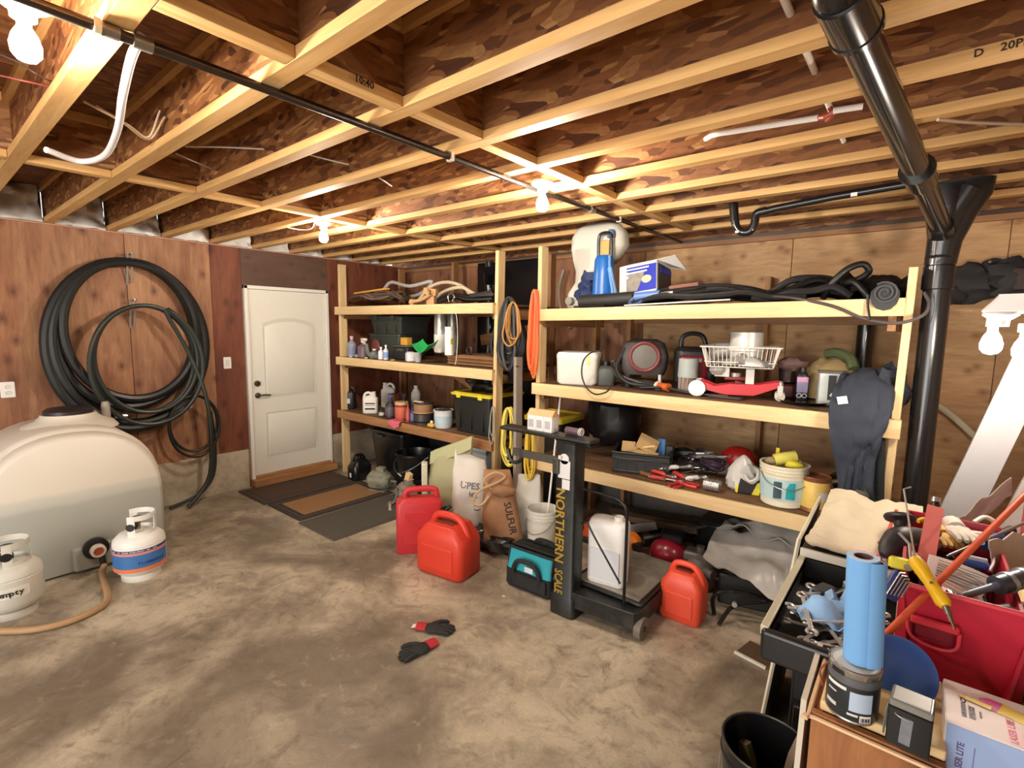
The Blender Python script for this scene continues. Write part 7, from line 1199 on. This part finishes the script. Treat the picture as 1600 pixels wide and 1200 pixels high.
# blue things, gloves, bags inside the tub
p=dp(1560,840,1.72); t=thing('blue_spray_cap','blue plastic sprayer head on tools in tub','sprayer',p); G(t).cyl(dp(1538,850,1.70),dp(1560,838,1.74),.02,14).obj('blue_barrel',mat('#2b4a9a',.4),t); G(t).cyl(dp(1558,838,1.74),dp(1580,828,1.78),.016,12).obj('dark_cap',mat('#232027',.4),t); G(t).tube(cr([dp(1548,846,1.69),dp(1553,858,1.66),dp(1552,880,1.6),dp(1545,892,1.56)],4),.004,6).obj('white_tube',mat('#d5cdd5',.4),t)
p=dp(1522,880,1.58); t=thing('blue_clamp','blue plastic clamp below the steel rod','clamp',p); G(t).rbox(p,(.07,.035,.02),.008,3,rot('Z',-10)).obj('clamp_body',mat('#3b56a8',.4),t); G(t).rbox(p+V((.0,-.005,.018)),(.06,.01,.012),.004).obj('clamp_jaw',mat('#c9cbd8',.4),t)
for (px,py,lab,cc,s) in ((1478,842,'tan yellow leather glove fingers in the tub','#c9a05a',1),(1500,832,'white grey glove lying beside the tan glove','#cdc3b8',1.15)):
    p=dp(px,py,1.74); t=thing('leather_glove',lab,'glove',p,20); 
    g=G(); g.ell((0,0,0),(.035*s,.04*s,.018*s),14,8,amp=.2)
    for k in range(4): g.tube([(-.025*s+.015*k*s,-.02*s,.004),(-.03*s+.017*k*s,-.06*s,.004),(-.032*s+.018*k*s,-.075*s,.0)],[.010*s,.009*s,.006*s],8)
    g.tube([(.02*s,.0,0),(.045*s,-.02*s,.008),(.05*s,-.04*s,.004)],[.011*s,.010*s,.006*s],8)
    g.obj('glove_hand',mat(cc,.75,var=.12),t); G().cyl((0,.02*s,0),(.005,.065*s,.0),.026*s,12,.03*s).obj('glove_cuff',mat(cc,.75,var=.2),t)
p=dp(1585,870,1.62); o=G().sheet(lambda u,v:tuple(dp(1545+75*u+8*v,845+65*v-20*u*(1-v),1.62+.08*u)+V((0,0,.02*NZ.noise(V((u*5,v*5,6)))))),10,10,.004).obj('plastic_wrap',mat('#b9ada3',.35,var=.15,bmp=.3)); tag(o,'translucent crumpled plastic wrap at right end of tub','plastic wrap')
p=dp(1515,805,1.95); o=G().sheet(lambda u,v:tuple(dp(1500+80*u,808-62*u+28*v,1.95+.05*u)+V((0,0,.02*NZ.noise(V((u*4,v*4,9)))))),10,6,.004).obj('grey_plastic',mat('#857d74',.4,var=.2,bmp=.3)); tag(o,'grey plastic film over the back rim of the tub','plastic film')
cable('white_hose_bit','short curved white tube on the grey plastic film',[dp(1522,816,1.88),dp(1538,808,1.88),dp(1552,814,1.87),dp(1560,824,1.85)],.008,mat('#cfc8bd',.4),'tube',8)
# fill under the tools so that they lie on something real
t=thing('tool_heap_tray','dark tray of small parts filling the red tub','tray',(.13,2.0,.856)); G().rbox((0,0,.08),(.155,.56,.16),.02).obj('tray_body',mat('#2c2627',.6,var=.4,scale=30),t)
for k in range(14): G().bar((rg.uniform(-.08,.08),rg.uniform(-.26,.26),.168),(rg.uniform(-.08,.08),rg.uniform(-.26,.26),.18+.02*rg.random()),.012,.01).obj('small_part',mat(['#8d8580','#5d5450','#b5a9a0','#8a3330','#c7b463'][k%5],.4,.3),t)
# things right of the tub
t=thing('red_bin','bright red plastic panel standing at right behind the tub','bin',(.56,2.72,.842)); a=at(1570,735,'y',2.75); G().rbox((0,0,.18),(.38,.26,.36),.02).obj('bin_body',mat('#b5162c',.38,var=.06),t); G().rbox((0,0,.37),(.40,.28,.03),.02).obj('bin_rim',mat('#c0203a',.35),t)
o=thing('carton_stack','pale reddish carton with rods leaning right of the tub','carton',(.46,2.42,.842)); G().rbox((0,0,.12),(.18,.15,.24),.006).obj('carton_body',mat('#b08e80',.65,var=.15),o); G().box((-.04,-.078,.14),(.07,.004,.14)).obj('carton_label',mat('#a8564a',.6),o); G().bar((-.12,-.09,.0),(.0,-.09,.3),.012,.012).bar((-.09,-.10,.0),(.05,-.09,.28),.012,.012).obj('thin_rod',mat('#9b9089',.3,.6),o)
t=thing('dark_case','black tool case at the far right end of bench','case',(.40,1.75,.842)); G().rbox((0,0,.10),(.22,.34,.20),.02).obj('case_body',mat('#151416',.5,var=.1),t); G().rbox((0,0,.21),(.22,.34,.02),.01).obj('case_lid',mat('#1d1c1f',.45),t)
# ear plug carton
EX,EY=.198,1.405; ew,ed,eh=.19,.165,.135; t=thing('earplug_box','pink white and blue ear plug carton with yellow print','box',(EX,EY,.842),0); 
eb=mat('#e3d3cf',.5,var=.02); bl_=mat('#8ea3cc',.5,var=.03)
G().rbox((0,0,eh/2),(ew,ed,eh),.002).obj('carton_body',eb,t)
G().box((-ew*.15,-ed/2-.0008,eh*.49),(ew*.68,.001,eh*.97)).obj('blue_face',bl_,t); G().box((ew*.345,-ed/2-.0008,eh*.49),(ew*.30,.001,eh*.97)).obj('slate_face',mat('#56657f',.5),t)
zt=eh+.0006
G().box((ew*.06,-ed*.28,zt),(ew*.12,ed*.4,.0008)).obj('pink_panel',mat('#ecc6cb',.5),t); G().box((ew*.36,-ed*.05,zt),(ew*.24,ed*.86,.0008)).obj('grey_panel',mat('#c3bcb5',.5),t)
def plug(x,y,a,L,w_,z): 
    R=rot('Z',a); G().prism([(-L,-w_),(-L*.2,-w_*.8),(-.0,-w_*.95),(0,w_*.95),(-L*.2,w_*.8),(-L,w_)],0,.0006,R,(x,y,z)).obj('yellow_plug',mat('#eccb3c',.5),t); G().prism([(0,-w_*.95),(L*.22,-w_*.7),(L*.32,0),(L*.22,w_*.7),(0,w_*.95)],0,.0009,R,(x,y,z+.0003)).obj('pink_tip',mat('#d8559a' if w_>.01 else '#d9a23c',.5),t)
plug(-.005,.034,162,.11,.023,zt); plug(-.060,.028,170,.042,.008,zt+.0012)
G().prism([(.01,.018),(.03,.012),(.085,-.03),(.085,-.018),(.03,.026)],0,.0004,None,(0,-.004,zt-.0002)).obj('plug_shadow_print',mat('#d0787d',.5),t)
text('LASER LITE',.0165,(ew*.045,-ed*.22,zt),(0,1,0),(-1,0,0),t,mat('#c8546c',.5),ext=.0004)
text('HOWARD',.011,(-ew*.34,-.020,zt),(0,1,0),(-1,0,0),t,mat('#5d5a68',.5),ext=.0004); text('LEIGHT',.014,(-ew*.27,-.020,zt),(0,1,0),(-1,0,0),t,mat('#5d5a68',.5),ext=.0004); G().tube([(-ew*.34+.004*math.cos(a*PI/5),.016+.009*math.sin(a*PI/5),zt) for a in range(10)],.0012,4,True).obj('logo_ring',mat('#4a4858',.5),t)
text('EARPLUGS',.005,(-ew*.20,-.018,zt),(0,1,0),(-1,0,0),t,mat('#77727c',.5),ext=.0004)
text('LASER LITE',.0155,(-ew*.36,-ed/2-.0014,eh*.46),(0,0,1),(-1,0,0),t,mat('#5d4a78',.5),ext=.0004); G().box((-ew*.25,-ed/2-.0018,eh*.52),(.0014,.001,eh*.42)).obj('print_line',mat('#5d6a90',.5),t)
for k in range(4): G().box((-ew*.16+.024*k,-ed/2-.0018,eh*(.42+.04*(k%2))),(.002,.001,.014)).obj('print_line',mat('#4b557d',.5),t)
G().box((-ew/2-.0006,0,eh*.5),(.001,ed*.96,eh*.96)).obj('side_face',mat('#d2c9c4',.5,var=.06),t)
# bucket on the floor
bx,by=-.302,1.79; t=thing('black_bucket','black bucket of offcuts at bottom edge of the picture','bucket',(bx,by,0)); r=.142
G().lathe([(0,.006),(r*.84,0),(r*.86,.01),(r*.98,.30),(r,.30),(r*1.03,.305),(r*1.03,.315),(r*1.0,.32),(r*.99,.36),(r*.96,.36),(r*.83,.014),(0,.014)],36,cap=False).obj('bucket_body',mat('#151517',.3,var=.15),t); G().tube([(r*1.0*math.cos(a*PI/16),r*1.0*math.sin(a*PI/16),.36) for a in range(32)],.004,6,True).obj('rim',mat('#3d3936',.35),t)
G().tube(cr([(-r*1.02,0,.31),(-r*.8,-r*.75,.2),(0,-r*1.15,.14),(r*.8,-r*.75,.2),(r*1.02,0,.31)],5),.003,6).obj('wire_handle',mat('#a8a49b',.3,.8),t)
for k,(x,y,a,b,L,lab) in enumerate(((.03,-.01,20,15,.40,'tall grey wood offcut standing in the black bucket'),(.065,-.04,40,8,.36,'second wood offcut tilted to the bucket side'),(-.035,-.07,-15,-12,.27,'short greenish offcut low in the black bucket'))):
    t=thing('wood_offcut',lab,'offcut',(bx+x*.7+.0,by+y*.6+.07,.02),0,None,rot('Y',b)@rot('X',-6)@rot('Z',a)); G().loft([(rrect(.05,.035,.004),0),(rrect(.052,.036,.004),L*.8),([(p*.6,q*.9) for p,q in rrect(.05,.035,.004)],L)]).obj('offcut_block',mat(['#8d7a68','#84725f','#6b6a4d'][k],.75,var=.2),t); G().box((0,-.0185,L*.5),(.01,.002,L*.5)).obj('saw_mark',mat('#6d5d4d',.8),t)
# scrap board & cardboard on the floor
p=at(1170,1030,'z',.006); t=thing('floor_scrap','white edged flat brown panel on floor by the chest','panel',(p.x+.02,p.y+.06,0),-12); G().box((.02,.02,.006),(.20,.16,.010)).obj('panel_board',mat('#5d4a38',.7),t); G().box((-.0,-.065,.008),(.17,.014,.014),rot('Z',0)).obj('white_edge',mat('#d9d3c6',.6),t)
p=at(1212,1025,'z',.10); t=thing('white_strip_board','narrow white edged board standing below the open drawer','board',(p.x+.02,p.y+.03,0),0); G().box((.0,.05,.20),(.014,.012,.40)).obj('white_edge',mat('#d6d1c6',.6),t); G().box((.09,.06,.2),(.17,.010,.39)).obj('dark_panel',mat('#2f2822',.7),t)
# ---- lamp at the right, plank, bag, hose on the wall
LPc=dp(1562,505,1.86)
t=thing('bracket_lamp','white lampholder with two glowing bulbs under white bracket board','lamp',LPc); wl_=mat('#e9e3e4',.45,var=.03)
bz=LPc+V((.03,0,.052))
G(t).loft([(rrect(.40,.20,.02),-.012),(rrect(.40,.20,.02),-.004),(rrect(.33,.13,.02),.05),(rrect(.33,.13,.02),.055)],bz+V((.13,.03,.0)),rot('Z',-14)).obj('bracket_board',wl_,t); G(t).rbox(bz+V((.18,.08,.062)),(.42,.15,.012),.02,3,rot('Y',-4)@rot('Z',-12)).obj('upper_board',mat('#cbb9bd',.45,var=.05),t)
G(t).lathe([(0,.0),(.05,0),(.052,-.008),(.035,-.022),(.028,-.026),(.026,-.05),(0,-.05)],20,LPc+V((0,0,.038))).obj('lampholder',wl_,t)
for s,dz in ((-.016,0),(.075,-.02)): 
    c0=LPc+V((s,.03*(s>0),-.012+dz)); G(t).lathe([(.014,0),(.015,-.02),(.026,-.04),(.033,-.065),(.031,-.085),(.02,-.10),(0,-.106)],16,c0).obj('light_bulb',bulbm2,t); G(t).lathe([(.022,.03),(.022,0),(0,0)],14,c0).obj('socket_neck',wl_,t)
pz_=thing('lamp_post','rough post carrying the bracket lamp beyond right edge','post',(LPc.x+.42,LPc.y+.05,0)); G().box((0,0,1.28),(.09,.09,2.55)).obj('post_timber',OLD[2],pz_); G().box((-.06,0,LPc.z+.02),(.10,.05,.04)).obj('post_cleat',OLD[0],pz_)
a=at(1493,812,'y',2.86); b=at(1600,590,'y',3.0); t=thing('white_plank','long white painted plank leaning on the back wall','plank',(a.x,a.y,0)); d=(b-a); b2=a+d*1.12; a2=a-d*((a.z-.852)/d.z) ; G(t).bar(a2,b2,.125,.02,(0,1,0)).obj('plank_board',mat('#8f9092',.6,var=.06),t,bev=.002); G(t).bar(a2.lerp(b2,.0)+V((.17,.03,0.01)),b2+V((.10,.02,-.35)),.07,.02,(0,1,0)).obj('second_plank',mat('#a79f9a',.6,var=.15),t); G(t).bar(a2+V((.26,.03,0.02)),b2+V((.19,.03,-.05)),.035,.035,(0,1,0)).obj('grey_rail',mat('#726c6b',.5,.3,var=.2),t)
c=at(1548,443,'y',4.40); t=thing('hung_bag','black bag hung on the back wall right of drain stack','bag',c); G().ell((-.12,0,-.0),(.20,.05,.12),18,12,amp=.5,fr=2.2,seed=3).ell((.05,.01,.03),(.2,.045,.11),18,12,amp=.5,fr=2.2,seed=9).ell((-.2,-.01,-.05),(.11,.04,.08),14,10,amp=.4,seed=12).obj('bag_body',mat('#232124',.7,var=.25,scale=8),t); G().ell((.27,-.01,.02),(.2,.05,.10),18,10,amp=.35,seed=6).obj('bag_end',mat('#3b2629',.7,var=.25),t); G().cyl((-.02,.07,.12),(-.02,-.06,.13),.008,8).obj('hook',mat('#9a8f8a',.3,.8),t)
cable('white_wall_hose','white hose curving down the back wall by the plank',[at(1455,628,'y',4.4),at(1475,640,'y',4.4),at(1500,660,'y',4.4),at(1530,690,'y',4.4),at(1545,715,'y',4.4)],.022,mat('#c9bfa9',.45),'hose',8)
c=at(885,505,'y',4.42); cable('grey_wall_cable','grey white cable curving on the wall behind the right shelf post',[c+V((-.05,0,.55)),c+V((-.10,0,.35)),c+V((-.06,0,.1)),c+V((.05,0,-.05))],.018,mat('#a09487',.5),'cable',8)
